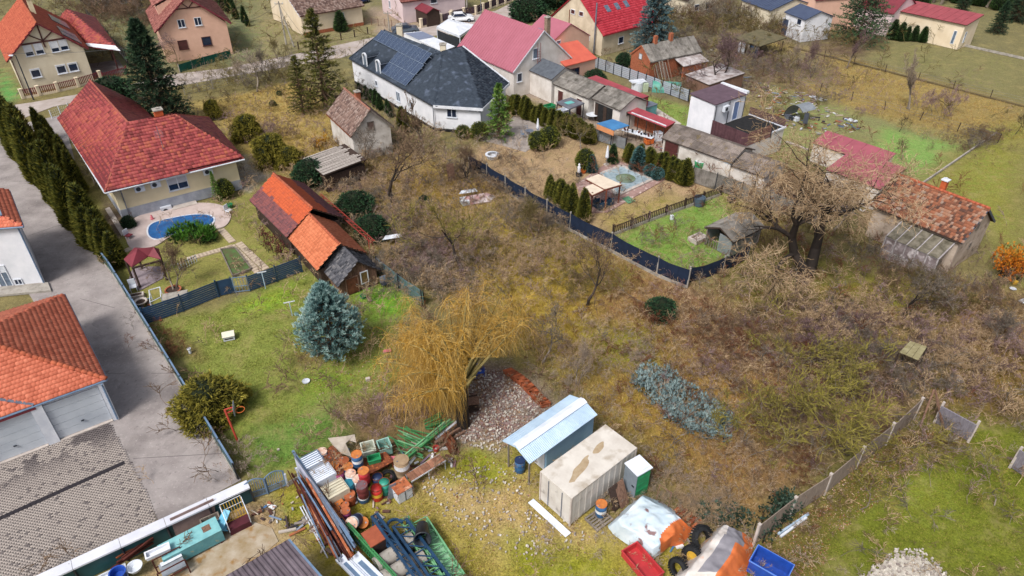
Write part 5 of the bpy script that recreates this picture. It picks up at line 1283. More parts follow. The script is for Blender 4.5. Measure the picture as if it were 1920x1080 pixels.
def kerb(name,label,a,b,w,hgt,m):
 A,Bp=G(*a),G(*b);tag(MB().bar((A.x,A.y,hgt / 2),(Bp.x,Bp.y,hgt / 2),w,hgt).make(name,m),label,'kerb')
kerb('kerb','low concrete kerb dividing the right hand lawn from the vegetable plot',(1728,346),(1868,250),.14,.22,MT['concrete'])
kerb('kerb','long concrete footing along the meadow beside the cream hall',(1800,85),(1935,115),.2,.3,MT['concrete'])
kerb('kerb','dark earth ridge kerb between the two upper right meadows',(1480,88),(1930,203),.35,.14,mat('dark_ridge','#5a4d38',.95,'#6b5d3c',1))
def pole(name,label,x,y,ty,r_=.09,m=None,lamp=0,cross=False,cat='street lamp'):
 b=G(x,y);hgt=HT(b,ty);r=thing(name,label,cat,b);m=m or MT['zinc']
 MB().tube((0,0,0),(0,0,hgt),r_,r_ * .6,8).make('pole',m,r)
 if lamp:MB().bar((0,0,hgt),(lamp * .7,-.2,hgt + .1),.06).make('arm',m,r);MB().box((lamp * .9,-.25,hgt + .08),(.5,.2,.12)).make('lamp_head',MT['white_p'],r)
 if cross:
  MB().box((0,0,hgt - .4),(1.3,.1,.1)).make('cross_arm',m,r)
  for dx in (-.55,0,.55):MB().tube((dx,0,hgt - .35),(dx,0,hgt - .15),.04,.04,6).make('insulator',MT['white_p'],r)
 return r,hgt
pole('street_lamp','slim dark street lamp standing before the yellow house gable',63,187,104,.09,MT['darkmetal'],lamp=-.4)
lp,lh=pole('power_pole','concrete power pole with stay leg left of the cream bungalow',537,84,2,.14,MT['concrete'],cross=True,cat='utility pole')
MB().tube((1.4,-1.0,0),(0,0,lh - .6),.12,.08,6).make('stay_leg',MT['concrete'],lp)
pole('power_pole','grey pole by the street in front of the pinkish house',730,57,20,.12,MT['concrete'],cross=True,cat='utility pole')
pole('power_pole','pale concrete pole in front of the cream pillared fence',876,28,-12,.16,MT['concrete'],cat='utility pole')
pole('street_lamp','thin grey lamp post behind the ridge of the pink roof',902,26,-10,.07)
A_=Vector(lp.location) + Vector((0,0,lh - .15));
def wire(label,a,b,sag=.8,r_=.018):
 a,b=Vector(a),Vector(b);pts=[a.lerp(b,k / 12) - Vector((0,0,sag * 4 * (k / 12) * (1 - k / 12))) for k in range(13)]
 o=MB().path([p - a for p in pts],r_,4).make('overhead_wire',MT['darkmetal']);o.location=a;tag(o,label,'cable')
wire('thin overhead cable from the concrete pole to the peach house',A_,G(437,40,6.0));wire('thin overhead cable from the concrete pole down over the plot to the slate roofed house',A_,G(640,150,5.2),.5)
wire('thin overhead cable across the yellow house gable',G(34,100,5.3),G(-60,90,5.5),.2);wire('thin overhead cable from the yellow house towards the peach house',G(34,100,5.3),G(330,75,5.5),.5)
# -- the storage yard at the front
E1A=R(38)
def V2(x,y,z=0):return G(x,y,z)
h=ghouse('tin_shed','pale blue metal shed with white gabled sheet roof projecting over a blue drum','shed',(993,870),(1120,778),(945,825),2.1,None,ridge='x',over=(.03,.2),wm=None,rm=MT['paleblue'],zr=2.5,thick=.03)
for p in h.polys:
 for o in sheets(p,6,1,MT['paleblue'],h.root,pitch=.11,amp=.012,jit=.004):pass
ridge=MB();a,b=Vector(h.polys[0][3]),Vector(h.polys[0][2]);ridge.slab([a + Vector((0,-.28,-.06)),b + Vector((0,-.28,-.06)),b + Vector((0,0,.05)),a + Vector((0,0,.05))],(0,0,.02)).slab([a + Vector((0,.28,-.06)),b + Vector((0,.28,-.06)),b + Vector((0,0,.048)),a + Vector((0,0,.048))],(0,0,.02));ridge.make('ridge_cap',MT['whitesheet'],h.root).location=(0,0,.06)
xs=1.5
MB().bb(xs,h.W,0,h.D,.05,2.05).make('wall',MT['skyblue'],h.root)
MB().bb(xs - .04,xs - .002,.15,.95,.1,1.8).make('door',MT['white'],h.root)
for y in (0.05,h.D - .05):MB().bar((.2,y,0),(.2,y,2.08),.08).make('post',MT['greywood'],h.root)
h=frame_house('storage_container','large dirty white storage container with brown puddle stains on its roof','container',(1072,934),(1193,840),(1011,887),2.35,.0)
cw=mat('container_white','#cfcac4',.75,'#b9b2aa',.9,spots=('#7b746e',1.6,.6,.78),bump=.15)
MB().bb(0,h.W,0,h.D,.12,2.3).make('body',cw,h.root)
MB().bb(-.03,h.W + .03,-.03,h.D + .03,2.302,2.37).make('roof',mat('container_roof','#d2ccc4',.8,'#beb6ad',.9,spots=('#a79c8e',1.1,.56,.7)),h.root)
pud=mat('rusty_puddle','#9c8565',.7,'#b3a084',2.5)
for pts in ([(1.65 + 1.0 * math.cos(t) * (1 + .12 * math.sin(5 * t)),1.02 + .3 * math.cos(t) + .24 * math.sin(t) * (1 + .2 * math.sin(4 * t))) for t in [k * math.pi / 14 for k in range(28)]],[(3.5 + .5 * math.cos(t) * (1 + .15 * math.sin(3 * t)),1.35 + .1 * math.cos(t) + .2 * math.sin(t)) for t in [k * math.pi / 12 for k in range(24)]]):
 MB().prism(pts,2.371,2.376).make('puddle',pud,h.root)
for k in range(11):MB().bb((k + .5) * h.W / 11 - .06,(k + .5) * h.W / 11 + .06,-.018,0,.2,2.2).make('side_rib',cw,h.root)
for y in (h.D * .28,h.D * .72):MB().bar((-.05,y,.2),(-.05,y,2.2),.035).make('lock_rod',MT['zinc'],h.root)
for x in (0,h.W):
 for y in (0,h.D):MB().box((x,y,1.2),(.09,.09,2.3)).make('corner_post',MT['concrete_l'],h.root)
o=MB().bb(0,.4,0,2.9,0,.04).make('white_board',MT['whitesheet']);tag(o,'long white board lying on the ground against the container end','board');o.location=wld(h,(-.65,-.35,.03));o.rotation_euler=(0,0,h.a)
h=frame_house('portable_toilet','green and grey portable toilet with a white roof beside the container','toilet',(1196,891),(1222,876),(1172,869),2.2,0.0)
MB().bb(.02,h.W - .02,.02,h.D - .02,.12,2.12).make('cabin',MT['green'],h.root)
MB().bb(-.02,.018,.0,h.D,.1,2.1).make('door_side',mat('toilet_grey','#7d8893',.5,'#6c7782',2),h.root)
for z in (.7,1.2,1.7):MB().bb(.04,h.W - .04,-.0,.018,z,z + .05).make('rib',MT['green'],h.root)
MB().bb(-.05,h.W + .05,-.05,h.D + .05,2.13,2.2).bb(.1,h.W - .1,.1,h.D - .1,2.2,2.25).make('roof',MT['whitesheet'],h.root)
MB().bb(-.05,-.022,.12,.3,1.05,1.15).make('latch',MT['darkmetal'],h.root)
MB().bb(.1,h.W - .1,.1,h.D - .1,0,.12).make('skid',MT['darkmetal'],h.root)
drum_m={}
def drum(x,y,zt,side,lid,label,band=None,rim=True,r=.3,hgt=.88,group='drums in the storage yard',open_=False,tilt=None,names='oil_drum'):
 c=G(x,y,zt);rt=thing(names,label,'drum',(c.x,c.y,zt - hgt),random.uniform(0,6),group)
 pr=[(r * .97,0),(r,.02)]
 for f in (.33,.66):pr += [(r,hgt * f - .03),(r * 1.035,hgt * f),(r,hgt * f + .03)]
 pr += [(r,hgt - .03)]
 b_=MB().lathe(pr,18).make('body',side,rt,smooth=True)
 MB().lathe([(r * 1.03,hgt - .035),(r * 1.03,hgt),(r * .95,hgt),(r * .95,hgt - .025)],18,cap=False).make('rim',side if not rim else lid,rt)
 if open_:MB().lathe([(r * .94,hgt - .12),(r * .94,hgt - .11)],18).make('fill',MT['redsteel'],rt)
 else:
  l=MB().lathe([(r * .95,hgt - .03),(r * .95,hgt - .02)],18).make('lid',lid,rt)
  MB().tube((r * .55,0,hgt - .021),(r * .55,0,hgt + .0),.04,.04,8).make('bung',MT['zinc'],l)
 if band:
  for (z0,z1,m) in band:MB().lathe([(r * 1.042,hgt * z0),(r * 1.042,hgt * z1)],18,cap=False).make('band',m,rt,smooth=True)
 if tilt:rt.rotation_euler=tilt
 return rt
rl,rs=MT['rustlight'],MT['rust']
lo=mat('orange_lid','#c97a35',.8,'#a85a2a',3,spots=('#e0a070',3,.55,.7));lw=mat('white_rusty_lid','#d8c6b8',.8,'#b9795a',3)
dr=mat('dark_red_drum','#6d2f2e',.7,'#52221f',3);pinkd=mat('magenta_drum','#a8447a',.6,'#84385f',2);redd=mat('bright_red_drum','#b8242f',.55,'#971c26',2)
blu=mat('blue_drum','#2b5f8f',.55,'#24507a',2,spots=('#7a6256',5,.62,.72));teald=mat('teal_drum','#1d7c93',.45,'#176a7e',2);grn=mat('green_drum','#2a9a84',.5,'#22806d',2)
yel=mat('yellow_band','#e2b21c',.5);redb=mat('red_band','#cf2b22',.5);whb=mat('white_band','#d5dae0',.6);navd=mat('navy_drum','#253a66',.5,'#1d2e52',2)
drum(603,846,.95,whb,lw,'whitish drum with rust spotted lid topmost beside the white racks')
drum(623,843,.88,dr,rs,'dark rusty drum at the back of the group under the torn white board')
drum(631,855,.88,dr,rs,'dull dark red drum behind the first orange lidded drum')
drum(613,860,.88,blu,rs,'blue drum with brown stained lid touching the white racks')
drum(644,863,.88,dr,rl,'brown lidded drum right of the dull dark red one')
drum(626,871,.88,blu,lo,'drum with bright orange lid beside the middle white tank')
drum(652,874,.88,blu,lo,'drum with orange lid on the right of the first orange lidded one')
drum(668,858,.86,blu,rs,'lower blue drum hidden under a taller stacked one');drum(668,851,1.74,blu,lo,'blue and white drum stacked on another with orange rust on its lid',band=[(.38,.62,whb)])
drum(634,883,.88,pinkd,rs,'pink sided drum with brown lid below the orange lidded drums')
drum(657,887,.95,whb,lw,'drum with half white half orange lid in the middle of the group')
drum(681,889,.86,navd,rs,'navy drum carrying the tall red one');drum(681,882,1.74,redd,lo,'bright red drum stacked high with an orange lid')
drum(671,897,.95,whb,lw,'drum with white rust flecked lid beside the red stack')
drum(652,906,.92,teald,teald,'teal blue plastic drum with teal lid')
drum(679,918,.86,blu,rs,'striped blue drum under the dark red stacked drum',band=[(.35,.6,whb)]);drum(678,909,1.74,dr,mat('grey_red_lid','#6c5f66',.7,'#7d3b3c',3),'dark red drum stacked on the striped blue one')
drum(707,893,.88,navd,rs,'open dark drum behind the red and yellow drum',open_=True)
drum(705,914,.88,redb,rs,'red drum with a yellow band at the edge of the group',band=[(.36,.63,yel)],open_=True)
drum(720,903,.9,grn,rs,'green drum full of scrap beside the leaning grey panel',open_=True)
drum(655,926,.7,mat('rust_drum','#a34f2a',.85,'#84401f',3),rl,'rusty orange drum beside the last white tank')
drum(635,941,.6,MT['zinc'],lo,'small grey drum with orange lid by the steel bars',r=.24,hgt=.6)
drum(646,946,.6,mat('rust_drum','#a34f2a',.85,'#84401f',3),rl,'small rusty drum with reddish lid above the magenta one',r=.24,hgt=.6)
drum(629,955,.6,mat('rust_drum','#a34f2a',.85),lo,'small drum with flaky orange lid against the steel bars',r=.23,hgt=.6)
drum(633,967,.6,blu,lo,'small blue drum with orange lid lowest in the row',r=.23,hgt=.6,band=[(.4,.7,whb)])
drum(647,957,.7,pinkd,rl,'small magenta drum beside the leaning white labelled barrel',r=.26,hgt=.7)
lb2=drum(668,952,1.2,whb,lw,'white barrel with navy label leaning over the small drums',r=.33,hgt=.95,band=[(.2,.8,navd)],tilt=(R(50),R(8),R(-20)))
o=MB().box((0,-.345,.48),(.26,.012,.26)).make('label',MT['white_p'],lb2)
drum(681,973,.45,mat('rust_drum','#a34f2a',.85),lo,'short upturned drum with yellow rusty bottom at the end of the group',r=.3,hgt=.45,tilt=(R(25),0,0))
drum(1128,944,1.05,blu,lo,'blue drum with white band and orange top standing on the pallet by the container',band=[(.35,.6,whb)],group=None)
drum(975,862,.9,blu,navd,'blue drum sheltered under the tin shed roof',group=None)
sack=drum(752,862,1.6,mat('sackcloth','#a58c6e',.95,'#8a7257',2.5),mat('sackcloth','#a58c6e',.95),'upper half of the tan wrapped stack beside the rusty bench',r=.42,hgt=.8,group=None,names='wrapped_drum');drum(753,873,.82,mat('sackcloth','#a58c6e',.95),mat('sackcloth','#a58c6e',.95),'lower half of the tan wrapped stack beside the rusty bench',r=.43,hgt=.82,group=None,names='wrapped_drum')
MB().lathe([(.43,.25),(.43,.6)],18,cap=False).make('patch',whb,sack)
def tyre(label,c,R0=.55,w=.32,rot=(0,0,0),rim=None,rimm=None):
 rt=thing('tyre',label,'tyre',c);rt.rotation_euler=rot;pr=[]
 for k in range(11):a=math.pi * k / 10;pr.append((R0 - w * .5 + math.sin(a) * w * .5 if True else 0,w / 2 - w * k / 10))
 m_=MB().lathe([(R0 * .58,w * .38)] + pr + [(R0 * .58,-w * .38),(R0 * .58,w * .38)],28,cap=False);m_.make('casing',MT['black'],rt,smooth=True)
 tr=MB()
 for k in range(28):a=k * 2 * math.pi / 28;tr.box((math.cos(a) * R0 * 1.0,math.sin(a) * R0 * 1.0,0),(.05,.07,w * .8),rz=a)
 tr.make('tread',MT['black'],rt)
 if rimm:MB().lathe([(R0 * .57,-w * .2),(R0 * .57,w * .2)],20).make('rim',rimm,rt)
 return rt
tyre('small black tyre standing among the drums behind the rusty table',G(728,895,.3),.42,.25,(R(25),R(10),0))
rk=[('barred white rack at the top end of the three in the drum row',(583,862),6,MT['whitesheet'],MT['steelblue']),('middle ribbed white plastic tank in the drum row',(604,886),7,MT['whitesheet'],MT['white_p']),('yellowish white plastic tank at the lower end of the row',(628,915),5,mat('old_white_plastic','#cfc9b2',.6,'#b8b096',1.5),MT['cream'])]
aE2=E1A - math.pi / 2
for lab,(x,y),nb,m1,m2 in rk:
 c=G(x,y,1.05);r_=thing('liquid_tank',lab,'tank',(c.x,c.y,0),E1A,'white tanks in the drum row')
 MB().bb(-.58,.58,-.48,.48,.1,1.0).make('tank',m1,r_)
 for k in range(nb):link('tank_rib',MB().bb(-.56,.56,-.46 + k * .92 / nb + .01,-.46 + (k + 1) * .92 / nb - .03,1.0,1.04).mesh('tank_rib'),m1,r_)
 cg=MB()
 for k in range(nb + 1):cg.bar((-.6,-.48 + k * .96 / nb,1.06),(.6,-.48 + k * .96 / nb,1.06),.025)
 for s_ in (-.6,.6):
  for z in (.3,.65,1.06):cg.bar((s_,-.5,z),(s_,.5,z),.025)
  for k in range(5):cg.bar((s_,-.5 + k * .25,.05),(s_,-.5 + k * .25,1.06),.025)
 cg.make('cage',m2,r_)
a,b=G(552,856,1.15),G(655,1000,1.15);r_=thing('sheet_wall','long thin white sheet wall standing between the tanks and the steel bars','panel',(a.x,a.y,0));d=Vector(((b - a).x,(b - a).y,0))
for k in range(4):
 p_,q_=d * (k / 4 + .002),d * ((k + 1) / 4 - .002);MB().bar(p_ + Vector((0,0,.6)),q_ + Vector((0,0,.6)),.035,1.15).make('panel',mat('lilac_white_sheet','#c3c7de',.6,'#aab0cc',1.5),r_)
MB().bar(Vector((0,0,1.2)),d + Vector((0,0,1.2)),.06).make('top_rail',MT['zinc'],r_)
def bars(name,label,cat,a,b,n,width,mats_,rr=(.02,.05),z=(.1,.7),spread=.3,shape='bar',seed=3):
 rg=random.Random(seed);A,Bp=G(*a),G(*b);r_=thing(name,label,cat,A);d=Bp - A;L_=d.length;u=d / L_;n_=Vector((-u.y,u.x,0))
 for k in range(n):
  o0=n_ * rg.uniform(-width,width);z0=rg.uniform(*z);s0=rg.uniform(-.15,.3) * L_;s1=L_ * rg.uniform(.75,1.1)
  p_=u * s0 + o0 + Vector((0,0,z0));q_=u * s1 + o0 + n_ * rg.gauss(0,spread) + Vector((0,0,max(.05,z0 + rg.gauss(0,.12))));w_=rg.uniform(*rr)
  mb=MB();(mb.bar(p_,q_,w_ * 2) if shape == 'bar' else mb.tube(p_,q_,w_,w_,6));link('steel_bar' if 'steel' in name else 'pole',mb.mesh('bar'),rg.choice(mats_),r_)
 return r_
bars('steel_bar_heap','long heap of rusty red and blue grey steel bars beside the white sheet wall','steel bars',(568,905),(655,1050),60,.55,[MT['redsteel'],MT['redsteel'],MT['rust'],MT['steelblue'],MT['zinc'],rl],(.02,.055),(.08,.9),.18)
bars('steel_bar_heap','bundle of blue grey steel channels resting against the white sheet wall','steel bars',(566,880),(668,1040),14,.12,[MT['steelblue'],MT['zinc']],(.03,.05),(.6,1.05),.06,seed=8)
bars('steel_bar_heap','single pale bent bar lying apart on the grass left of the bar heap','steel bars',(570,962),(612,1050),2,.1,[MT['white_p']],(.02,.03),(.05,.1),.1,seed=2)
for lab,a,b,w_ in (('white metal profile at the lower end of the bar heap',(636,1045),(690,1100),.45),('wider white metal casing beside the first white profile',(663,1042),(722,1100),.6)):
 A,Bp=G(*a,.5),G(*b,.5);r_=thing('white_profile',lab,'metal profile',(A.x,A.y,0));d=Bp - A;d.z=0
 MB().bar(Vector((0,0,.45)),d + Vector((0,0,.45)),w_,.12).make('body',MT['whitesheet'],r_);u=d.normalized();n_=Vector((-u.y,u.x,0))
 for s_ in (-1,1):MB().bar(Vector((0,0,.52)) + n_ * s_ * w_ * .45,d + Vector((0,0,.52)) + n_ * s_ * w_ * .45,.05,.1).make('flange',MT['whitesheet'],r_)
 MB().bar(d * .2 + Vector((0,0,.515)),d * .9 + Vector((0,0,.515)),w_ * .4,.02).make('inlay',MT['steelblue'],r_)
def lattice(name,label,cat,a,b,w_,hh,m,z=.3,n=14,chord=.06,web=.03,deck=None):
 A,Bp=G(*a),G(*b);r_=thing(name,label,cat,A);d=Bp - A;u=d.normalized();n_=Vector((-u.y,u.x,0)) * w_ / 2;Z0=Vector((0,0,z));Z1=Vector((0,0,z + hh))
 ch=MB()
 for s_ in (-1,1):
  for Z in (Z0,Z1):ch.bar(n_ * s_ + Z,d + n_ * s_ + Z,chord)
 ch.make('chord',m,r_);wb=MB()
 for k in range(n):
  p_,q_=d * (k / n),d * ((k + 1) / n)
  for s_ in (-1,1):wb.bar(p_ + n_ * s_ + Z0,q_ + n_ * s_ + Z1,web);wb.bar(p_ + n_ * s_ + Z0,p_ + n_ * s_ + Z1,web)
  wb.bar(p_ - n_ + Z1,q_ + n_ + Z1,web).bar(p_ - n_ + Z1,p_ + n_ + Z1,web)
 wb.make('web',m,r_)
 if deck:MB().slab([-n_ + Z0,n_ + Z0,d + n_ + Z0,d - n_ + Z0],(0,0,.03)).make('deck',deck,r_)
 return r_
lattice('green_lattice','mid green mesh panel on edge beside the rusty square box','lattice',(655,1000),(745,1100),.12,.75,MT['greensteel_d'],.1,22)
lattice('green_lattice','wide pale green lattice girder under the black bin','lattice',(785,990),(862,1110),1.0,.35,MT['greensteel'],.25,9,.08,.05,mat('pale_green_deck','#8fbf9a',.7,'#79a886',2))
lattice('green_lattice','narrow pale green lattice girder left of the black bin','lattice',(760,985),(830,1110),.45,.4,MT['greensteel'],.25,9,.06,.04)
for lab,a,b,w_,hh in (('long navy steel truss leaning across the concrete rings',(706,990),(790,1110),.3,.7),('second navy steel truss with a curved end',(752,1000),(832,1110),.8,.5)):
 lattice('navy_truss',lab,'truss',a,b,w_,hh,MT['navysteel'],.4,6,.13,.05)
o=MB();
for k in range(12):
 a0,a1=math.pi * k / 12,math.pi * (k + 1) / 12;o.bar((.4 * math.cos(a0),.5 * math.sin(a0),0),(.4 * math.cos(a1),.5 * math.sin(a1),0),.12)
o=o.make('steel_arc',MT['navysteel']);o.location=G(742,988,.85);o.rotation_euler=(0,0,E1A);tag(o,'curved navy steel end piece behind the rusty square box','steel arc')
r_=thing('square_box','square box with bright rust brown top beside the concrete rings','box',G(706,1045),E1A);c=G(703,1003,1.0) - G(706,1045);M_=Matrix.Rotation(-E1A,3,'Z');c=M_ @ c
MB().bb(c.x - .48,c.x + .48,c.y - .48,c.y + .48,0,.93).make('body',mat('dark_stained_steel','#4b3a36',.8,'#30282a',2),r_);MB().bb(c.x - .52,c.x + .52,c.y - .52,c.y + .52,.935,1.0).make('lid',mat('rust_lid','#a85638',.85,'#8b4630',2),r_)
def pipe(label,a,b,r0,z):
 A,Bp=G(*a,z),G(*b,z);rt=thing('concrete_pipe',label,'concrete pipe',(A.x,A.y,0),0,'concrete pipes at the lower edge');d=Bp - A;u=d.normalized()
 M_=u.to_track_quat('Z','Y').to_matrix().to_4x4();L_=d.length
 mb=MB().lathe([(r0 * .82,0),(r0,0),(r0,L_),(r0 * .82,L_),(r0 * .82,0)],24,cap=False);me=mb.mesh('pipe');o=link('pipe',me,MT['concrete'],rt);o.matrix_local=Matrix.Translation((0,0,r0)) @ M_
pipe('upper grey concrete pipe right below the rusty square box',(705,1060),(752,1030),.4,.4);pipe('middle grey concrete pipe under the navy truss',(720,1085),(775,1052),.4,.4);pipe('lowest grey concrete pipe at the bottom edge',(750,1105),(800,1075),.4,.4);pipe('short concrete pipe between the two navy trusses',(760,1020),(775,1012),.42,.4);pipe('farther short concrete pipe in the navy truss gap',(775,1056),(795,1044),.42,.4)
rt=thing('black_bin','big black plastic bin lying tilted on the green girder','bin',G(792,985,.75));rt.rotation_euler=(R(-72),R(8),R(190))
MB().lathe([(.3,0),(.42,1.15),(.47,1.15),(.47,1.2),(.4,1.2),(.28,.05)],22,cap=False).make('shell',MT['darkmetal'],rt,smooth=True);MB().lathe([(.29,0),(.29,.02)],22).make('bottom',MT['darkmetal'],rt)
rt=thing('bench','long narrow work table with rusty boards and white legs beside the drums','table',G(800,893),R(40));
for k in range(10):link('board',MB().bb(-1.15 + k * .23,-1.15 + (k + 1) * .23 - .015,-.3,.3,.75,.78,tint=random.random()).mesh('board'),mat('rusty_boards','#a4745a',.9,'#7a5140',3,attr=(.7,1.25)),rt)
for x in (-1.1,0,1.12):
 for y in (-.27,.27):link('leg',MB().bar((x,y,0),(x,y,.74),.04).mesh('leg'),MT['white_p'],rt)
MB().bb(-1.17,1.17,-.32,-.3,.68,.77).bb(-1.17,1.17,.3,.32,.68,.77).make('edge_rail',MT['white_p'],rt)
rt=thing('cabinet','grey white metal cabinet with orange rusty top at the end of the bench','cabinet',G(757,940),E1A)
MB().bb(-.3,.58,-.02,.8,0,.8).make('body',MT['white_p'],rt);MB().bb(-.33,.61,-.05,.83,.802,.84).make('top',rl,rt);MB().bar((.14,-.03,.03),(.14,-.03,.77),.03).make('door_gap',MT['darkmetal'],rt)
rt=thing('leaning_panel','narrow grey panel leaning on the metal cabinet','panel',G(735,938));MB().slab([(-.25,0,0),(.15,.25,0),(.25,.4,1.0),(-.1,.2,1.0)],(.02,-.03,0)).make('panel',MT['zinc'],rt)
rt=thing('rusty_table','low rusty brown table carrying the green crate','table',G(705,880),E1A);MB().bb(-.9,.9,-.55,.75,.5,.56).make('top',rs,rt)
for x in (-.85,.85):
 for y in (-.5,.7):link('leg',MB().bar((x,y,0),(x,y,.5),.06).mesh('leg'),rs,rt)
def crate(label,c,d,m,rz=0,name='crate',m2=None,rib=True):
 rt=thing(name,label,'crate',c,rz);a,b,e=d[0] / 2,d[1] / 2,d[2];t_=.04
 MB().bb(-a,a,-b,b,0,t_).bb(-a,-a + t_,-b,b,t_,e).bb(a - t_,a,-b,b,t_,e).bb(-a + t_,a - t_,-b,-b + t_,t_,e).bb(-a + t_,a - t_,b - t_,b,t_,e).make('body',m,rt)
 MB().bb(-a - .03,a + .03,-b - .03,-b,e - .06,e).bb(-a - .03,a + .03,b,b + .03,e - .06,e).bb(-a - .03,-a,-b,b,e - .06,e).bb(a,a + .03,-b,b,e - .06,e).make('rim',m2 or m,rt);return rt
crate('bright green plastic crate on the rusty table',G(702,864,.57),(.7,.45,.3),MT['green'],R(20));crate('tall translucent white crate behind the green one',G(692,850,.4),(.75,.8,.6),mat('milky_plastic','#bfc6b8',.6,'#a5ab9c',2),R(20));crate('milky green tub with clear lid behind the rusty table',G(722,845,.2),(.7,.8,.6),mat('milky_green','#8fbab0',.5,'#78a59b',2),R(25))
o=MB().box((0,0,0),(.35,.3,.3)).make('pink_canister',MT['pinkstain']);o.location=G(736,862,.2);tag(o,'small pink canister right of the green crate','canister')
rt=thing('torn_board','torn white sheet draped over the back drums','sheet',G(640,870));z_=G(640,870)
pts=[(615,822,1.2),(650,818,1.0),(665,815,.8),(668,830,.8),(655,826,.95),(648,832,1.1),(660,857,1.0),(640,850,1.3),(625,836,1.3)]
MB().slab([G(*p) - z_ for p in pts],(0,0,.03)).make('sheet',mat('torn_white','#cfc3b6',.85,'#b5a694',2),rt)
rt=bars('green_steel_heap','heap of green scaffold frames and long green beams under the bare shrub','scaffold',(765,868),(848,800),9,.12,[MT['greensteel_d'],MT['greensteel']],(.04,.06),(.3,.7),.05,seed=5)
bars('green_steel_heap','loose pale green struts lying crosswise behind the long green beams','scaffold',(742,822),(800,850),16,.9,[MT['greensteel'],MT['greensteel_d']],(.02,.035),(.1,.6),.3,seed=6)
bars('green_steel_heap','folded green frame ends next to the pollard willow trunk','scaffold',(800,800),(836,790),10,.5,[MT['greensteel_d']],(.03,.05),(.1,.6),.3,seed=7)
bars('brown_beam_stack','bundle of varnished brown beams at the end of the green heap','beams',(834,818),(852,853),6,.28,[mat('varnished_beam','#7b4326',.5,'#5e3220',2)],(.06,.09),(.1,.4),.05,seed=9)
bars('board_heap','brown boards and white profile piled by the willow trunk','boards',(818,835),(862,806),7,.4,[MT['wood'],MT['darkwood'],MT['white_p']],(.05,.1),(.08,.3),.15,seed=10)
o=MB().lathe([(.15,0),(.2,.3),(.17,.3),(.13,.03)],14,cap=False).make('red_bucket',mat('dull_red_plastic','#a8352c',.6));o.location=G(818,845);tag(o,'small red bucket between the bench and the brown beams','bucket')
rt=thing('pallet','grey wooden pallet under the blue and orange drum','pallet',G(1123,975),E1A)
for k in range(6):link('slat',MB().bb(-.6,.6,-.5 + k * .18,-.5 + k * .18 + .11,.11,.135,tint=random.random()).mesh('slat'),MT['greywood'],rt)
for x in (-.55,0,.55):MB().bb(x - .05,x + .05,-.5,.5,0,.108).make('bearer',MT['greywood'],rt)
rt=thing('old_doors','two old wooden door leaves leaning on the container side','doors',G(1146,943),E1A)
for k in range(2):MB().slab([(k * .45 - .3,-.5 - k * .1,0),(k * .45 + .35,-.45 - k * .1,0),(k * .45 + .35,.1,1.35),(k * .45 - .3,.1,1.3)],(0,-.05,0)).make('door_leaf',MT['wood'] if k else MT['darkwood'],rt)
rt=thing('empty_gate','rusty empty metal frame standing behind the white tarpaulin','frame',G(1228,945));f=MB();a=(0,0,0);b=G(1250,960) - G(1228,945)
f.bar(a,Vector(a) + Vector((0.1,.1,1.5)),.04).bar(b,b + Vector((.1,.1,1.45)),.04).bar(Vector((.1,.1,1.5)),b + Vector((.1,.1,1.45)),.04).make('frame',MT['wood'],rt)
def drape(name,label,rows,mfun,thick=True,cat='tarpaulin',sub=2,seed=1):
 """rows of (px, py, z) points, cloth surface subdivided and rippled"""
 P=np.array([[list(G(*p)) for p in r] for r in rows]);base=P.reshape(-1,3).mean(0);base[2]=0
 ny,nx,_=P.shape;K=10;rows_,cols_=(ny - 1) * K + 1,(nx - 1) * K + 1;V=np.zeros((rows_,cols_,3))
 for i in range(rows_):
  for j in range(cols_):
   a,b=min(i // K,ny - 2),min(j // K,nx - 2);s,t_=i / K - a,j / K - b;
   V[i,j]=(P[a,b] * (1 - s) + P[a + 1,b] * s) * (1 - t_) + (P[a,b + 1] * (1 - s) + P[a + 1,b + 1] * s) * t_
 X,Y=V[...,0].ravel(),V[...,1].ravel()
 r1=vnoise(X * 2.2 + 9,Y * 2.2,seed) - .5;r2=vnoise(X * 7,Y * 7 + 3,seed + 1) - .5
 V[...,2] += (r1 * .3 + r2 * .09).reshape(rows_,cols_) * np.clip(V[...,2] * 2,0.15,1);V[...,0] += (r2 * .06).reshape(rows_,cols_)
 edge=np.ones((rows_,cols_));V[...,2]=np.maximum(V[...,2],.03)
 idx=np.arange(rows_ * cols_).reshape(rows_,cols_);F=np.stack([idx[:-1,:-1],idx[:-1,1:],idx[1:,1:],idx[1:,:-1]],-1).reshape(-1,4)
 rt=thing(name,label,cat,base);me=np_mesh('cloth',V.reshape(-1,3) - base,F,np.zeros(len(F)) + .5,4,smooth=True)
 o=link('cloth',me,None,rt);mats_=mfun[0];
 for m in mats_:me.materials.append(m)
 cen_=(V.reshape(-1,3)[F]).mean(1);ids=np.array([mfun[1](i // (cols_ - 1) / (rows_ - 1),i % (cols_ - 1) / (cols_ - 1),cen_[i]) for i in range(len(F))]);me.polygons.foreach_set('material_index',ids.astype(np.int32))
 return rt
tw=mat('tarp_white_blue','#cbd6de',.55,'#a9c0cf',.8,spots=('#7b5f60',1.7,.6,.66));tor=mat('tarp_orange','#d9702c',.6,'#c45f22',1.5);tgr=mat('tarp_grey','#8d8a92',.6,'#7a777f',1.5)
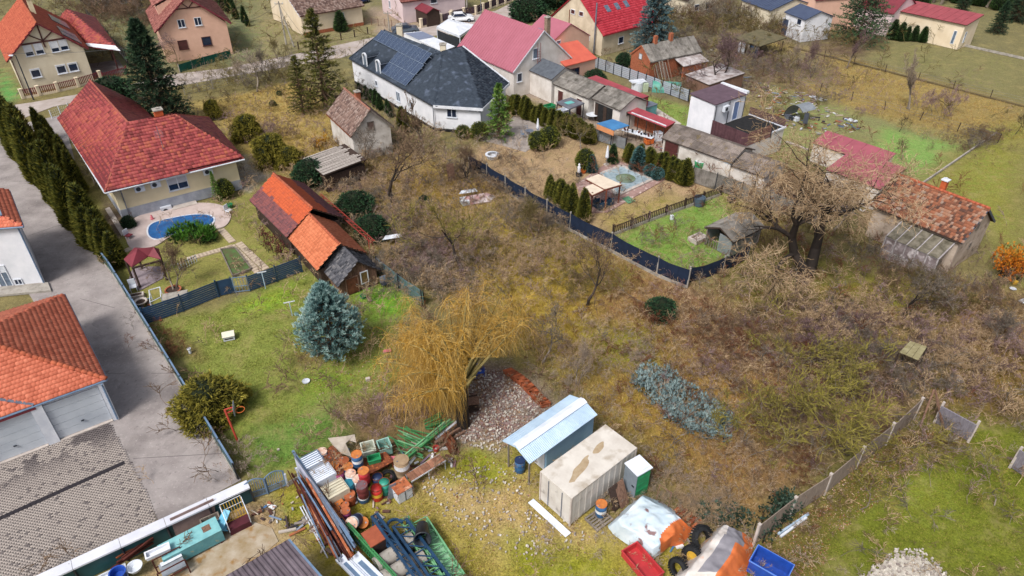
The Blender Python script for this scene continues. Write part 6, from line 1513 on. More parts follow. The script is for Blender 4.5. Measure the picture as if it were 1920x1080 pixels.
drape('tarpaulin_heap','heap covered by a pale blue white tarpaulin with an orange flap',[
 [(1140,985,.05),(1178,948,.3),(1206,930,.3),(1240,940,.1),(1262,955,.05)],
 [(1140,988,.1),(1160,973,1.1),(1204,930,1.15),(1238,948,1.15),(1268,968,.9)],
 [(1150,1002,.05),(1165,985,1.1),(1212,955,1.25),(1262,962,1.2),(1292,985,.7)],
 [(1168,1015,.03),(1195,1000,1.0),(1228,985,1.2),(1268,985,1.15),(1300,992,.1)],
 [(1195,1034,.03),(1224,1030,.9),(1236,1022,1.1),(1262,1004,1.0),(1288,1012,.05)],
 [(1215,1050,.03),(1222,1052,.1),(1236,1040,.4),(1255,1025,.1),(1280,1022,.03)]],
 ([tw,tor],lambda s,t_,c:1 if (s + t_ * .95 > 1.22 and t_ > .5) else 0),seed=3)
drape('tarpaulin_heap','second heap under a white, grey and orange tarpaulin at the bottom edge',[
 [(1345,990,.1),(1358,985,1.0),(1378,992,1.0),(1410,1010,.1)],
 [(1320,1015,.1),(1345,1000,1.3),(1385,1012,1.3),(1412,1030,.2)],
 [(1290,1050,.1),(1320,1035,1.4),(1375,1040,1.4),(1405,1060,.2)],
 [(1262,1085,.1),(1290,1070,1.3),(1350,1075,1.4),(1400,1080,.1)],
 [(1240,1125,.05),(1270,1115,.5),(1330,1120,.5),(1390,1115,.05)]],
 ([mat('tarp_white','#d2ccc8',.6,'#bdb3ac',1.2,spots=('#c98a62',1.6,.6,.72)),tor,tgr],lambda s,t_,c:2 if (.2 < s < .75 and .42 < t_ < .62) or (s < .3 and .45 < t_ < .8) else (1 if t_ > .62 else 0)),seed=9)
tyre('large black tractor tyre standing behind the two tarpaulin heaps',G(1316,1010,.5),.68,.42,(R(50),R(10),R(30)))
tyre('black wheel with yellow rim half under the second tarpaulin',G(1300,1045,.5),.62,.3,(R(75),0,R(-50)),rimm=MT['yellowp']);tyre('worn black tyre beside the red tub at the bottom edge',G(1272,1066,.45),.55,.3,(R(72),0,R(-55)))
crate('long red metal tub lying open at the bottom edge beside the tarpaulin',G(1203,1062,.3),(1.0,2.0,.45),mat('red_tub','#c02f35',.5,'#a8272d',2),R(32),name='red_tub')
crate('blue skip with pale blue rim at the bottom edge',G(1440,1075,.3),(1.8,1.1,.9),MT['blue'],R(-38),name='blue_skip',m2=mat('pale_blue_rim','#5f8be0',.5))
for k in range(5):o=MB().tube((0,0,0),(.55,.42,0),.13,.13,10).make('rusty_log',rs if k % 2 else rl);o.location=G(1262 + k * 9,962 + k * 7,.15);tag(o,['first','second','third','fourth','fifth'][k] + ' rusty short cylinder counted from the left behind the tarpaulin','cylinder','rusty cylinders behind the tarpaulin')
bars('plank_pair','pale blue weathered planks lying under the ivy of the panel fence','planks',(1462,1005),(1520,965),3,.15,[MT['paleblue'],MT['white_p']],(.04,.06),(.08,.12),.06,seed=4)
bars('brushwood','thin brown poles lying beside the blue skip','poles',(1440,1030),(1500,1085),6,.2,[MT['wood']],(.02,.03),(.05,.2),.1,seed=14,shape='tube')
rt=thing('firewood_row','long low row of orange brown firewood billets left of the tin shed','firewood',G(1030,765));A,Bp=G(952,700),G(1030,765)
for k in range(34):
 t_=k / 34;c=A.lerp(Bp,t_) - Bp;s_=Vector((math.sin(t_ * 5) * .15,0,0))
 for j in range(2):link('billet',MB().box((c.x + s_.x,c.y,.12 + j * .17),(.62,.15,.15),rz=R(25 + random.uniform(-12,12)),tint=random.random()).mesh('billet'),mat('billet_wood','#a8562f',.9,'#83452b',4,attr=(.6,1.25)),rt)
rt=thing('stump_wall','stack of bark slabs and a pale stump right of the willow trunk','woodpile',G(876,770));
for k in range(5):MB().box((.2,.1 * k,.15 + .12 * k),(1.0,.5,.1),rz=.3).make('slab',MT['darkwood'],rt)
MB().box((.35,.0,.85),(.8,.6,.12),rz=.2).make('slab',MT['wood'],rt)
rt=thing('blue_chair','bright blue plastic chair standing right of the willow','chair',G(900,704),.2)
MB().bb(-.28,.28,-.25,.25,.38,.44).make('seat',MT['blue'],rt);MB().bb(-.28,.28,.22,.28,.445,.85).make('backrest',MT['blue'],rt);MB().bb(-.33,-.281,-.22,.24,.5,.56).bb(.281,.33,-.22,.24,.5,.56).make('armrest',MT['blue'],rt)
for x in (-.24,.24):
 for y in (-.2,.2):link('leg',MB().bar((x * 1.1,y * 1.1,0),(x,y,.38),.05).mesh('leg'),MT['blue'],rt)
o=MB().tube((0,-.02,.441),(0,-.02,.455),.1,.1,12).make('cushion',MT['cream'],rt)
rt=thing('well_cover','white hooded cover box standing alone on the lawn','cover',G(430,634),.35);MB().bb(-.38,.38,-.3,.3,0,.3).make('body',MT['white_p'],rt);MB().slab([(-.42,-.34,.34),(.42,-.34,.34),(.42,.1,.5),(-.42,.1,.5)],(0,0,.04)).slab([(-.42,.1,.5),(.42,.1,.5),(.42,.34,.36),(-.42,.34,.36)],(0,0,.04)).make('hood',mat('ivory_plastic','#ddd6c4',.5),rt);MB().bb(-.3,.3,-.31,-.301,.12,.22).make('slot',MT['darkwood'],rt)
def small(name,label,cat,x,y,mb,m,z=.0,rz=0):o=mb.make(name,m,smooth=False);o.location=G(x,y,z);o.rotation_euler=(0,0,rz);tag(o,label,cat);return o
small('wash_basin','round white basin lying on the lawn below the blue spruce','basin',574,716,MB().lathe([(.0,.03),(.2,.04),(.24,.1),(.26,.1),(.22,0)],18,cap=False),MT['white_p'])
small('pipe_cap','white pipe cap standing near the dark olive shrub','pipe cap',357,662,MB().tube((0,0,0),(0,0,.35),.09,.09,12).tube((0,0,.35),(0,0,.42),.13,.13,12),MT['white_p'])
small('stone','small pale block on the lawn between spruce and bare shrub','block',690,713,MB().box((0,0,.1),(.28,.2,.2),.4),MT['concrete_l'])
small('stone','tiny pale stone on the shaded lawn above the iron gate','stone',522,844,MB().box((0,0,.05),(.14,.1,.1),.4),MT['concrete_l'])
small('pink_tray','pink tray lying at the left edge of the golden willow','tray',726,660,MB().box((0,0,.1),(.55,.25,.08),.3),MT['pinkstain'])
def tpost(label,x,y,ty,w_=.6):
 b=G(x,y);hgt=HT(b,ty);rt=thing('clothes_post',label,'clothes post',b,.35);MB().bar((0,0,0),(0,0,hgt),.06).make('post',MT['paleblue'],rt);MB().bar((-w_,0,hgt + .03),(w_,0,hgt + .03),.06).make('cross_arm',MT['white_p'],rt)
tpost('pale blue clothes post just left of the blue spruce',548,592,567,.4);tpost('pale blue clothes post close to the navy fence',498,541,511,.35)
rt=thing('basketball_hoop','orange basketball hoop on a red post beside the olive shrub','basketball hoop',G(446,828));hz=HT(G(446,828),768)
MB().bar((0,0,0),(-.15,0,hz),.1).make('post',mat('red_post','#b8402c',.6),rt);MB().bar((-.15,0,hz),(.35,.05,hz + .15),.06).bar((-.15,0,hz - .3),(.35,.05,hz - .1),.05).make('bracket',mat('red_post','#b8402c',.6),rt)
MB().box((.38,.05,hz + .05),(.04,.75,.55),rz=.3).make('backboard',MT['zinc'],rt);ring=MB()
for k in range(16):a0,a1=k * math.pi / 8,(k + 1) * math.pi / 8;ring.bar((.68 + .25 * math.cos(a0),.1 + .25 * math.sin(a0),hz - .1),(.68 + .25 * math.cos(a1),.1 + .25 * math.sin(a1),hz - .1),.03)
ring.make('ring',MT['orange'],rt)
rt=thing('garden_chair','dark grey garden chair at the right corner of the wooden shed','chair',G(722,538),.6);MB().bb(-.25,.25,-.25,.25,.3,.36).make('seat',MT['darkmetal'],rt);MB().bb(-.25,.25,.22,.27,.361,.9).make('backrest',MT['steelblue'],rt)
for x in (-.22,.22):
 for y in (-.2,.2):link('leg',MB().bar((x,y,0),(x,y,.3),.04).mesh('leg'),MT['darkmetal'],rt)
small('garden_tub','green and pink tub lying before the wooden shed door','tub',682,558,MB().lathe([(.2,0),(.28,.25),(.25,.25),(.18,.03)],14,cap=False),MT['green']);small('board','short grey board beside the tub before the shed','board',692,562,MB().box((0,0,.06),(.25,.7,.05),.5),MT['greywood'])
c0,c1,c2=G(541,1013,2.3),G(395,1098,2.05),G(612,1095,2.3);rt=thing('corrugated_shed','shed roof of dark brown grooved sheets with blue edge trim at the bottom edge','shed',(c0.x,c0.y,0))
b0=Vector(rt.location);q=[c0 - b0,c2 - b0,c2 - b0 + (c1 - c0),c1 - b0]
MB().slab(q,(0,0,-.06)).make('roof_deck',MT['darkwood'],rt);sheets([q[0],q[3],q[2],q[1]],8,1,mat('grooved_brown','#6d626b',.7,'#574d55',1.5,attr=(.85,1.1)),rt,pitch=.2,amp=.022,square=True)
MB().bar(q[0] + Vector((.03,0,.03)),q[1] + Vector((.03,0,.03)),.1,.12).make('edge_trim',MT['steelblue'],rt)
wq=[v * .96 + (q[0] + q[2]) * .02 for v in q];MB().prism([(v.x,v.y) for v in wq],0,1.95).make('wall',MT['darkwood'],rt)
# -- bottom left yard
A,Bp=G(322,1012),G(400,962);rt=thing('chipboard_sheet','large weathered brownish sheet leaning over the white coping wall','board',(A.x,A.y,0))
q=[G(330,1004,.2),G(405,968,.2),G(400,934,1.45),G(318,972,1.45)];MB().slab([v - rt.location for v in q],(.02,-.04,0)).make('sheet',mat('wet_chipboard','#8c7672',.9,'#75605c',2,bump=.3),rt)
rt=thing('turquoise_cabinet','long turquoise steel cabinet lying on its side with a rust patch','cabinet',G(345,1042),R(37))
MB().bb(-.9,2.0,-.45,.55,.15,.95).make('body',MT['teal'],rt);MB().bb(-.9,2.0,-.47,.57,.952,.98).make('top',mat('turquoise_top','#7fbcc0',.5,'#62a3ab',1.5,spots=('#b9834f',1.2,.64,.7)),rt)
for x in (-.7,1.8):link('leg',MB().bar((x,-.4,0),(x,-.4,.15),.08).mesh('leg'),MT['brown'],rt)
MB().bb(1.2,1.6,-.1,.3,.985,.99).make('dry_twigs',MT['wood'],rt)
crate('long white foam box lying on the turquoise cabinet',G(297,1037,1.05),(1.1,.4,.22),MT['white'],R(32),name='foam_box');
rt=thing('teal_cart','small bent light blue sheet on a rusty cart','cart',G(415,1000),R(30));MB().slab([(-.5,-.2,.5),(.2,-.25,.55),(.75,.2,1.1),(.5,.45,1.15),(0,.3,.6),(-.5,.3,.5)],(0,0,.04)).slab([(.0,-.25,.5),(.35,-.3,.3),(.4,.1,.3),(.1,.3,.5)],(0,0,.04)).make('sheet',mat('sky_blue_sheet','#5fb0d0',.5,'#4d9abc',2),rt)
MB().bar((-.9,-.2,.35),(.7,-.2,.35),.05).bar((-.9,.3,.35),(.7,.3,.35),.05).bar((-.5,-.3,0),(-.5,-.3,.5),.05).bar((.5,-.3,0),(.5,-.3,.5),.05).make('frame',MT['redsteel'],rt)
rt=thing('yellow_cage','yellow barred trolley with a dark red base beside the iron gate','trolley',G(449,985),R(35));
MB().bb(-.55,.55,-.4,.15,0,.4).make('base',mat('maroon_steel','#5b2530',.7,'#47202a',2),rt)
for k in range(8):link('bar',MB().bar((-.5 + k * .143,.15,.3),(-.5 + k * .143,.55,1.5),.03).mesh('bar'),MT['yellowp'],rt)
for t_ in (.1,.4,.7,1):z=.3 + 1.2 * t_;MB().bar((-.55,.15 + .4 * t_,z),(.55,.15 + .4 * t_,z),.03).make('cross_bar',MT['yellowp'] if t_ < .6 else MT['white_p'],rt)
for x in (-.55,.55):MB().bar((x,-.4,.3),(x,-.4,1.0),.04).bar((x,-.4,1.0),(x,.5,1.45),.04).make('side_bar',MT['white_p'],rt)
crate('grey brown slatted crate between the sheet and the yellow trolley',G(398,985,.2),(.9,.55,.5),MT['greywood'],R(32))
rt=thing('pallet_rack','dark red steel rack frame holding grey panels at the bottom edge','rack',G(330,1075),R(37));f=MB()
for x in (-.7,.6):
 for y in (-.4,.5):f.bar((x,y,0),(x,y,1.1),.06)
for z in (.5,1.1):
 for y in (-.4,.5):f.bar((-.7,y,z),(.6,y,z),.05)
f.make('frame',MT['redsteel'],rt);MB().box((0,.05,.6),(1.1,.75,.06),rx=.15).make('panel',MT['metalsheet'],rt);MB().box((.05,.3,.75),(1.0,.2,.06),rx=.3).make('panel',MT['white_p'],rt)
bars('frame_heap','rusty steel frame and pipes in front of the teal wall face','steel frame',(225,1068),(300,1020),5,.25,[MT['redsteel'],MT['rust']],(.03,.05),(.3,.8),.1,seed=21)
o=MB().lathe([(.3,0),(.36,.5),(.4,.5),(.4,.55),(.33,.55),(.28,.04)],20,cap=False).lathe([(.29,.2),(.29,.22)],20).make('blue_bin',MT['blue']);o.location=G(226,1085,.3);tag(o,'round blue plastic bin at the bottom edge below the coping wall','bin')
o=MB().lathe([(.0,.12),(.2,.12),(.34,.3),(.38,.3),(.3,.08),(.1,0)],20,cap=False).make('white_basin',MT['white_p']);o.location=G(255,1068,.4);tag(o,'white enamel basin next to the blue bin','basin')
crate('low white tray under the blue bin at the bottom edge',G(215,1085,.1),(1.2,.9,.2),MT['white_p'],R(35),name='white_tray')
# -- red house garden with the kidney pool
def flat(name,pxs,z,m,label,cat,thick=.1):
 P=[G(*p) for p in pxs];o=MB().prism([(p.x,p.y) for p in P],z - thick,z).make(name,m);return tag(o,label,cat,kind='structure')
def smooth_loop(pts,n=6):
 P=[Vector(p) for p in pts];out=[];m=len(P)
 for i in range(m):
  a,b,c,d=P[i - 1],P[i],P[(i + 1) % m],P[(i + 2) % m]
  for k in range(n):
   t_=k / n;out.append(.5 * ((2 * b) + (c - a) * t_ + (2 * a - 5 * b + 4 * c - d) * t_ * t_ + (3 * b - a - 3 * c + d) * t_ ** 3))
 return [tuple(v) for v in out]
deck=smooth_loop([(236,425),(262,405),(330,385),(400,382),(432,398),(425,422),(395,432),(330,440),(290,462),(250,468),(236,448)])
flat('pool_deck',deck,.06,mat('pool_slabs','#c3b2ad',.9,'#b3a19c',1.2,bump=.2),'pale pinkish paved deck round the oval blue pool','paving',.2)
pl=smooth_loop([(279,440),(282,424),(305,414),(360,404),(392,405),(401,414),(390,424),(350,432),(310,446),(290,449)])
rt=thing('oval_pool','oval swimming pool under a bright blue cover on the pinkish deck','pool',G(340,426));P=[G(*p) - rt.location for p in pl]
c=sum(P,Vector()) / len(P);rim=[(c + (p - c) * 1.05) for p in P];mb=MB();n_=len(P)
mb.add([(p.x,p.y,.1) for p in P] + [(p.x,p.y,.1) for p in rim] + [(p.x,p.y,.05) for p in rim] + [(p.x,p.y,.02) for p in P],[(i,(i + 1) % n_,(i + 1) % n_ + n_,i + n_) for i in range(n_)] + [(i + n_,(i + 1) % n_ + n_,(i + 1) % n_ + 2 * n_,i + 2 * n_) for i in range(n_)] + [(i,i + 3 * n_,(i + 1) % n_ + 3 * n_,(i + 1) % n_) for i in range(n_)]).make('coping',MT['white_p'],rt)
MB().prism([(p.x,p.y) for p in P],.0,.075).make('cover',MT['poolblue'],rt)
rt=thing('red_gazebo','open wooden garden pavilion with faceted wine red sheet roof','pavilion',G(268,510));b0=G(268,510)
cz=2.0;RP=[(232,486),(247,501),(278,480),(302,486),(298,466),(252,464)];Pn=[G(x,y,cz) - b0 for x,y in RP];ap1,ap2=G(258,466,2.7) - b0,G(288,463,2.6) - b0
for tri in ([0,1,'a'],[1,2,'b','a'],[2,3,'b'],[3,4,'b'],[4,5,'a','b'],[5,0,'a']):
 MB().slab([ap1 if k == 'a' else ap2 if k == 'b' else Pn[k] for k in tri],(0,0,-.06)).make('roof_panel',MT['winered'],rt)
for k in (0,1,3,4,5):p=Pn[k] * .93 + ap1 * .07;MB().bar((p.x,p.y,0),(p.x,p.y,cz),.12).make('post',MT['darkwood'],rt)
MB().bar(Pn[1] - Vector((0,0,.1)),Pn[3] - Vector((0,0,.1)),.1,.14).make('beam',MT['darkwood'],rt)
flat('pavilion_floor',[(240,528),(262,545),(305,522),(310,500),(250,500)],.03,mat('violet_slabs','#96898f',.9,'#7d7178',2),'greyish paved floor under the red pavilion','paving')
rt=thing('picket_fence','short white picket gate panel standing in the pool garden','fence',G(338,508));d=G(370,492) - G(338,508)
for k in range(8):link('picket',MB().bar(d * (k / 7) + Vector((0,0,.05)),d * (k / 7) + Vector((0,0,.75)),.1,.03).mesh('picket'),MT['white_p'],rt)
MB().bar(Vector((0,0,.2)),d + Vector((0,0,.2)),.04,.06).bar(Vector((0,0,.6)),d + Vector((0,0,.6)),.04,.06).make('rail',MT['darkwood'],rt)
stm=mat('stepping_slab','#bfae9a',.9,'#a6947f',3,bump=.2);slab_me=MB().bb(-.29,.29,-.19,.19,-.05,.045).mesh('stepping_slab')
rt=thing('slab_path','two strand path of cream stepping slabs through the pool garden','path',G(440,450));
def steps(a,b,n,off=0,w=1.0):
 A,Bp=G(*a),G(*b);d=(Bp - A).normalized();nn_=Vector((-d.y,d.x,0))
 for k in range(n):o=link('stepping_slab',slab_me,stm,rt);o.location=A.lerp(Bp,(k + .5) / n) + nn_ * off - G(440,450);o.rotation_euler=(0,0,math.atan2(d.y,d.x) + R(90) + random.gauss(0,.03))
for off in (-.33,.33):steps((440,458),(492,508),13,off)
steps((414,430),(436,454),7);steps((436,462),(352,486),12);steps((232,472),(246,466),2)
rt2=thing('flower_bed','rectangular green planted bed with timber edging beside the slab path','bed',G(436,492));b0=G(436,492);q=[G(*p) - b0 for p in [(414,470),(441,466),(472,506),(437,520)]]
MB().prism([(v.x,v.y) for v in q],0,.1).make('soil',mat('bed_plants','#4b7038',.95,'#5c4a38',3),rt2)
for i in range(4):MB().bar(q[i] + Vector((0,0,.1)),q[(i + 1) % 4] + Vector((0,0,.1)),.08,.2).make('edging',MT['greywood'],rt2)
rt=thing('round_planter','round brick edged planter round the bare little tree','planter',G(326,548));MB().lathe([(.62,0),(.62,.3),(.5,.3),(.5,.2)],24,cap=False).make('ring',MT['brick'],rt);MB().lathe([(.5,.2),(.5,.22)],24).make('soil',MT['darkwood'],rt)
rt=thing('stone_slab','square pale slab lying against the navy fence below the planter','slab',G(330,560),R(20));MB().bb(-.9,.9,-.45,.45,0,.35).make('slab',MT['concrete'],rt)
rt=thing('boat_shell','round whitish shell shaped tub standing by the board fence','tub',G(266,572),.4);MB().lathe([(.2,0),(.42,.3),(.5,.34),(.52,.4),(.4,.4),(.15,.1)],20,cap=False).make('shell',MT['concrete_l'],rt,smooth=True);MB().lathe([(.38,.3),(.38,.32)],20).make('fill',MT['darkwood'],rt)
rt=thing('boat_shell','long whitish trough tub lying above the round one by the board fence','tub',G(258,558),.4);MB().bb(-.55,.5,-.25,.25,0,.3).make('shell',MT['concrete_l'],rt);MB().bb(-.4,.35,-.14,.14,.302,.33).make('fill',MT['darkwood'],rt)
rt=thing('plastic_chair','white garden chair with raised back by the board fence','chair',G(252,545),.5);MB().bb(-.25,.25,-.25,.25,.38,.42).make('seat',MT['white_p'],rt);MB().bb(-.25,.25,.22,.27,.421,.95).make('backrest',MT['white_p'],rt)
for x in (-.22,.22):
 for y in (-.22,.22):link('leg',MB().bar((x,y,0),(x,y,.38),.04).mesh('leg'),MT['white_p'],rt)
rt=thing('swing_frame','white tube frame stand in the grass above the navy fence','frame',G(288,585));f=MB();q=[G(*p) - G(288,585) for p in [(288,585),(308,575),(286,562),(306,556)]]
for v in q:f.bar((v.x,v.y,0),(v.x,v.y,.9),.05)
for i,j in ((0,1),(1,3),(3,2),(2,0)):f.bar(q[i] + Vector((0,0,.9)),q[j] + Vector((0,0,.9)),.05)
f.make('frame',MT['white_p'],rt)
for x,y,lab in ((243,447,'dark red garden lounger seat at the left end of the pool deck'),(430,400,'white garden chair at the right end of the pool deck')):
 rt=thing('garden_chair',lab,'chair',G(x,y),1.2);MB().bb(-.25,.25,-.25,.25,.3,.36).make('seat',MT['winered'] if x < 300 else MT['white_p'],rt);MB().bb(-.25,.25,.22,.27,.361,.85).make('backrest',MT['white_p'],rt)
 for a in (-.2,.2):
  for b in (-.2,.2):link('leg',MB().bar((a,b,0),(a,b,.3),.04).mesh('leg'),MT['white_p'],rt)
small('green_pot','bright green flower pot on the grass at the pool deck end','pot',431,389,MB().lathe([(.22,0),(.33,.35),(.3,.35),(.2,.05)],16,cap=False).lathe([(.28,.28),(.28,.3)],16),MT['green'])
small('pink_cone','small pink cone on the deck before the house wall','cone',286,412,MB().lathe([(.18,0),(.05,.5)],12),MT['pinkstain'])
flat('side_path',[(197,392),(205,388),(236,436),(228,442)],.02,MT['concrete_l'],'narrow concrete strip beside the yellow house wall','paving')
# -- neighbour's garden: covered pool, pergola
flat('pool_terrace',[(1080,345),(1150,298),(1247,337),(1140,398),(1100,400)],.04,mat('rose_slabs','#a5857e',.9,'#8b6f69',1.4,spots=('#c3b0a8',2.2,.55,.65),bump=.2),'rose brown paved terrace round the covered rectangular pool','paving',.16)
rt=thing('covered_pool','rectangular pool under a grey wrinkled cover with a green algae puddle','pool',G(1170,340));b0=G(1170,340)
q=[G(*p) - b0 for p in [(1126,327),(1165,312),(1222,338),(1156,368)]]
for i in range(4):MB().bar(q[i] + Vector((0,0,.1)),q[(i + 1) % 4] + Vector((0,0,.1)),.35,.1).make('edge',MT['concrete_l'],rt)
NX=22;V=[];F=[]
for i in range(NX + 1):
 for j in range(NX + 1):
  s,t_=i / NX,j / NX;p=(q[0] * (1 - s) + q[1] * s) * (1 - t_) + (q[3] * (1 - s) + q[2] * s) * t_;e=min(s,1 - s,t_,1 - t_)
  ang_=math.atan2(t_ - .5,s - .5);V.append((p.x,p.y,.14 - min(e * .5,.09) + .03 * math.sin(ang_ * 26) * (1 - min(1,e * 3)) + .01 * random.random()))
for i in range(NX):
 for j in range(NX):F.append((i * (NX + 1) + j,(i + 1) * (NX + 1) + j,(i + 1) * (NX + 1) + j + 1,i * (NX + 1) + j + 1))
MB().add(V,F).make('cover',mat('pool_cover','#9fb0b8',.45,'#7d919c',2.5),rt,smooth=True);pc=(q[0] + q[1] + q[2] + q[3]) / 4
MB().lathe([(0.01,.1),(1.0,.1)],18,c=(pc.x + .3,pc.y,0),cap=False).make('puddle',mat('algae_water','#5f6f4c',.15,'#7d8c7a',1.5),rt)
rt=thing('pergola','brown timber pergola with cream canvas roof beside the covered pool','pergola',G(1130,380));b0=G(1130,380)
RQ=[G(*p,2.2) - b0 for p in [(1099,336),(1122,327),(1165,346),(1134,355)]];RQ2=[G(*p,2.2) - b0 for p in [(1095,350),(1114,342),(1134,355),(1110,366)]]
MB().slab(RQ,(0,0,.04)).make('canvas',mat('cream_canvas','#d9cbb8',.9,'#c9b9a5',1.5),rt);MB().slab([v - Vector((0,0,.12)) for v in RQ2],(0,0,.04)).make('canvas',mat('cream_canvas','#d9cbb8'),rt)
pw=mat('pergola_wood','#7b4334',.7,'#643428',3)
for p in [(1108,400),(1134,395),(1159,381),(1120,362)]:v=G(*p) - b0;MB().bar((v.x,v.y,0),(v.x,v.y,2.15),.13).make('post',pw,rt)
for a,b in ((0,3),(3,2),(1,2),(0,1)):MB().bar(RQ[a] - Vector((0,0,.08)),RQ[b] - Vector((0,0,.08)),.1,.14).make('beam',pw,rt)
MB().bar(RQ2[3] - Vector((0,0,.1)),RQ2[2] - Vector((0,0,.1)),.1,.12).bar(RQ2[3] - Vector((0,0,.1)),RQ2[0] - Vector((0,0,.1)),.1,.12).make('beam',pw,rt)
bl=mat('navy_cushion','#274a68',.8,'#1e3a54',2)
for i,(x,y,rz) in enumerate(((1112,385,.6),(1125,392,.6),(1138,385,.6))):
 rt=thing('garden_armchair',['navy garden sofa at the left under the pergola','navy armchair seen from behind at the front of the pergola','navy armchair nearest the covered pool corner'][i],'armchair',G(x,y),rz,'navy seats under the pergola')
 MB().bb(-.4,.4,-.35,.35,.2,.42).make('seat',bl,rt);MB().bb(-.4,.4,-.42,-.352,.2,.85).make('backrest',bl,rt);MB().bb(-.46,-.402,-.35,.35,.2,.6).bb(.402,.46,-.35,.35,.2,.6).make('armrest',bl,rt)
flat('green_mat',[(1166,373),(1178,368),(1192,378),(1178,382)],.05,mat('green_mat','#5d8f6c',.9),'small green mat on the beige grass by the pool terrace','mat',.04)
def parasol(label,x,y,ty,w_=.16):
 b=G(x,y);hgt=HT(b,ty);rt=thing('parasol',label,'parasol',b);MB().tube((0,0,0),(0,0,hgt),.03,.03,6).make('pole',MT['zinc'],rt)
 MB().lathe([(.06,hgt * .32),(w_,hgt * .4),(w_ * .75,hgt * .65),(w_ * .45,hgt * .88),(.02,hgt)],9).make('furled_cloth',MT['white'],rt);MB().lathe([(.3,0),(.3,.08),(.08,.14)],14).make('base',MT['concrete_l'],rt)
parasol('furled white parasol behind the covered pool',1137,309,272,.2);parasol('furled white parasol on the grey terrace behind the slate roofed house',1008,252,221,.18)
rt=thing('garden_table','small round metal garden table on the grey terrace','table',G(993,256));MB().lathe([(.45,.7),(.45,.73)],18).make('top',MT['zinc'],rt);MB().tube((0,0,0),(0,0,.7),.04,.04,6).make('pedestal',MT['zinc'],rt)
for k in range(4):
 a=k * math.pi / 2 + .4;p=G(993,256) + Vector((math.cos(a) * .8,math.sin(a) * .8,0));rt=thing('garden_chair',['pale metal chair on the right of the round terrace table','pale metal chair behind the round terrace table','pale metal chair on the left of the round terrace table','pale metal chair in front of the round terrace table'][k],'chair',p,a + math.pi / 2,'chairs round the terrace table')
 MB().bb(-.2,.2,-.2,.2,.42,.45).make('seat',MT['steelblue'],rt);f=MB()
 for x in (-.19,.19):f.bar((x,-.19,0),(x,-.19,.9),.025).bar((x,.19,0),(x,.19,.43),.025)
 f.bar((-.19,-.19,.9),(.19,-.19,.9),.025).bar((-.19,-.19,.7),(.19,-.19,.7),.025).make('frame',MT['steelblue'],rt)
rt=thing('garden_statue','small white garden statue on a black pot by the pool terrace','statue',G(1085,330));MB().lathe([(.28,0),(.32,.35),(.26,.35)],12).make('pot',MT['black'],rt);MB().lathe([(.12,.35),(.2,.5),(.14,.8),(.18,1.0),(.07,1.12),(.12,1.25),(.02,1.4)],10).make('figure',MT['white'],rt,smooth=True)
small('orange_pot','orange flower pot between the statue and the small blue conifer','pot',1094,324,MB().lathe([(.2,0),(.3,.35),(.26,.35),(.18,.03)],14,cap=False),MT['orange'])
small('white_bucket','small white box standing alone in the bright green yard','box',1259,411,MB().box((0,0,.2),(.28,.28,.4)),MT['white_p'])
small('water_tub','round grey blue water tub by the end of the picket fence','tub',1310,384,MB().lathe([(.5,0),(.55,.8),(.5,.8),(.46,.1)],20,cap=False).lathe([(.49,.6),(.49,.62)],20),mat('slate_tub','#4a5b6b',.6,'#3c4b5a',2))
small('black_tub','black mortar tub against the corrugated fence','tub',1370,378,MB().lathe([(.3,0),(.42,.35),(.38,.35),(.28,.04)],16,cap=False),MT['darkmetal'])
rt=thing('stone_trough','square pale stone trough left of the animal shelter','trough',G(1308,450),R(37));MB().bb(-.75,.75,-.5,-.35,0,.35).bb(-.75,.75,.35,.5,0,.35).bb(-.75,-.6,-.35,.35,0,.35).bb(.6,.75,-.35,.35,0,.35).bb(-.6,.6,-.35,.35,0,.1).make('trough',MT['concrete_l'],rt)
rt=thing('round_plate','white round lid lying on the dry grass','lid',G(993,480));MB().lathe([(.01,.02),(.22,.02),(.22,.06),(.01,.08)],14).make('lid',MT['white_p'],rt)
rt=thing('garden_bench','curved white garden bench under the bare trees beside the beige lawn','bench',G(923,296),0);MB().lathe([(.5,.35),(.75,.35),(.75,.45),(.5,.45)],18,cap=False).lathe([(.55,0),(.62,.35)],18,cap=False).make('seat',MT['white_p'],rt)
# -- clutter along the workshops
rt=thing('tarpaulin_roof','blue tarpaulin roof over a peach sided booth beside the grey sheds','shelter',G(1150,258));b0=G(1150,258);q=[G(*p,2.2) - b0 for p in [(1119,232),(1149,224),(1180,236),(1151,245)]]
MB().slab(q,(0,0,.06)).make('tarpaulin',MT['awning'],rt);MB().slab([v - Vector((0,0,.06)) for v in (q[0],q[3])] + [v - Vector((0,0,.6)) for v in (q[3],q[0])],(0.02,.02,0)).make('side_panel',mat('peach_panel','#d08c5c',.8),rt)
for v in q:MB().bar((v.x * .95,v.y * .95,0),(v.x * .95,v.y * .95,2.15),.07).make('post',MT['darkwood'],rt)
rt=thing('garden_canopy','flat grey canopy with a turquoise patch on dark posts before the long shed','canopy',G(1068,205));b0=G(1068,205);q=[G(*p,2.1) - b0 for p in [(1043,193),(1070,184),(1096,195),(1068,206)]]
MB().slab(q,(0,0,.12)).make('roof',mat('grey_canopy','#6f717b',.7,'#5b5d67',1.5),rt);c=sum(q,Vector()) / 4;MB().box(c + Vector((-.1,0,.135)),(1.0,.7,.02),rz=.6).make('patch',mat('turquoise_patch','#5fb5b0',.6),rt)
for v in q:v2=c + (v - c) * .93;MB().bar((v2.x,v2.y,0),(v2.x,v2.y,2.1),.1).make('post',MT['darkmetal'],rt)
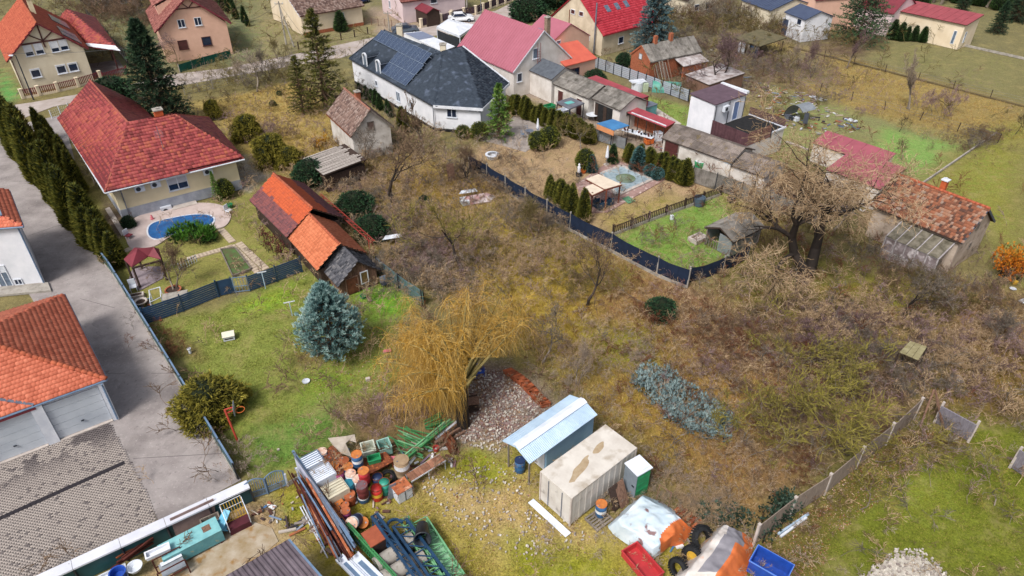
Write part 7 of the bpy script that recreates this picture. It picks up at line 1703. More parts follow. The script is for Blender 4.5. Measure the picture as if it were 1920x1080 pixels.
def tub(label,x,y,m,r0=.45,hgt=.8,name='tub',lid=None,z=0):
 rt=thing(name,label,'tub',G(x,y,z));MB().lathe([(r0 * .8,0),(r0,hgt),(r0 * .93,hgt),(r0 * .75,.05)],18,cap=False).make('shell',m,rt,smooth=True);MB().lathe([(r0 * .9,hgt - .05),(r0 * .9,hgt - .03)],18).make('lid',lid or MT['darkwood'],rt);return rt
tub('big green tub with pale lid beside the thuja hedge end',1311,318,MT['green'],.6,1.0,lid=MT['white_p'])
for i,(x,y) in enumerate(((1318,306),(1328,313),(1340,318))):tub(['dark blue barrel behind the green tub','bright blue barrel right of the green tub','pale blue barrel by the leaning glazed frame'][i],x,y,[MT['navysteel'],MT['awning'],MT['skyblue']][i],.35,1.0,'barrel')
rt=thing('glazed_frame','old window frame leaning on the workshop wall behind the blue barrels','window frame',G(1349,319),R(-48));f=MB();f.bar((-.6,0,0),(-.6,.4,1.2),.06).bar((.6,0,0),(.6,.4,1.2),.06).bar((-.6,0,.03),(.6,0,.03),.06).bar((-.6,.4,1.2),(.6,.4,1.2),.06).make('frame',MT['darkmetal'],rt);MB().slab([(-.57,0,.03),(.57,0,.03),(.57,.38,1.17),(-.57,.38,1.17)],(0,.01,0)).make('pane',MT['glass_l'],rt)
crate('teal plastic crate on the dusty yard behind the corrugated fence',G(1358,325),(.8,.6,.45),MT['teal'],.5);crate('greyish crate with white board on the dusty yard',G(1380,335),(1.0,.8,.4),MT['greywood'],.3);crate('blue tub with white board near the bare tree shadow',G(1395,343),(.8,.5,.4),MT['blue'],.8);crate('orange plastic sheet basket beside the red sheet roof',G(1216,268,.1),(.9,.7,.5),MT['orange'],.4);crate('white appliance lying near the orange basket',G(1233,262),(.8,.8,.9),MT['white_p'],.3)
crate('green tub on the ground before the long white shed',G(1029,203),(1.4,.9,.4),MT['green'],R(35));crate('white table top by the green tub before the long shed',G(1052,215),(2.2,.9,.6),MT['white_p'],R(35))
rt=thing('round_table','round white table on the grass before the open fronted shed','table',G(1110,225));MB().lathe([(.75,.68),(.75,.72)],20).make('top',MT['white_p'],rt);MB().tube((0,0,0),(0,0,.68),.05,.05,6).make('pedestal',MT['zinc'],rt)
rt=thing('work_table','long white work table covered with dark tools and pots','table',G(1195,262),R(-38));MB().bb(-1.9,1.9,-.4,.4,.72,.78).make('top',MT['white_p'],rt)
for x in (-1.8,0,1.8):
 for y in (-.35,.35):link('leg',MB().bar((x,y,0),(x,y,.72),.05).mesh('leg'),MT['darkwood'],rt)
for k in range(16):
 o=MB().lathe([(.08,0),(.12,.18),(.09,.2)],8).make('pot',random.choice([MT['black'],MT['darkmetal'],MT['redsteel'],MT['white_p']]));o.location=wld_ if False else Vector((G(1195,262) + Matrix.Rotation(R(-38),3,'Z') @ Vector((-1.7 + k * .22,random.uniform(-.3,.3),.785))));tag(o,NTH[k] + ' small pot from the far end of the long white work table','pot','pots on the work table')
rt=thing('water_tank','teal metal water tank with grey top on the grass behind the red sheet roof','tank',G(1213,218),R(37));MB().bb(-.9,.9,-.6,.6,0,1.4).make('body',MT['teal'],rt);MB().bb(-.95,.95,-.65,.65,1.402,1.5).make('top',MT['zinc'],rt)
tag(MB().bar((G(1217,228) + Vector((0,0,.06))),G(1275,250) + Vector((0,0,.06)),.9,.06).make('green_strip',mat('green_tarp','#1f8a58',.8)),'long green ground cloth strip beside the red sheet roof','ground cloth')
rt=thing('white_well','round white garden oven with flat cap beside the slat fence','oven',G(1194,170));MB().lathe([(.75,0),(.75,1.2)],16).make('body',MT['white_p'],rt);MB().box((0,0,1.25),(2.0,1.1,.12),rz=.3).make('cap',MT['white_p'],rt);MB().box((1.0,-.2,.5),(.6,.6,1.1),rz=.3).make('box',mat('pale_green_box','#b5c4a8',.8),rt)
rt=thing('polytunnel','short green polytunnel with a red ball inside before the brick house','polytunnel',G(1222,168),R(-10));mb=MB();n_=10;L_=3.6;pts=[(math.cos(math.pi * k / n_) * 1.0,math.sin(math.pi * k / n_) * 1.15) for k in range(n_ + 1)]
mb.add([(x,p[0],p[1]) for x in (0,L_) for p in pts],[(k,k + 1,k + n_ + 2,k + n_ + 1) for k in range(n_)] + [tuple(range(n_ + 1))]);mb.make('film',mat('green_film','#4f9c8c',.5,'#438a7b',1.5),rt,smooth=False)
for x in (0,1.2,2.4,3.6):MB().path([(x,p[0] * 1.02,p[1] * 1.02) for p in pts],.03,5).make('hoop',MT['zinc'],rt)
small('red_ball','large red ball at the polytunnel mouth','ball',1254,166,MB().lathe([(.02,0),(.25,.08),(.4,.4),(.25,.72),(.02,.8)],14),mat('red_rubber','#cc2f3c',.5))
rt=shed('rubble_shed','low shed with a collapsed pale felt roof behind the flat roofed building',(1330,160),(1288,150),1.5,6,30,2.0,MT['wood'],None,1,mono=True,over=.1,D=4.5);MB().slab([Vector(q) + Vector((0,0,.02)) for q in rt.polys[0]],(0,0,.06)).make('felt',mat('snowy_old_felt','#b9b3b4'),rt.root)
rt=thing('sheet_arch','curved galvanised sheet arch standing open on the rubbish strewn grass','shelter',G(1487,228),R(30));n_=10;pts=[(math.cos(.1 + 2.2 * k / n_) * 1.5,math.sin(.1 + 2.2 * k / n_) * 1.9) for k in range(n_ + 1)]
for j in range(3):mb=MB();mb.add([(x,p[0],p[1]) for x in (j * .75,j * .75 + .74) for p in pts],[(k,k + 1,k + n_ + 2,k + n_ + 1) for k in range(n_)]);mb.make('sheet',MT['metalsheet'],rt)
MB().path([(0,p[0],p[1]) for p in pts],.04,5).make('hoop',MT['darkmetal'],rt);MB().bar((0,-1.6,1.6),(-1.0,-2.4,.8),.5,.06).make('flap',MT['darkmetal'],rt)
for i in range(3):crate(['grey box inside the curved sheet arch','dark box at the mouth of the sheet arch','pale box on the ground before the sheet arch'][i],G(1476 + i * 8,222 + i * 2),(.6,.5,.4),[MT['zinc'],MT['darkmetal'],MT['white_p']][i],i)
bars('plank_litter','white boards lying crossed on the grass behind the sheet arch','boards',(1522,180),(1545,190),4,.5,[MT['white_p'],MT['greywood']],(.05,.08),(.05,.3),.5,seed=31);bars('plank_litter','single white board lying on the vegetable plot','boards',(1585,223),(1605,229),2,.2,[MT['white_p']],(.06,.09),(.05,.1),.05,seed=32);bars('plank_litter','long pale beam lying on the grass from the terrace wall','boards',(1460,262),(1525,285),2,.1,[MT['concrete_l']],(.05,.07),(.05,.1),.05,seed=33)
h=shed('tumbledown_shelter','tumbledown shelter with sagging mossy roof and hanging sheets beyond the bare bushes',(1425,88),(1372,72),1.8,5.5,32,2.2,None,None,1,mono=True,over=.1);MB().slab([Vector(q) + Vector((0,0,.02)) for q in h.polys[0]],(0,0,.08)).make('mossy_roof',mat('mossy_thatch','#6c6248',.95,'#53503a',1.5,bump=.5),h.root)
for k in range(5):MB().bb(-.05,0,.2 + k * .8,.2 + k * .8 + random.uniform(.3,.6),.1,1.6).make('hanging_sheet',random.choice([MT['white_p'],MT['zinc'],MT['greywood'],MT['navysteel']]),h.root)
for x in (0,5):MB().bar((x,.1,0),(x,.1,1.8),.1).make('post',MT['darkwood'],h.root)
rt=thing('raised_hide','small square platform roof of mossy boards in the thicket on the right','hide',G(1700,700));b0=G(1700,700);q=[G(*p,1.8) - b0 for p in [(1686,661),(1706,640),(1738,651),(1722,676)]]
for k in range(3):a=q[0].lerp(q[3],k / 3 + .01);b=q[0].lerp(q[3],(k + 1) / 3 - .01);c=q[1].lerp(q[2],(k + 1) / 3 - .01);d=q[1].lerp(q[2],k / 3 + .01);MB().slab([a,b,c,d],(0,0,.05)).make('board',mat('mossy_board','#9c9470',.9,'#7c7350',2),rt)
for v in q:MB().bar((v.x,v.y,0),(v.x,v.y,1.78),.08).make('post',MT['darkwood'],rt)
small('yellow_bucket','small yellow bucket under the orange leaved bush','bucket',1902,533,MB().lathe([(.15,0),(.2,.3)],12),MT['yellowp']);small('white_dish','white dish lying below the yellow bucket','dish',1899,542,MB().lathe([(.1,0),(.25,.06)],12),MT['white_p']);small('grey_tray','pale tray lying at the right edge of the photo','tray',1918,566,MB().box((0,0,.08),(.6,.4,.1),.4),MT['white_p'])
small('rock_pile','pale rock lying at the foot of the thicket on the right','rock',1793,714,MB().lathe([(.35,0),(.4,.2),(.15,.4)],7),MT['concrete_l'])
rt=thing('old_boat','small reddish white overturned boat half hidden in the scrub of the plot','boat',G(895,378),R(20));MB().add([(-1.3,-.5,.1),(1.0,-.6,.1),(1.9,0,.2),(1.0,.6,.1),(-1.3,.5,.1),(-1.1,0,.75),(.9,0,.8)],[(0,1,6,5),(1,2,6),(2,3,6),(3,4,5,6),(4,0,5),(0,4,3,2,1)]).make('hull',mat('faded_hull','#a66a6c',.7,'#c9c2c4',1.0),rt);MB().bb(-1.6,-.9,-.5,.5,.05,.5).make('stern',MT['white_p'],rt)
rt=thing('leaning_door','old pale door leaning in the dark scrub beside the screen fence','door',G(848,340),.5);MB().slab([(-.4,0,0),(.4,0,0),(.4,.4,1.7),(-.4,.4,1.7)],(0,.04,0)).make('leaf',MT['wood'],rt)
for x,y,lab in ((738,458,'white corrugated sheet lying on the brush left of the crooked tree'),(878,372,'crumpled white sheet beside the overturned boat')):
 rt=thing('white_sheet',lab,'sheet',G(x,y),.2);MB().slab([(-.9,-.3,.7),(.9,-.2,.75),(.7,.35,.8),(-.6,.3,.72)],(0,0,.03)).make('sheet',MT['white_p'],rt)
for p,q_,lab in (((600,340),(690,385),'pale dead trunk lying across the brush in the plot'),((1790,745),(1800,760),'pale dead branch heap at the right above the concrete panel')):pass
# -- vehicles and far buildings
def car(label,x,y,rz,body,dark=None):
 rt=thing('parked_car',label,'car',G(x,y),R(rz));L_,W_c=4.2,1.75
 prof=[(-2.1,.35),(-2.1,.75),(-1.95,.95),(-1.5,1.0),(-1.05,1.42),(.35,1.46),(1.0,1.0),(1.85,.88),(2.1,.7),(2.1,.35)]
 def ext(mb,pr,y0,y1,inset_=0.0):
  n=len(pr);vs=[(a,y0 + (inset_ if b > .98 else 0),b) for a,b in pr] + [(a,y1 - (inset_ if b > .98 else 0),b) for a,b in pr]
  mb.add(vs,[tuple(range(n - 1,-1,-1)),tuple(range(n,2 * n))] + [(i,(i + 1) % n,(i + 1) % n + n,i + n) for i in range(n)])
 mb=MB();ext(mb,prof,-W_c / 2,W_c / 2,.16);mb.make('body',body,rt)
 for y0,s_ in ((-W_c / 2 + .06,-1),(W_c / 2 - .06,1)):
  MB().slab([(-1.35,y0 * 1.0,1.02),(.85,y0,1.02),(.3,y0 - s_ * .08,1.38),(-1.0,y0 - s_ * .08,1.36)],(0,s_ * .03,0)).make('side_window',MT['glass'],rt)
 MB().slab([(.42,-.68,1.42),(.42,.68,1.42),(1.0,.74,1.04),(1.0,-.74,1.04)],(.02,0,.02)).make('windscreen',MT['glass'],rt);MB().slab([(-1.1,-.68,1.4),(-1.1,.68,1.4),(-1.5,.74,1.04),(-1.5,-.74,1.04)],(-.02,0,.02)).make('rear_window',MT['glass'],rt)
 for a in (-1.3,1.3):
  for s_ in (-1,1):w_=MB().tube((a,s_ * (W_c / 2 - .2),.32),(a,s_ * (W_c / 2 + .01),.32),.32,.32,14).make('wheel',MT['black'],rt);MB().tube((a,s_ * (W_c / 2 + .01),.32),(a,s_ * (W_c / 2 + .025),.32),.18,.18,10).make('hub',MT['zinc'],w_)
 for s_ in (-.6,.6):MB().box((2.1,s_,.68),(.04,.3,.14)).make('headlight',MT['white_p'],rt)
 return rt
wcar=mat('car_white','#dfe3ea',.25);car('white saloon parked on the street behind the white canopy',864,40,10,wcar);car('dark grey car parked by the street in front of the pinkish house',760,62,15,mat('car_grey','#4a5462',.25));car('dark blue car standing behind the cream bungalow',676,6,60,mat('car_blue','#22356b',.25));car('white car parked near the pale hall at the top right',1557,18,-10,wcar)
rt=thing('white_canopy','white hipped canopy roof over a dark parking space by the street','canopy',G(860,90));b0=G(860,90);q=[G(*p,2.4) - b0 for p in [(819,50),(862,67),(891,47),(840,36)]];apx=sum(q,Vector()) / 4 + Vector((0,0,.6))
for i in range(4):MB().slab([q[i],q[(i + 1) % 4],apx],(0,0,-.05)).make('roof_panel',MT['white'],rt);MB().bar(q[i] - Vector((0,0,.15)),q[(i + 1) % 4] - Vector((0,0,.15)),.05,.35).make('valance',MT['white_p'],rt);MB().bar((q[i].x,q[i].y,0),q[i],.1).make('post',MT['white_p'],rt)
MB().slab([(q[0].x,q[0].y,.1),(q[1].x,q[1].y,.1),(q[1].x,q[1].y,1.9),(q[0].x,q[0].y,1.9)],(.03,.03,0)).make('side_wall',MT['darkmetal'],rt)
rt=thing('flat_annex','low annex with white flat roof and grey skylight strip behind the solar roof','annex',G(800,95));b0=G(800,95);q=[G(*p,2.8) - b0 for p in [(757,63),(790,60),(853,88),(830,98)]];MB().slab(q,(0,0,.1)).make('roof',MT['white'],rt);MB().prism([(v.x * .98,v.y * .98) for v in q],0,2.78).make('wall',MT['whitewall'],rt)
c1,c2=q[0].lerp(q[3],.05),q[1].lerp(q[2],.05);c3,c4=q[0].lerp(q[3],.4),q[1].lerp(q[2],.4);MB().slab([v + Vector((0,0,.13)) for v in (c1,c2,c4,c3)],(0,0,.04)).make('skylight',mat('grey_glass_roof','#76809a',.4),rt)
rt=thing('red_slide','curved pink red slide in the garden behind the cream pillared fence','slide',G(858,12));MB().path([(-1.5,0,1.6),(-.9,0,1.3),(-.3,0,.7),(.4,0,.3)],.2,6).make('chute',mat('slide_red','#d8435c',.5),rt)
for x,z in ((-1.5,1.6),(-1.4,1.6)):MB().bar((x,.3 if x < -1.45 else -.3,0),(x,.3 if x < -1.45 else -.3,z),.06).make('ladder_post',MT['blue'],rt)
h=ghouse('blue_roof_hall','small white hall with blue grey metal roof at the top right','hall',(1510,37),(1545,27),(1450,24),3.4,None,ridge='y',over=(.2,.2),wm=MT['whitewall'],rm=MT['blueroof'],rz=20,W=5.5,zr=4.4);verge(h,MT['blueroof'],.1);win_px(h,'x0',1499,41,1.0,.9,MT['white'],MT['glass']);door(h,'x0',h.D * .9,.1,1.3,2.3,MT['blueroof'],MT['white'])
h=ghouse('long_blue_hall','long low hall with blue grey sheet roof at the top edge','hall',(1445,20),(1490,8),(1385,0),3.6,None,ridge='y',over=(.2,.2),wm=MT['cream'],rm=MT['blueroof'],rz=22,W=9,zr=5.0)
for k in range(14):a,b=Vector(h.polys[0][0]).lerp(Vector(h.polys[0][1]),k / 14),Vector(h.polys[0][3]).lerp(Vector(h.polys[0][2]),k / 14);MB().bar(a + Vector((0,0,.02)),b + Vector((0,0,.02)),.06,.05).make('seam',MT['blueroof'],h.slopes[0])
h=shed('cream_hall','long cream walled building with low pink red roof beyond the meadow',(1813,48),(1680,22),3.6,5,38,4.3,MT['cream2'],None,1,mono=True,over=.3)
for k in range(9):a,b=Vector(h.polys[0][0]).lerp(Vector(h.polys[0][1]),k / 9 + .002),Vector(h.polys[0][0]).lerp(Vector(h.polys[0][1]),(k + 1) / 9 - .002);c,d=Vector(h.polys[0][3]).lerp(Vector(h.polys[0][2]),(k + 1) / 9 - .002),Vector(h.polys[0][3]).lerp(Vector(h.polys[0][2]),k / 9 + .002);MB().slab([v + Vector((0,0,.02)) for v in (a,b,c,d)],(0,0,.05 + .004 * (k % 2))).make('roof_panel',mat('pink_red_sheet','#a0474f',.6,'#8c3c44',1),h.root)
window(h,'x0',1.0,1.6,.5,1.9,MT['white_p'],MT['glass_l'],sill=False);window(h,'y0',1.2,1.6,.5,1.6,MT['white_p'],MT['glass_l'],sill=False)
h=ghouse('wine_roof_house','white house with dark wine red roof adjoining the long cream building','house',(1676,26),(1712,12),(1640,12),3.6,None,ridge='y',over=(.2,.2),wm=MT['pinkwall'],rm=MT['winered'],rz=36,W=7,D=8,zr=6)
h=ghouse('far_peach_house','peach walled house at the top edge behind the parked white car','house',(1530,0),(1610,-20),(1500,-8),5,None,ridge='x',over=(.2,.2),wm=MT['peach'],rm=MT['winered'],rz=15,W=14,D=8,zr=7.5)
for i,(x,y,rz,m,wm_,W_h) in enumerate(((160,-8,30,'brown','peach',8),(1290,2,30,'darkwood','cream',7),(1890,-25,20,'winered','cream',10),(420,-30,35,'brown','cream',10),(960,-30,35,'winered','beige',10))):
 h=ghouse('distant_house',['small brown roofed house half hidden by the bare trees at the top left','small cream house peeping out behind the big blue spruce','distant wine red roofed house at the top right corner','distant brown roofed house at the top edge left of the bungalow','distant house at the top edge behind the pink roof'][i],'house',(x,y),None,(x - 40,y - 12),3,None,ridge='y',over=(.3,.3),wm=MT[wm_],rm=MT[m],rz=rz,W=W_h,D=9,zr=6)
 window(h,'y0',W_h * .3,1.6,1,1.1,MT['white'],MT['glass']);window(h,'y0',W_h * .65,1.6,1,1.1,MT['white'],MT['glass'])
 # -- plants
def leafmat(n,cols,a=.12,rough=.801):return ramp_mat(n,cols,rough,1.3,a)
BK=dict(grey=leafmat('bark_grey',['#4a433c','#70665c','#91867a']),brown=leafmat('bark_brown',['#4a3a2f','#705a48','#907860']),dark=leafmat('bark_dark',['#211c1a','#332c28','#463c36']),
 purple=leafmat('twigs_purple',['#4c3b3a','#735c5e','#92797c']),lichen=leafmat('twigs_lichen',['#5c5530','#7d7534','#968c3f','#6f6048']),pale=leafmat('twigs_pale',['#7a6a5c','#9c8b7c','#b8a99a']),
 olive=leafmat('twigs_olive',['#4a4128','#6c6038','#8c7e50']),pink=leafmat('twigs_pink',['#6b5150','#8f7574','#ab9592']),gold=leafmat('willow_gold',['#8f6c2a','#b88c30','#d2a548','#e0c07a','#b48a3c','#a8925c'],.15),straw=leafmat('twigs_straw',['#82694e','#ab9070','#ccb493']),rust=leafmat('twigs_rust',['#4c2c20','#6c4230','#8a5c42']))
def rot_about(v,ax,a):
 return v * math.cos(a) + np.cross(ax,v) * math.sin(a) + ax * ax.dot(v) * (1 - math.cos(a))
def grow(rng,segs,tw,p,d,L,r,lev,maxlev,up=.12,kids=5,ang=.75,wob=.22,droop=0.0,ratio=.62):
 """recursive branch: wood into segs, the finest twigs into tw"""
 n=5 if lev < 2 else 4 if lev < maxlev else 3;out=tw if lev >= maxlev - 1 else segs;pts=[p];dirs=[d]
 for i in range(n):
  d=d + rng.normal(0,wob,3) + np.array([0,0,up - droop * lev]);d /= np.linalg.norm(d);q=p + d * L / n
  r0=r * (1 - .75 * i / n);r1=r * (1 - .75 * (i + 1) / n);out.append((*p,*q,r0,r1,rng.uniform(0,1)));p=q;pts.append(p);dirs.append(d)
 if lev >= maxlev:return
 for k in range(kids if lev else max(3,kids)):
  t=rng.uniform(.3,1.0) if lev else rng.uniform(.35,1.0);i=min(n,max(1,int(t * n + .5)));bd=dirs[i];ax=np.cross(bd,rng.normal(0,1,3));ax /= np.linalg.norm(ax)
  nd=rot_about(bd,ax,rng.uniform(.5,1.25) * ang);grow(rng,segs,tw,pts[i],nd,L * ratio * rng.uniform(.7,1.15),r * .5 * (1 - .5 * t),lev + 1,maxlev,up,kids,ang,wob,droop,ratio)
def bare(name,label,seed,H_,trunk=.3,r=.14,maxlev=4,kids=5,stems=1,lean=0.0,ang=.8,up=.12,wob=.22,droop=0.0,ratio=.62,bark='grey',twig='brown',spread=None,cat='tree',tr=.009):
 rng=np.random.default_rng(seed);S,T=[],[]
 for s in range(stems):
  a=rng.uniform(0,6.3);tilt=(spread or (.25 if stems > 1 else lean)) * rng.uniform(.5,1.3);d=np.array([math.cos(a) * tilt,math.sin(a) * tilt,1.0]);d /= np.linalg.norm(d)
  grow(rng,S,T,np.array([rng.normal(0,.08) * stems,rng.normal(0,.08) * stems,0.0]),d,H_ * (.45 + trunk * .3),r,0,maxlev,up,kids,ang,wob,droop,ratio)
 T=np.array(T);T[:,6:8]=np.maximum(T[:,6:8] * .8,tr);rt=thing(name,label,cat)
 S=np.array(S) if S else T[:1];link('trunk',seg_mesh('trunk',S,6),BK[bark],rt);link('crown',seg_mesh('crown',T,3),BK[twig],rt);rt['h']=float(T[:,5].max())
 if stems > 2:
  for c in rt.children:c['kind']='stuff'
 return rt
def place(proto,lab,x,y,ty=None,hgt=None,wd=1.0,mats=None,rz=None,group=None,first=[set()]):
 """stand a copy of a plant where its foot is seen, as tall as its tip shows"""
 b=G(x,y);hh=-ty if isinstance(ty,float) else HT(b,ty);s=hh / proto['h'];rz=random.uniform(0,6.28) if rz is None else rz
 if id(proto) not in first[0]:
  first[0].add(id(proto));o=dup(proto,b,rz,lab,(s * wd,s * wd,s),mats,group)
 else:o=dup(proto,b,rz,lab,(s * wd,s * wd,s),mats,group)
 if 'h' in o:del o['h']
 return o
PROTO=[]
def proto(p):PROTO.append(p);return p
def drop(p):
 for c in list(p.children):drop(c)
 bpy.data.objects.remove(p)
def evergreen(name,shape,n,ll,lw,k,cols,seed,H_=1.0,core=True,upd=.3,spread=.45,cat='tree',lump=.0,trunk=.0,corem='#1e2716'):
 """foliage of small pointed leaves over a shape: shape(t) = radius at relative height t"""
 rng=np.random.default_rng(seed);t=rng.uniform(0,1,n * 3);R_=np.array([shape(v) for v in t]);keep=rng.uniform(0,1,n * 3) < (R_ / R_.max());t=t[keep][:n];R_=R_[keep][:n];a=rng.uniform(0,2 * np.pi,len(t))
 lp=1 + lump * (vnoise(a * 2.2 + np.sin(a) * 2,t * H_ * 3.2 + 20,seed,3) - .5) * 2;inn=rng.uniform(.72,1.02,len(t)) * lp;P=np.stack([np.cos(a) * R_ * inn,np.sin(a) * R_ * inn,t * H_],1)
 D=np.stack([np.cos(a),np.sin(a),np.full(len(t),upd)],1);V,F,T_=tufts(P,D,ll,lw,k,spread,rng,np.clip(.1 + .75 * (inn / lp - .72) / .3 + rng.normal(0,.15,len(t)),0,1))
 rt=thing(name,'x',cat);m=leafmat(name + '_' + cols[0][1:],cols,.15);link('crown',np_mesh('crown',V,F,T_),m,rt)
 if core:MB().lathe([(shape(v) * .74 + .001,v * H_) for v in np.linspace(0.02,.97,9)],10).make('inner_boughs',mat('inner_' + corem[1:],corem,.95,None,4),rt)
 MB().tube((0,0,-.05),(0,0,(trunk + .12) * H_),.03 * H_ ** .5,None,7).make('trunk',BK['brown'],rt);rt['h']=H_;return rt
def boughs(name,n,H_,R0,cols,seed,t0=.08,droop=-.15,tier=.0,ll=.3,lw=.06,k=6,gap=.0,cat='tree',pw=.9,sub=9,updir=.0):
 """conifer with real boughs: each bough a limb carrying tufts"""
 rng=np.random.default_rng(seed);segs=[(0,0,0,0,0,H_ * .96,.022 * H_,.01,.4)];P,D,TT=[],[],[]
 for i in range(n):
  t=t0 + (1 - t0) * (i / n) ** 1.0;a=i * 2.399 + rng.normal(0,.25);L=R0 * (1 - t) ** pw * rng.uniform(.72,1.12) + .12
  if rng.uniform() < gap:L *= .35
  z=t * H_;d=np.array([math.cos(a),math.sin(a),droop + .5 * t + rng.normal(0,.05)]);d /= np.linalg.norm(d);p=np.array([0,0,z]);segs.append((*p,*(p + d * L),.02 * H_ * .35 * (1 - t) + .012,.008,.3));br=rng.uniform(-.22,.22)
  for j in range(sub):
   f=.22 + .78 * (j + rng.uniform(0,1)) / sub;w_=L * .3 * (1.1 - f);q=p + d * L * f + np.array([-math.sin(a),math.cos(a),0]) * rng.uniform(-w_,w_) + np.array([0,0,rng.normal(0,.05)]);P.append(q);D.append(d * (1 - updir) + np.array([0,0,updir]));TT.append(.2 + .6 * f + br)
 V,F,T_=tufts(np.array(P),np.array(D),ll,lw,k,.55,rng,np.clip(np.array(TT),0,1));rt=thing(name,'x',cat)
 link('crown',np_mesh('crown',V,F,T_),leafmat(name + '_' + cols[0][1:],cols,.1),rt);link('trunk',seg_mesh('trunk',segs,6),BK['brown'],rt);rt['h']=H_;return rt
GRN=['#141c0e','#27331a','#3c4a22','#5a6228'];OLV=[([(60,290),(80,290),(150,425),(215,515),(200,515),(120,420)],2600),([(262,590),(290,630),(450,885),(425,885),(330,740)],1500),([(360,815),(390,830),(380,850),(362,830)],260),([(398,868),(428,870),(425,900),(400,892)],420),'#1c1c0c','#35340f','#565018','#776c22']
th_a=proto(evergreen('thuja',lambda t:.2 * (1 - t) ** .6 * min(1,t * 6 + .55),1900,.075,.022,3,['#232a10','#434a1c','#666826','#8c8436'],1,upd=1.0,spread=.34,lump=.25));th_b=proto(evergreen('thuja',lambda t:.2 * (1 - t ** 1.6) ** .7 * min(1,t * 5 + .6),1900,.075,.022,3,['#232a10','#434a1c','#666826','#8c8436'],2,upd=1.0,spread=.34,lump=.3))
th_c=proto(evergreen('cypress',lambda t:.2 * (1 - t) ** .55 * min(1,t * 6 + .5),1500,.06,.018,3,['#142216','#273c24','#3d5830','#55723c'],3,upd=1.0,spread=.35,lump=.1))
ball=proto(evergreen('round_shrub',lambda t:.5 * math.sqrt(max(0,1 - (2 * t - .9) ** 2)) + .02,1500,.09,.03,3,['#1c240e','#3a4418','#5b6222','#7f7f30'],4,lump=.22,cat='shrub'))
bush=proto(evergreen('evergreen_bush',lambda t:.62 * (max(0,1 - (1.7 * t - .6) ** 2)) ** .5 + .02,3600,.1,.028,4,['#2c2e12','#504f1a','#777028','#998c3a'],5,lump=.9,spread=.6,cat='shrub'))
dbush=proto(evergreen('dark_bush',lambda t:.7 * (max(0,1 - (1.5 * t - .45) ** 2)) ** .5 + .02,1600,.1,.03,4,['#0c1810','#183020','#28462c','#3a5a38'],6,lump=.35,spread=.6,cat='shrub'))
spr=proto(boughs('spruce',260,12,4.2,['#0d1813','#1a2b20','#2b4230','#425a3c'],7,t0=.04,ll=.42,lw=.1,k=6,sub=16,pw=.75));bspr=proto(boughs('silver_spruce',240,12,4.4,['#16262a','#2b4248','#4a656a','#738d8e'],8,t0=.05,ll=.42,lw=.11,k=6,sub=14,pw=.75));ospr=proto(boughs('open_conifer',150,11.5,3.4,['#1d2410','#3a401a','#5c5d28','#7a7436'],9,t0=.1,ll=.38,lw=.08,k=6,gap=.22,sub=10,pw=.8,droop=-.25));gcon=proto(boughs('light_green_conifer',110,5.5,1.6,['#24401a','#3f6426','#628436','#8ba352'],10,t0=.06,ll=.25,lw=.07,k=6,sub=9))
pine=proto(boughs('pine',150,8,4.5,['#132418','#264030','#3f5c40','#5a744c'],12,t0=.12,ll=.4,lw=.09,k=6,sub=12,pw=.45,updir=.3))
def blue_spruce():
 rng=np.random.default_rng(21);H_=6.3;R0=2.55;rt=thing('blue_spruce','broad frosty blue green spruce standing in the middle of the lawn','tree',G(628,668));segs=[(0,0,0,0,0,H_ * .9,.16,.03,.4),(.35,-.1,0,.1,0,2.2,.1,.05,.5)];P,D,T_=[],[],[]
 for i in range(330):
  t=.1 + .9 * (i / 330) ** 1.15;a=i * 2.399 + rng.normal(0,.3);prof=min(1,.62 + (t - .1) * 1.6) * (1 - max(0,t - .28) / .74) ** .85;L=R0 * prof * rng.uniform(.8,1.1) + .1;z=t * H_
  d=np.array([math.cos(a),math.sin(a),.12 + .5 * t]);d /= np.linalg.norm(d);p=np.array([0,0,z * .92]);e=p + d * L;segs.append((*p,*e,.03,.012,.3));br=rng.normal(0,.1)
  for j in range(20):
   f=.3 + .7 * rng.uniform(0,1) ** .6;q=p + d * L * f + rng.normal(0,.11,3) * (1.6 - f);P.append(q);T_.append(np.clip(.05 + .75 * (f - .3) / .7 + br + .1 * (q[2] - z),0,1));D.append(d * .7 + np.array([0,0,.9]))
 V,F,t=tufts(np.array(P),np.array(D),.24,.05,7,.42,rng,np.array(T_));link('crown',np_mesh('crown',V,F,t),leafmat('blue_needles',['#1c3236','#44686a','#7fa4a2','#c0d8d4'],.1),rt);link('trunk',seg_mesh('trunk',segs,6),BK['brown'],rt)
blue_spruce()
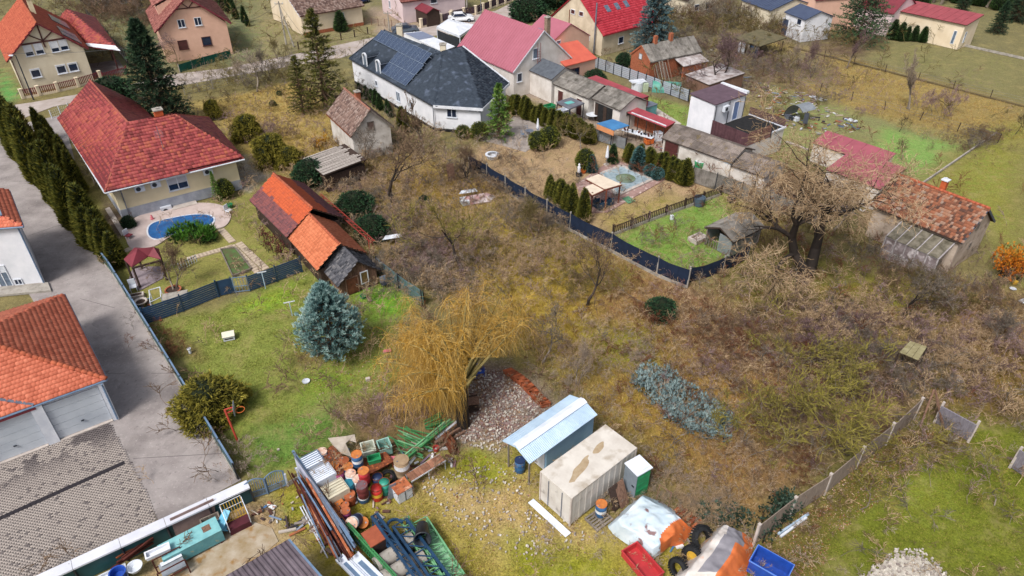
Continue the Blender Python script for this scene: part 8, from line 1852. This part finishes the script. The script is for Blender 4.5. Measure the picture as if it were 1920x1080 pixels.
def willow():
 rng=np.random.default_rng(5);b=G(868,798);rt=thing('golden_willow','large golden weeping willow spilling its thin yellow branches over the plot boundary','tree',b);S,T=[],[]
 S.append((0,0,0,0,.1,3.2,.42,.36,.2));hubs=[(0,.1,3.2)]
 for i in range(56):
  a=rng.uniform(0,6.28) if i < 36 else rng.uniform(2.1,4.4);Rr_=rng.uniform(1.0,5.6);cx=np.array([math.cos(a) * Rr_ * 1.05 - .7,math.sin(a) * Rr_ * 1.05 + 3.3 + max(0,math.cos(a)) * Rr_ * .55,(3.4 if i < 36 else 2.2) + rng.uniform(.2,3.6) * (1.15 - Rr_ / 8)]);p=np.array([0,.1,rng.uniform(2.4,3.2)]);mid=p * .5 + cx * .5 + np.array([0,0,1.0]) + rng.normal(0,.3,3);pts=[(1 - t) ** 2 * p + 2 * t * (1 - t) * mid + t * t * cx for t in np.linspace(0,1,8)]
  for j in range(7):S.append((*pts[j],*pts[j + 1],.12 * (1 - j / 8.5),.12 * (1 - (j + 1) / 8.5),rng.uniform(.3,.9)))
  for k in range(150):
   j=int(rng.integers(2,8));q=pts[j] + rng.normal(0,.12,3);da=rng.uniform(0,6.28);v=np.array([math.cos(da),math.sin(da),rng.uniform(.1,1.0)]) * rng.uniform(.3,1.1);nseg=8;stp=rng.uniform(.16,.46);tn=rng.uniform(0,1)
   for s in range(nseg):
    v=v * .82 + np.array([0,0,-.27]) + rng.normal(0,.13,3);nq=q + v * stp
    if nq[2] < .15 or (nq[0] > .4 and nq[2] < (5.6 - nq[1]) * .9 + .5):break
    T.append((*q,*nq,.0105 - .001 * s,.0095 - .001 * s,tn));q=nq
 link('trunk',seg_mesh('trunk',[s for s in S if s[6] > .3],9),BK['dark'],rt);link('limb',seg_mesh('limb',[s for s in S if s[6] <= .3],6),BK['olive'],rt);link('crown',seg_mesh('crown',T,3),BK['gold'],rt)
willow()
bt=bare('walnut_tree','largest bare tree with dark forked trunk standing left of the mixed tile house',36,11.5,.1,.34,5,5,2,ang=.95,up=.07,wob=.22,droop=.02,ratio=.66,bark='dark',twig='straw',spread=.26,tr=.0075);bt.location=G(1505,528);s_=HT(G(1505,528),236) / bt['h'];bt.scale=(s_ * 1.42,s_ * 1.42,s_ * 1.2);del bt['h']
fr1=proto(bare('fruit_tree','x',41,5,.15,.11,4,5,1,.12,ang=.9,up=.1));fr2=proto(bare('fruit_tree','x',42,5,.1,.1,4,5,2,ang=.8));fr3=proto(bare('fruit_tree','x',47,5,.2,.1,4,5,1,.3,ang=.95,wob=.3))
sh1=proto(bare('bare_shrub','x',43,2.4,.2,.016,3,5,14,ang=.6,spread=.6,cat='shrub',tr=.0065,ratio=.55));sh2=proto(bare('bare_shrub','x',44,2.4,.2,.016,3,5,15,ang=.7,spread=.85,cat='shrub',tr=.0065,wob=.3,ratio=.55));pop=proto(bare('poplar','x',45,8,.5,.1,3,9,2,ang=.35,up=.3,spread=.05,twig='pale',tr=.012,ratio=.4))
arch=proto(bare('arching_shrub','x',46,2.6,.5,.014,2,5,110,ang=.5,spread=.75,up=.08,droop=.08,cat='shrub',tr=.012,ratio=.5))
g_=lambda p,lab,x,y,ty,wd=1,tw=None,bk=None,**k:place(p,lab,x,y,ty,wd=wd,mats={**({'crown':BK[tw]} if tw in BK else {}),**({'trunk':BK[bk]} if bk else {})} or None,**k)
for a in [(fr1,'wide bare fruit tree with crooked dark limbs in the brush behind the middle barn',738,378,232,1.15,'brown','dark'),(fr3,'leaning bare tree with dark trunk left of the thin dry meadow',872,520,385,1.0,'lichen','dark'),(fr1,'solitary bare tree with round crown in the middle of the dry plot',1102,572,452,.95,'brown','dark'),(fr2,'bushy bare tree rising beside the navy screen fence',1008,448,352,1.1,'olive','brown'),(fr3,'thin small bare tree next to the golden willow',1012,682,585,.7,'grey','grey'),
 (fr2,'faint pale bare sapling below the thin small tree',1080,722,620,.6,'pale','grey'),(fr2,'purple brown bare tree covering the end of the brick house',1345,168,42,1.15,'purple','dark'),(fr1,'bare tree over the faded cottage gable',680,330,240,.9,'grey','brown'),(fr1,'pale bare tree near the street end of the plot',482,172,92,1.0,'pale','grey'),(fr2,'bare little tree growing from the round planter',326,545,436,.9,'brown','grey'),
 (fr3,'small bare pale tree before the thuja hedge on the beige lawn',1090,290,222,1.0,'olive','grey'),(pop,'tall bare sticks in the corner of the white slate roofed house',795,288,168,1.2,'brown',None),(fr1,'low reddish bare tree in front of the peach house',332,122,60,.9,'pink','brown'),(fr2,'bare tree on the left edge of the upper right meadow',1522,145,60,.8,'purple',None),(pop,'slender pale poplar alone in the upper meadow',1702,205,88,1.0,'pale',None),(pop,'slender bare tree before the pine at the top right',1588,128,40,1.0,'purple',None),
 (sh1,'fan shaped bare shrub in the ochre meadow right of the poplar',1762,214,160,1.0,'pink',None),(fr3,'black crooked little tree by the green vegetable plot',1686,246,212,.6,'dark','dark'),(fr3,'small curved bare tree at the far right meadow',1902,252,212,.6,'dark','dark'),(fr2,'small bare tree in front of the mossy shelter',1480,128,70,.8,'pale',None),(fr1,'tall bare tree with twin stems above the thicket on the right',1696,600,490,.9,'grey','dark'),(fr1,'sprawling yellow green lichened tree filling the lower right corner of the plot',1520,800,660,1.5,'lichen','lichen'),
 (sh2,'broad tangled lichened shrub left of the larger lichened tree',1452,772,690,1.6,'lichen',None),(sh2,'broad yellowish shrub right of the lichened tree',1592,776,700,1.6,'lichen',None),(arch,'low arching brown shrub spreading behind the drums',702,806,-2.2,1.5,'brown','brown'),(sh2,'dense twiggy shrub crossing the arching one behind the drums',712,800,-2.0,1.5,'straw','straw'),(sh1,'reddish twiggy shrub between the drums and the golden willow',748,790,-2.0,1.4,'pink','pink'),(sh2,'small dark red twiggy shrub beside the board fence and the lawn',315,655,-1.2,1.5,'rust','rust'),(sh1,'straw coloured shrub by the board fence near the iron gate',462,868,-1.3,1.5,'pale','pale'),(fr2,'tall grey bare tree behind the street fence of the plot',505,150,-5.5,.9,'grey','grey'),(sh2,'wide grey twiggy shrub standing behind the tall open conifer',650,190,-2.5,1.3,'grey','grey'),(arch,'arching straw coloured shrub at the corner of the white house',832,292,-2.0,1.1,'pale','straw'),(fr1,'grey bare tree between the mixed tile house and the walnut tree',1560,440,330,1.0,'brown',None),(fr2,'pale bare tree top right of the raised hide',1850,640,560,1.1,'grey','grey'),
 (fr2,'crooked bare tree above the overturned boat',880,345,262,1.2,'brown','dark'),(fr3,'bare tree over the sheet arch at the rubbish plot',1430,225,170,1.0,'olive',None),(fr1,'bare sapling by the pink sheds',1690,300,255,.9,'brown',None),(fr2,'twiggy bare tree beside the pool house corner',178,345,262,.8,'grey','grey'),(arch,'pale heap of dead branches at the right edge above the concrete panel',1870,765,-1.0,1.1,'pale','pale'),(fr2,'greenish bare tree left of the old cottage garden',520,110,60,1,'olive',None)]:g_(*a)
TH=[([(1180,545),(1400,625),(1480,660),(1700,750),(1650,770),(1440,690),(1300,640),(1190,585)],26,1.3,['rust','brown','straw'],'reddish brown shrub of the long boundary thicket'),
 ([(1430,590),(1700,610),(1900,620),(1900,700),(1760,740),(1660,720),(1500,650)],34,1.8,['pink','grey','purple','straw','straw'],'greyish shrub of the wide thicket at the right'),
 ([(1640,500),(1800,540),(1900,600),(1700,600)],14,1.6,['olive','brown','grey'],'brownish shrub below the mixed tile house'),([(600,345),(690,400),(830,540),(870,520),(800,430),(640,330)],30,1.7,['straw','grey','pink','brown'],'tangled bare shrub behind the barn row'),
 ([(700,480),(800,560),(860,560),(840,500)],14,1.8,['straw','grey','pale'],'bare shrub beside the teal netting'),([(760,300),(960,345),(1060,420),(1000,430),(860,350),(780,330)],17,1.6,['brown','straw','grey'],'dark bare shrub along the navy screen fence'),([(1180,60),(1430,90),(1480,150),(1300,190)],18,2.2,['brown','grey','purple'],'bare shrub behind the brick house'),
 ([(1250,20),(1480,40),(1440,70),(1240,70)],14,3.6,['brown','olive','grey'],'tall bare shrub at the top right'),([(150,30),(260,20),(330,40),(300,60),(200,50)],12,3.5,['brown','grey'],'bare shrub between the yellow and peach houses'),([(1360,400),(1480,420),(1640,460),(1440,470)],7,1.3,['olive','brown'],'brown shrub under the walnut tree'),([(960,440),(1060,450),(1120,500),(980,520)],8,1.0,['pale','olive','straw'],'low pale shrub on the dry plot'),
 ([(1230,900),(1400,975),(1330,985),(1240,925)],20,.9,['straw','pale'],'pale bramble beside the portable toilet'),([(1420,330),(1560,380),(1620,440),(1500,410)],12,1.9,['brown','rust','grey'],'brown shrub on the rubbish ground behind the walnut tree'),([(1400,800),(1640,790),(1440,950),(1360,900)],15,.7,['rust','brown','straw'],'low reddish bramble in the plot corner'),
 ([(1320,640),(1460,680),(1440,790),(1340,750)],8,.8,['brown','straw','pink'],'pale brown bramble on the dry slope'),([(1000,590),(1100,620),(1120,760),(1020,740)],8,1.0,['pale','straw'],'faint dry shrub near the firewood row'),([(420,230),(560,280),(480,250)],6,1.6,['pink','brown'],'reddish shrub at the left edge of the plot'),([(410,150),(520,120),(560,150),(470,170)],8,1.8,['olive','grey'],'greenish shrub by the street fence'),([(0,-30),(480,-30),(470,10),(180,30),(0,5)],16,4.5,['brown','grey','olive'],'tall bare bush in the belt at the top left edge'),([(1400,120),(1560,150),(1700,230),(1640,240),(1480,170)],9,1.3,['grey','pink','straw'],'thin bare bush on the rubbish strewn plot'),([(1780,250),(1880,240),(1860,275),(1740,330)],9,1.2,['brown','grey'],'brown bush along the garden kerb')]
TH += [([(1020,440),(1120,500),(1180,560),(1080,560),(1000,500)],6,1.3,['straw','olive','grey'],'thin greyish shrub around the round crowned tree'),([(820,400),(920,430),(960,520),(860,500)],7,1.5,['straw','olive','grey'],'greyish olive shrub in the middle of the overgrown plot'),([(640,260),(820,300),(760,340),(640,320)],9,1.5,['straw','grey','olive'],'straw coloured shrub before the old cottage'),([(1180,650),(1300,680),(1260,740),(1160,700)],8,.8,['straw','pale'],'low straw shrub by the juniper carpet')]
def pts_in(poly,n,rng):
 q=np.array([G(*p)[:2] for p in poly]);lo,hi=q.min(0),q.max(0);out=np.zeros((0,2))
 while len(out) < n:
  c=rng.uniform(lo,hi,(n * 2 + 8,2));ins=np.zeros(len(c),bool)
  for i in range(len(q)):
   (ax,ay),(bx,by)=q[i],q[(i + 1) % len(q)];cnd=(ay > c[:,1]) != (by > c[:,1])
   with np.errstate(divide='ignore',invalid='ignore'):ins ^= cnd & (c[:,0] < (bx - ax) * (c[:,1] - ay) / (by - ay) + ax)
  out=np.concatenate([out,c[ins]])
 return out[:n]
for poly,n,hgt,cols,lab in TH:
 for ki,p in enumerate(sorted(pts_in(poly,n,RNG),key=lambda q:pix((q[0],q[1],0))[0])):
  pr=random.choice([sh1,sh2,sh2,arch]);s=hgt * random.uniform(.65,1.3) / pr['h'];o=dup(pr,(p[0],p[1],0),random.uniform(0,6.28),lab + ', ' + NTH[ki] + ' from the left',(s * 1.3,s * 1.3,s),(lambda m:{'crown':m,'trunk':m})(BK[random.choice(cols)]),'shrubs: ' + lab);del o['h']
for a in [(spr,'large dense dark green spruce between the red roof house and the street',312,240,38,.95),(ospr,'tall open topped olive green conifer at the street end of the plot',612,205,18,1.15),(ospr,'second lower olive conifer touching the tall open one',570,215,105,1.1),(bspr,'huge silvery blue spruce beside the bright red roof',1222,105,-42,1.0),(pine,'broad dark pine before the long cream hall at the top right',1605,84,-22,1.1),(gcon,'fresh light green conifer at the corner of the white slate roofed house',936,260,158,1.05),
 (th_c,'dark green rounded juniper before the cream bungalow',640,58,20,1.9),(spr,'dark spruce at the far top right',1868,62,2,1),(spr,'dark green conifer behind the long cream hall',1800,28,-25,1),(spr,'tall dark conifer at the top right corner',1905,40,-40,1.1),(dbush,'dark conifer shrub behind the ridge of the red roof house',215,195,145,1.2),(gcon,'small yellowish cypress at the corner of the pool house',410,378,322,.6),(ball,'small green shrub by the pool house corner',425,370,335,.8),(dbush,'dark green shrub on the corner of the yellow wall',243,425,405,.8),
 (bush,'olive yellow evergreen shrub beside the basketball hoop',398,774,-2.7,.98),(bush,'low olive evergreen shrub right of the first one',440,758,-1.5,.9),(bush,'large olive evergreen in the left border of the plot',466,262,-2.9,.8),(bush,'dark olive evergreen nearer the collapsed shed',512,306,-3.2,.85),(bush,'olive evergreen in front of the spruce',402,222,-2.3,.6),(bush,'broad olive evergreen at the boundary behind the barns',545,312,-2.2,.9),(dbush,'dark green bush in front of the collapsed shed',585,345,300,1),(dbush,'dark ivy covered bush in the brush behind the barns',668,405,360,1),(dbush,'dark ivy bush behind the orange barn',700,445,405,1),
 (dbush,'dark green bramble mound on the dry grass',1238,592,562,1.1),(dbush,'small yucca like plant on the dry clearing',795,385,366,.7),(dbush,'small dark cushion shrub on the upper lawn',512,198,188,.9),(dbush,'tiny green shrub on the upper lawn beside the larger one',524,178,170,.9),(ball,'round clipped golden green shrub left of two before the terrace',1008,280,246,.95),(ball,'round clipped golden green shrub right of two before the terrace',1030,274,236,.95),(ball,'egg shaped golden green shrub by the garden statue',1096,318,278,.8),
 (ball,'low round shrub beside the white house corner',868,258,234,1),(ball,'rounded shrub left of the light green conifer',899,260,228,.95),(th_c,'slim dark green conifer behind the furled parasol',1148,306,270,1.4),(dbush,'dark evergreen between extension and slat fence',1168,128,98,.7),(dbush,'dark green bushes behind the long shed',1115,158,130,1),(dbush,'dark bushes at the top edge behind the pink roof',990,35,-5,1.3),(dbush,'dark clump of trees at the top edge left of the red gable',1040,10,-40,1.5),(dbush,'dark conifer screen behind the long hall',1520,20,-15,.8),(gcon,'small conifer on the meadow before the cream hall',1755,80,52,.9)]:place(*a[:5],wd=a[5])
bl_m=leafmat('blue_small',['#20383c','#3c5f60','#5f8585'],.1)
for x,y,ty,lab in ((1108,322,290,'small blue green conifer right of the egg shaped shrub'),(1195,318,275,'blue green conifer standing before the thuja hedge'),(1218,330,308,'left low blue green cushion conifer by the pool terrace'),(1232,336,314,'right low blue green cushion conifer by the pool terrace')):place(ball if y > 325 else th_c,lab,x,y,ty,wd=1 if y > 325 else 1.8,mats={'crown':bl_m})
def row(lab,a,b,n,ty0,ty1,wd,pr=(th_a,th_b),grp=None,jit=.3,mats=None):
 A,Bp=G(*a),G(*b)
 for k in range(n):
  t=(k + .5) / n;p=A.lerp(Bp,t) + Vector((random.gauss(0,jit),random.gauss(0,jit),0));h0=HT(G(a[0] + (b[0] - a[0]) * t,a[1] + (b[1] - a[1]) * t),ty0 + (ty1 - ty0) * t) * random.uniform(.78,1.12);o=dup(random.choice(pr),p,random.uniform(0,6.3),lab + ', ' + NTH[k] + ' from the far left end',(h0 * wd,h0 * wd,h0),mats,grp or lab);del o['h']
row('tall thuja of the long row beside the driveway',(28,275),(158,432),15,168,318,.85,jit=.25);row('thuja in the second line beside the driveway',(75,262),(160,370),8,195,290,.85,jit=.25);row('short pointed thuja ending the driveway row',(165,440),(225,505),6,330,425,1.1,jit=.1)
row('green thuja of the terrace hedge',(955,208),(1112,270),30,174,232,1.5,jit=.12);row('green thuja of the hedge beside the covered pool',(1172,300),(1288,345),17,264,300,1.5,jit=.15);row('thuja of the group left of the pergola',(1015,375),(1098,418),14,325,360,1.0,jit=.3);row('dark cypress along the long white wall',(672,178),(738,222),7,150,188,1.2,(th_c,),jit=.15);row('yellowish cypress near the white wall',(752,240),(772,250),2,200,215,1.2,jit=.1)
row('young conifer before the long cream hall',(1672,72),(1740,80),6,38,52,1.5,(th_c,),jit=.4);row('dark conifer in the hedge beside the peach house',(395,2),(470,50),9,-35,22,1.1,(th_c,),jit=.5);row('tiny thuja by the white hall',(1545,40),(1580,34),3,18,12,.9,(th_c,),jit=.2)
row('dark tree in the far belt',(1700,0),(1920,20),14,-50,-60,1.0,(th_c,),jit=2);row('russet tree in the far belt',(1660,-5),(1900,5),12,-35,-45,.8,(fr1,fr2),jit=2,mats={'crown':BK['rust']})
def carpet(name,label,poly,n,hgt,cols,ll,lw,k,seed,cat='shrub',kind=None,up=.6,cl=.35):
 rng=np.random.default_rng(seed);c=pts_in(poly,n,rng);o0=Vector((*c.mean(0),0));P=[];D=[];T_=[]
 for q in c:
  h0=hgt * rng.uniform(.5,1.1);br=rng.uniform(-.2,.2)
  for j in range(14):
   v=rng.normal(0,1,3);v[2]=abs(v[2]);v /= np.linalg.norm(v);P.append([q[0] - o0.x + v[0] * cl,q[1] - o0.y + v[1] * cl,h0 * .35 + v[2] * h0 * .6]);D.append(v + np.array([0,0,up]));T_.append(np.clip(.15 + .65 * v[2] + br,0,1))
 V,F,t=tufts(np.array(P),np.array(D),ll,lw,k,.45,rng,np.array(T_));rt=thing(name,label,cat,o0);link('foliage',np_mesh('foliage',V,F,t),leafmat(name + '_leaves',cols,.12),rt);link('stems',seg_mesh('stems',[(q[0] - o0.x,q[1] - o0.y,0,q[0] - o0.x,q[1] - o0.y,hgt * .5,.03,.02,.5) for q in c],4),BK['dark'],rt);return rt
carpet('juniper_carpet','long low blue grey juniper carpet lying across the dry plot',[(1182,700),(1215,690),(1250,702),(1300,740),(1345,770),(1378,800),(1370,832),(1330,825),(1270,800),(1225,765),(1188,725)],210,.75,['#38484a','#61777a','#8a9fa0','#aebfbe'],.24,.06,5,61)
carpet('spreading_juniper','bright green spreading juniper lying between the oval pool and the lawn',[(318,442),(345,432),(400,436),(408,452),(372,464),(326,458)],60,1.0,['#14240c','#28481a','#437022','#5f8f2e'],.4,.07,6,62)
carpet('orange_bush','bush with orange autumn leaves right of the mixed tile house',[(1868,500),(1915,505),(1915,530),(1872,530)],60,2.7,['#7a3f14','#b5651d','#d68a28','#5c5a24'],.2,.1,5,63,up=.1,cl=.6)
carpet('ivy','dark ivy climbing over the lower end of the panel fence',[(1405,990),(1470,940),(1500,950),(1430,1020)],46,1.7,['#0e1a14','#1d3024','#33493a','#52655a'],.14,.08,5,64,up=0);carpet('ivy','dark ivy mound between the two tarpaulin heaps and the plot corner',[(1300,955),(1390,960),(1400,995),(1320,985)],40,.7,['#0e1a14','#1d3024','#33493a','#52655a'],.14,.08,5,65,up=0)
carpet('golden_shrub','golden leaved shrub before the old cottage',[(588,272),(615,270),(618,285),(592,288)],10,1.4,['#6b4a14','#a8761f','#c8982f'],.2,.08,5,66);carpet('red_leaved_shrub','dark red leaved shrub against the side of the farthest barn',[(490,440),(530,455),(545,490),(505,485)],22,1.5,['#3c1c20','#5e2c30','#7d4240'],.16,.08,4,67);carpet('purple_shrub','dark purple shrub beside the tall open conifer',[(540,165),(575,170),(600,205),(575,200)],16,1.3,['#2a1620','#3f2430','#523440'],.2,.1,4,68)
def grass(name,label,polys,hgt,w_,k,seed,dark=.85,bright=1.25,spread=.5,tintc=None):
 rng=np.random.default_rng(seed);P=np.concatenate([pts_in(p,int(n),rng) for p,n in polys]);cl=vnoise(P[:,0] * 1.9,P[:,1] * 1.9,seed + 5,3) + rng.uniform(-.12,.12,len(P));P=P[cl > (.44 if k > 1 else .3)];ca,cb=ground_cols(P[:,0],P[:,1]);f=rng.uniform(0,1,(len(P),1));c=(ca * f + cb * (1 - f)) * rng.uniform(dark,bright,(len(P),1))
 if tintc:
  tc_=np.array([hx(v) for v in tintc])[rng.integers(0,len(tintc),len(P))];m_=rng.uniform(0,1,(len(P),1)) ** 2 if name != 'fallen_leaves' else np.ones((len(P),1));c=c * (1 - m_) + tc_ * m_
 Z=np.full(len(P),-.05);n=len(P);pos=np.stack([P[:,0],P[:,1],Z],1)
 dens=vnoise(P[:,0] * .8,P[:,1] * .8,seed);hh=hgt * (.5 + dens);V,F,t=tufts(pos,np.tile([[0,0,1.0]],(n,1)),hh,w_,k,spread,rng)
 me=np_mesh(name,V,F,color=np.repeat(c,k,0));m=MATS.get('blades')
 if m is None:
  m=bpy.data.materials.new('blades');m.use_nodes=True;MATS['blades']=m;b=m.node_tree.nodes['Principled BSDF'];a=m.node_tree.nodes.new('ShaderNodeAttribute');a.attribute_name='col';m.node_tree.links.new(a.outputs['Color'],b.inputs['Base Color']);b.inputs['Roughness'].default_value=.9;b.inputs['Specular IOR Level'].default_value=.1
 tag(link(name,me,m),label,'grass' if 'leav' not in name else 'leaves',kind='stuff')
LAWN=[([(285,610),(470,560),(560,525),(620,560),(700,545),(790,580),(740,640),(740,740),(620,800),(560,870),(470,890),(360,700)],30000),([(480,950),(560,890),(740,900),(960,820),(1010,890),(1060,1000),(1160,1040),(1170,1085),(880,1085),(720,960),(600,1000),(540,1010)],26000),([(1500,1010),(1660,850),(1750,800),(1930,820),(1930,1090),(1480,1090)],34000),([(1149,450),(1350,372),(1390,400),(1310,440),(1300,515)],9000),([(1730,355),(1870,260),(1920,240),(1920,540),(1870,400)],9000),([(470,370),(450,440),(560,500),(500,400)],3000),([(1190,185),(1295,205),(1280,240)],2500)]
grass('lawn_grass','short green turf of the lawns and of the storage yard',LAWN,.08,.03,3,71,spread=.7,dark=.7,bright=1.7,tintc=['#9a9a4c','#6f7a2c','#a8945c'])
DRY=[([(900,470),(1150,480),(1260,540),(1480,680),(1480,780),(1400,960),(1200,860),(1120,770),(1040,740),(960,600)],62000),([(600,250),(960,340),(1150,490),(960,560),(800,470),(640,340)],26000),([(400,195),(560,150),(640,250),(600,320),(430,250)],9000),([(1300,560),(1500,540),(1740,520),(1920,580),(1920,760),(1740,750),(1500,650)],26000),([(1440,130),(1560,100),(1920,200),(1920,260),(1760,270)],12000)]
grass('dry_grass','long dry straw and matted grass of the overgrown plots',DRY,.3,.03,4,72,spread=1.0,dark=.95,bright=1.75,tintc=['#c2a566','#d6bd82','#a3824e','#a89c44','#a0704c','#7c6842'])
LV=[([(60,290),(80,290),(150,425),(215,515),(200,515),(120,420)],2600),([(262,590),(290,630),(450,885),(425,885),(330,740)],1500),([(360,815),(390,830),(380,850),(362,830)],260),([(398,868),(428,870),(425,900),(400,892)],420),([(1430,1010),(1640,850),(1760,800),(1700,900),(1560,1010),(1540,1090),(1420,1090)],5000),([(1120,540),(1320,560),(1480,700),(1420,900),(1250,740)],9000),([(880,700),(960,690),(1030,780),(930,850),(850,830)],6000),([(500,890),(960,830),(1150,1050),(850,1085),(700,950)],2600),([(1740,550),(1900,590),(1900,740),(1720,740)],4000),([(540,640),(780,600),(740,760),(600,760)],2600)]
grass('fallen_leaves','brown and pale fallen leaves strewn over turf and gravel',LV,.1,.1,1,73,spread=1.6,tintc=['#8a5c3c','#a88468','#6b4530','#c0a890','#8f7478'])
def scrap(name,label,polys,cols,seed,sz=(.06,.5),zz=.02):
 rng=np.random.default_rng(seed);mb=MB()
 for poly,n in polys:
  for p in pts_in(poly,n,rng):
   a,b,c=rng.uniform(*sz) ,rng.uniform(.04,.16) * (1 + 4 * zz),rng.uniform(.02,.1);mb.box((p[0],p[1],c / 2 + zz),(a,b,c),rz=rng.uniform(0,3.1),rx=rng.normal(0,.15),tint=rng.uniform(0,1))
 tag(mb.make(name,ramp_mat(name + '_colours',cols,.8,1,.02)),label,'litter',kind='stuff')
scrap('scrap_litter','small boards, offcuts and rubbish strewn over the storage yard and the workshop yards',[([(560,860),(700,830),(840,830),(860,870),(740,900),(720,980),(640,990)],150),([(440,950),(560,930),(640,1060),(560,1010)],50),([(1020,185),(1170,240),(1300,320),(1470,395),(1460,350),(1250,275)],420),([(1400,150),(1500,170),(1620,240),(1560,260),(1430,225)],240),([(1330,330),(1560,350),(1640,400),(1500,400)],260),([(1230,60),(1420,100),(1400,160),(1240,130)],150),([(230,540),(275,560),(300,600),(262,590)],30),([(1120,900),(1330,990),(1300,1060),(1150,980)],60)],['#e0e2e6','#8f8a86','#5c3c30','#3a3c42','#a8643c','#3f6f9c','#c9b9a6','#6d6a68'],91,(.1,.9))
scrap('pebbles','loose white stones round the gravel patch and pale stones on the yard',[([(1590,1095),(1680,1030),(1730,1030),(1800,1095)],420),([(780,900),(960,860),(1000,960),(1140,1000),(1000,1060),(850,990)],260),([(880,700),(960,690),(1030,780),(930,850),(850,830)],900)],['#d5cec4','#a79f96','#8a7f7a','#c2b8ae'],92,(.05,.1),0)
for p in PROTO:drop(p)
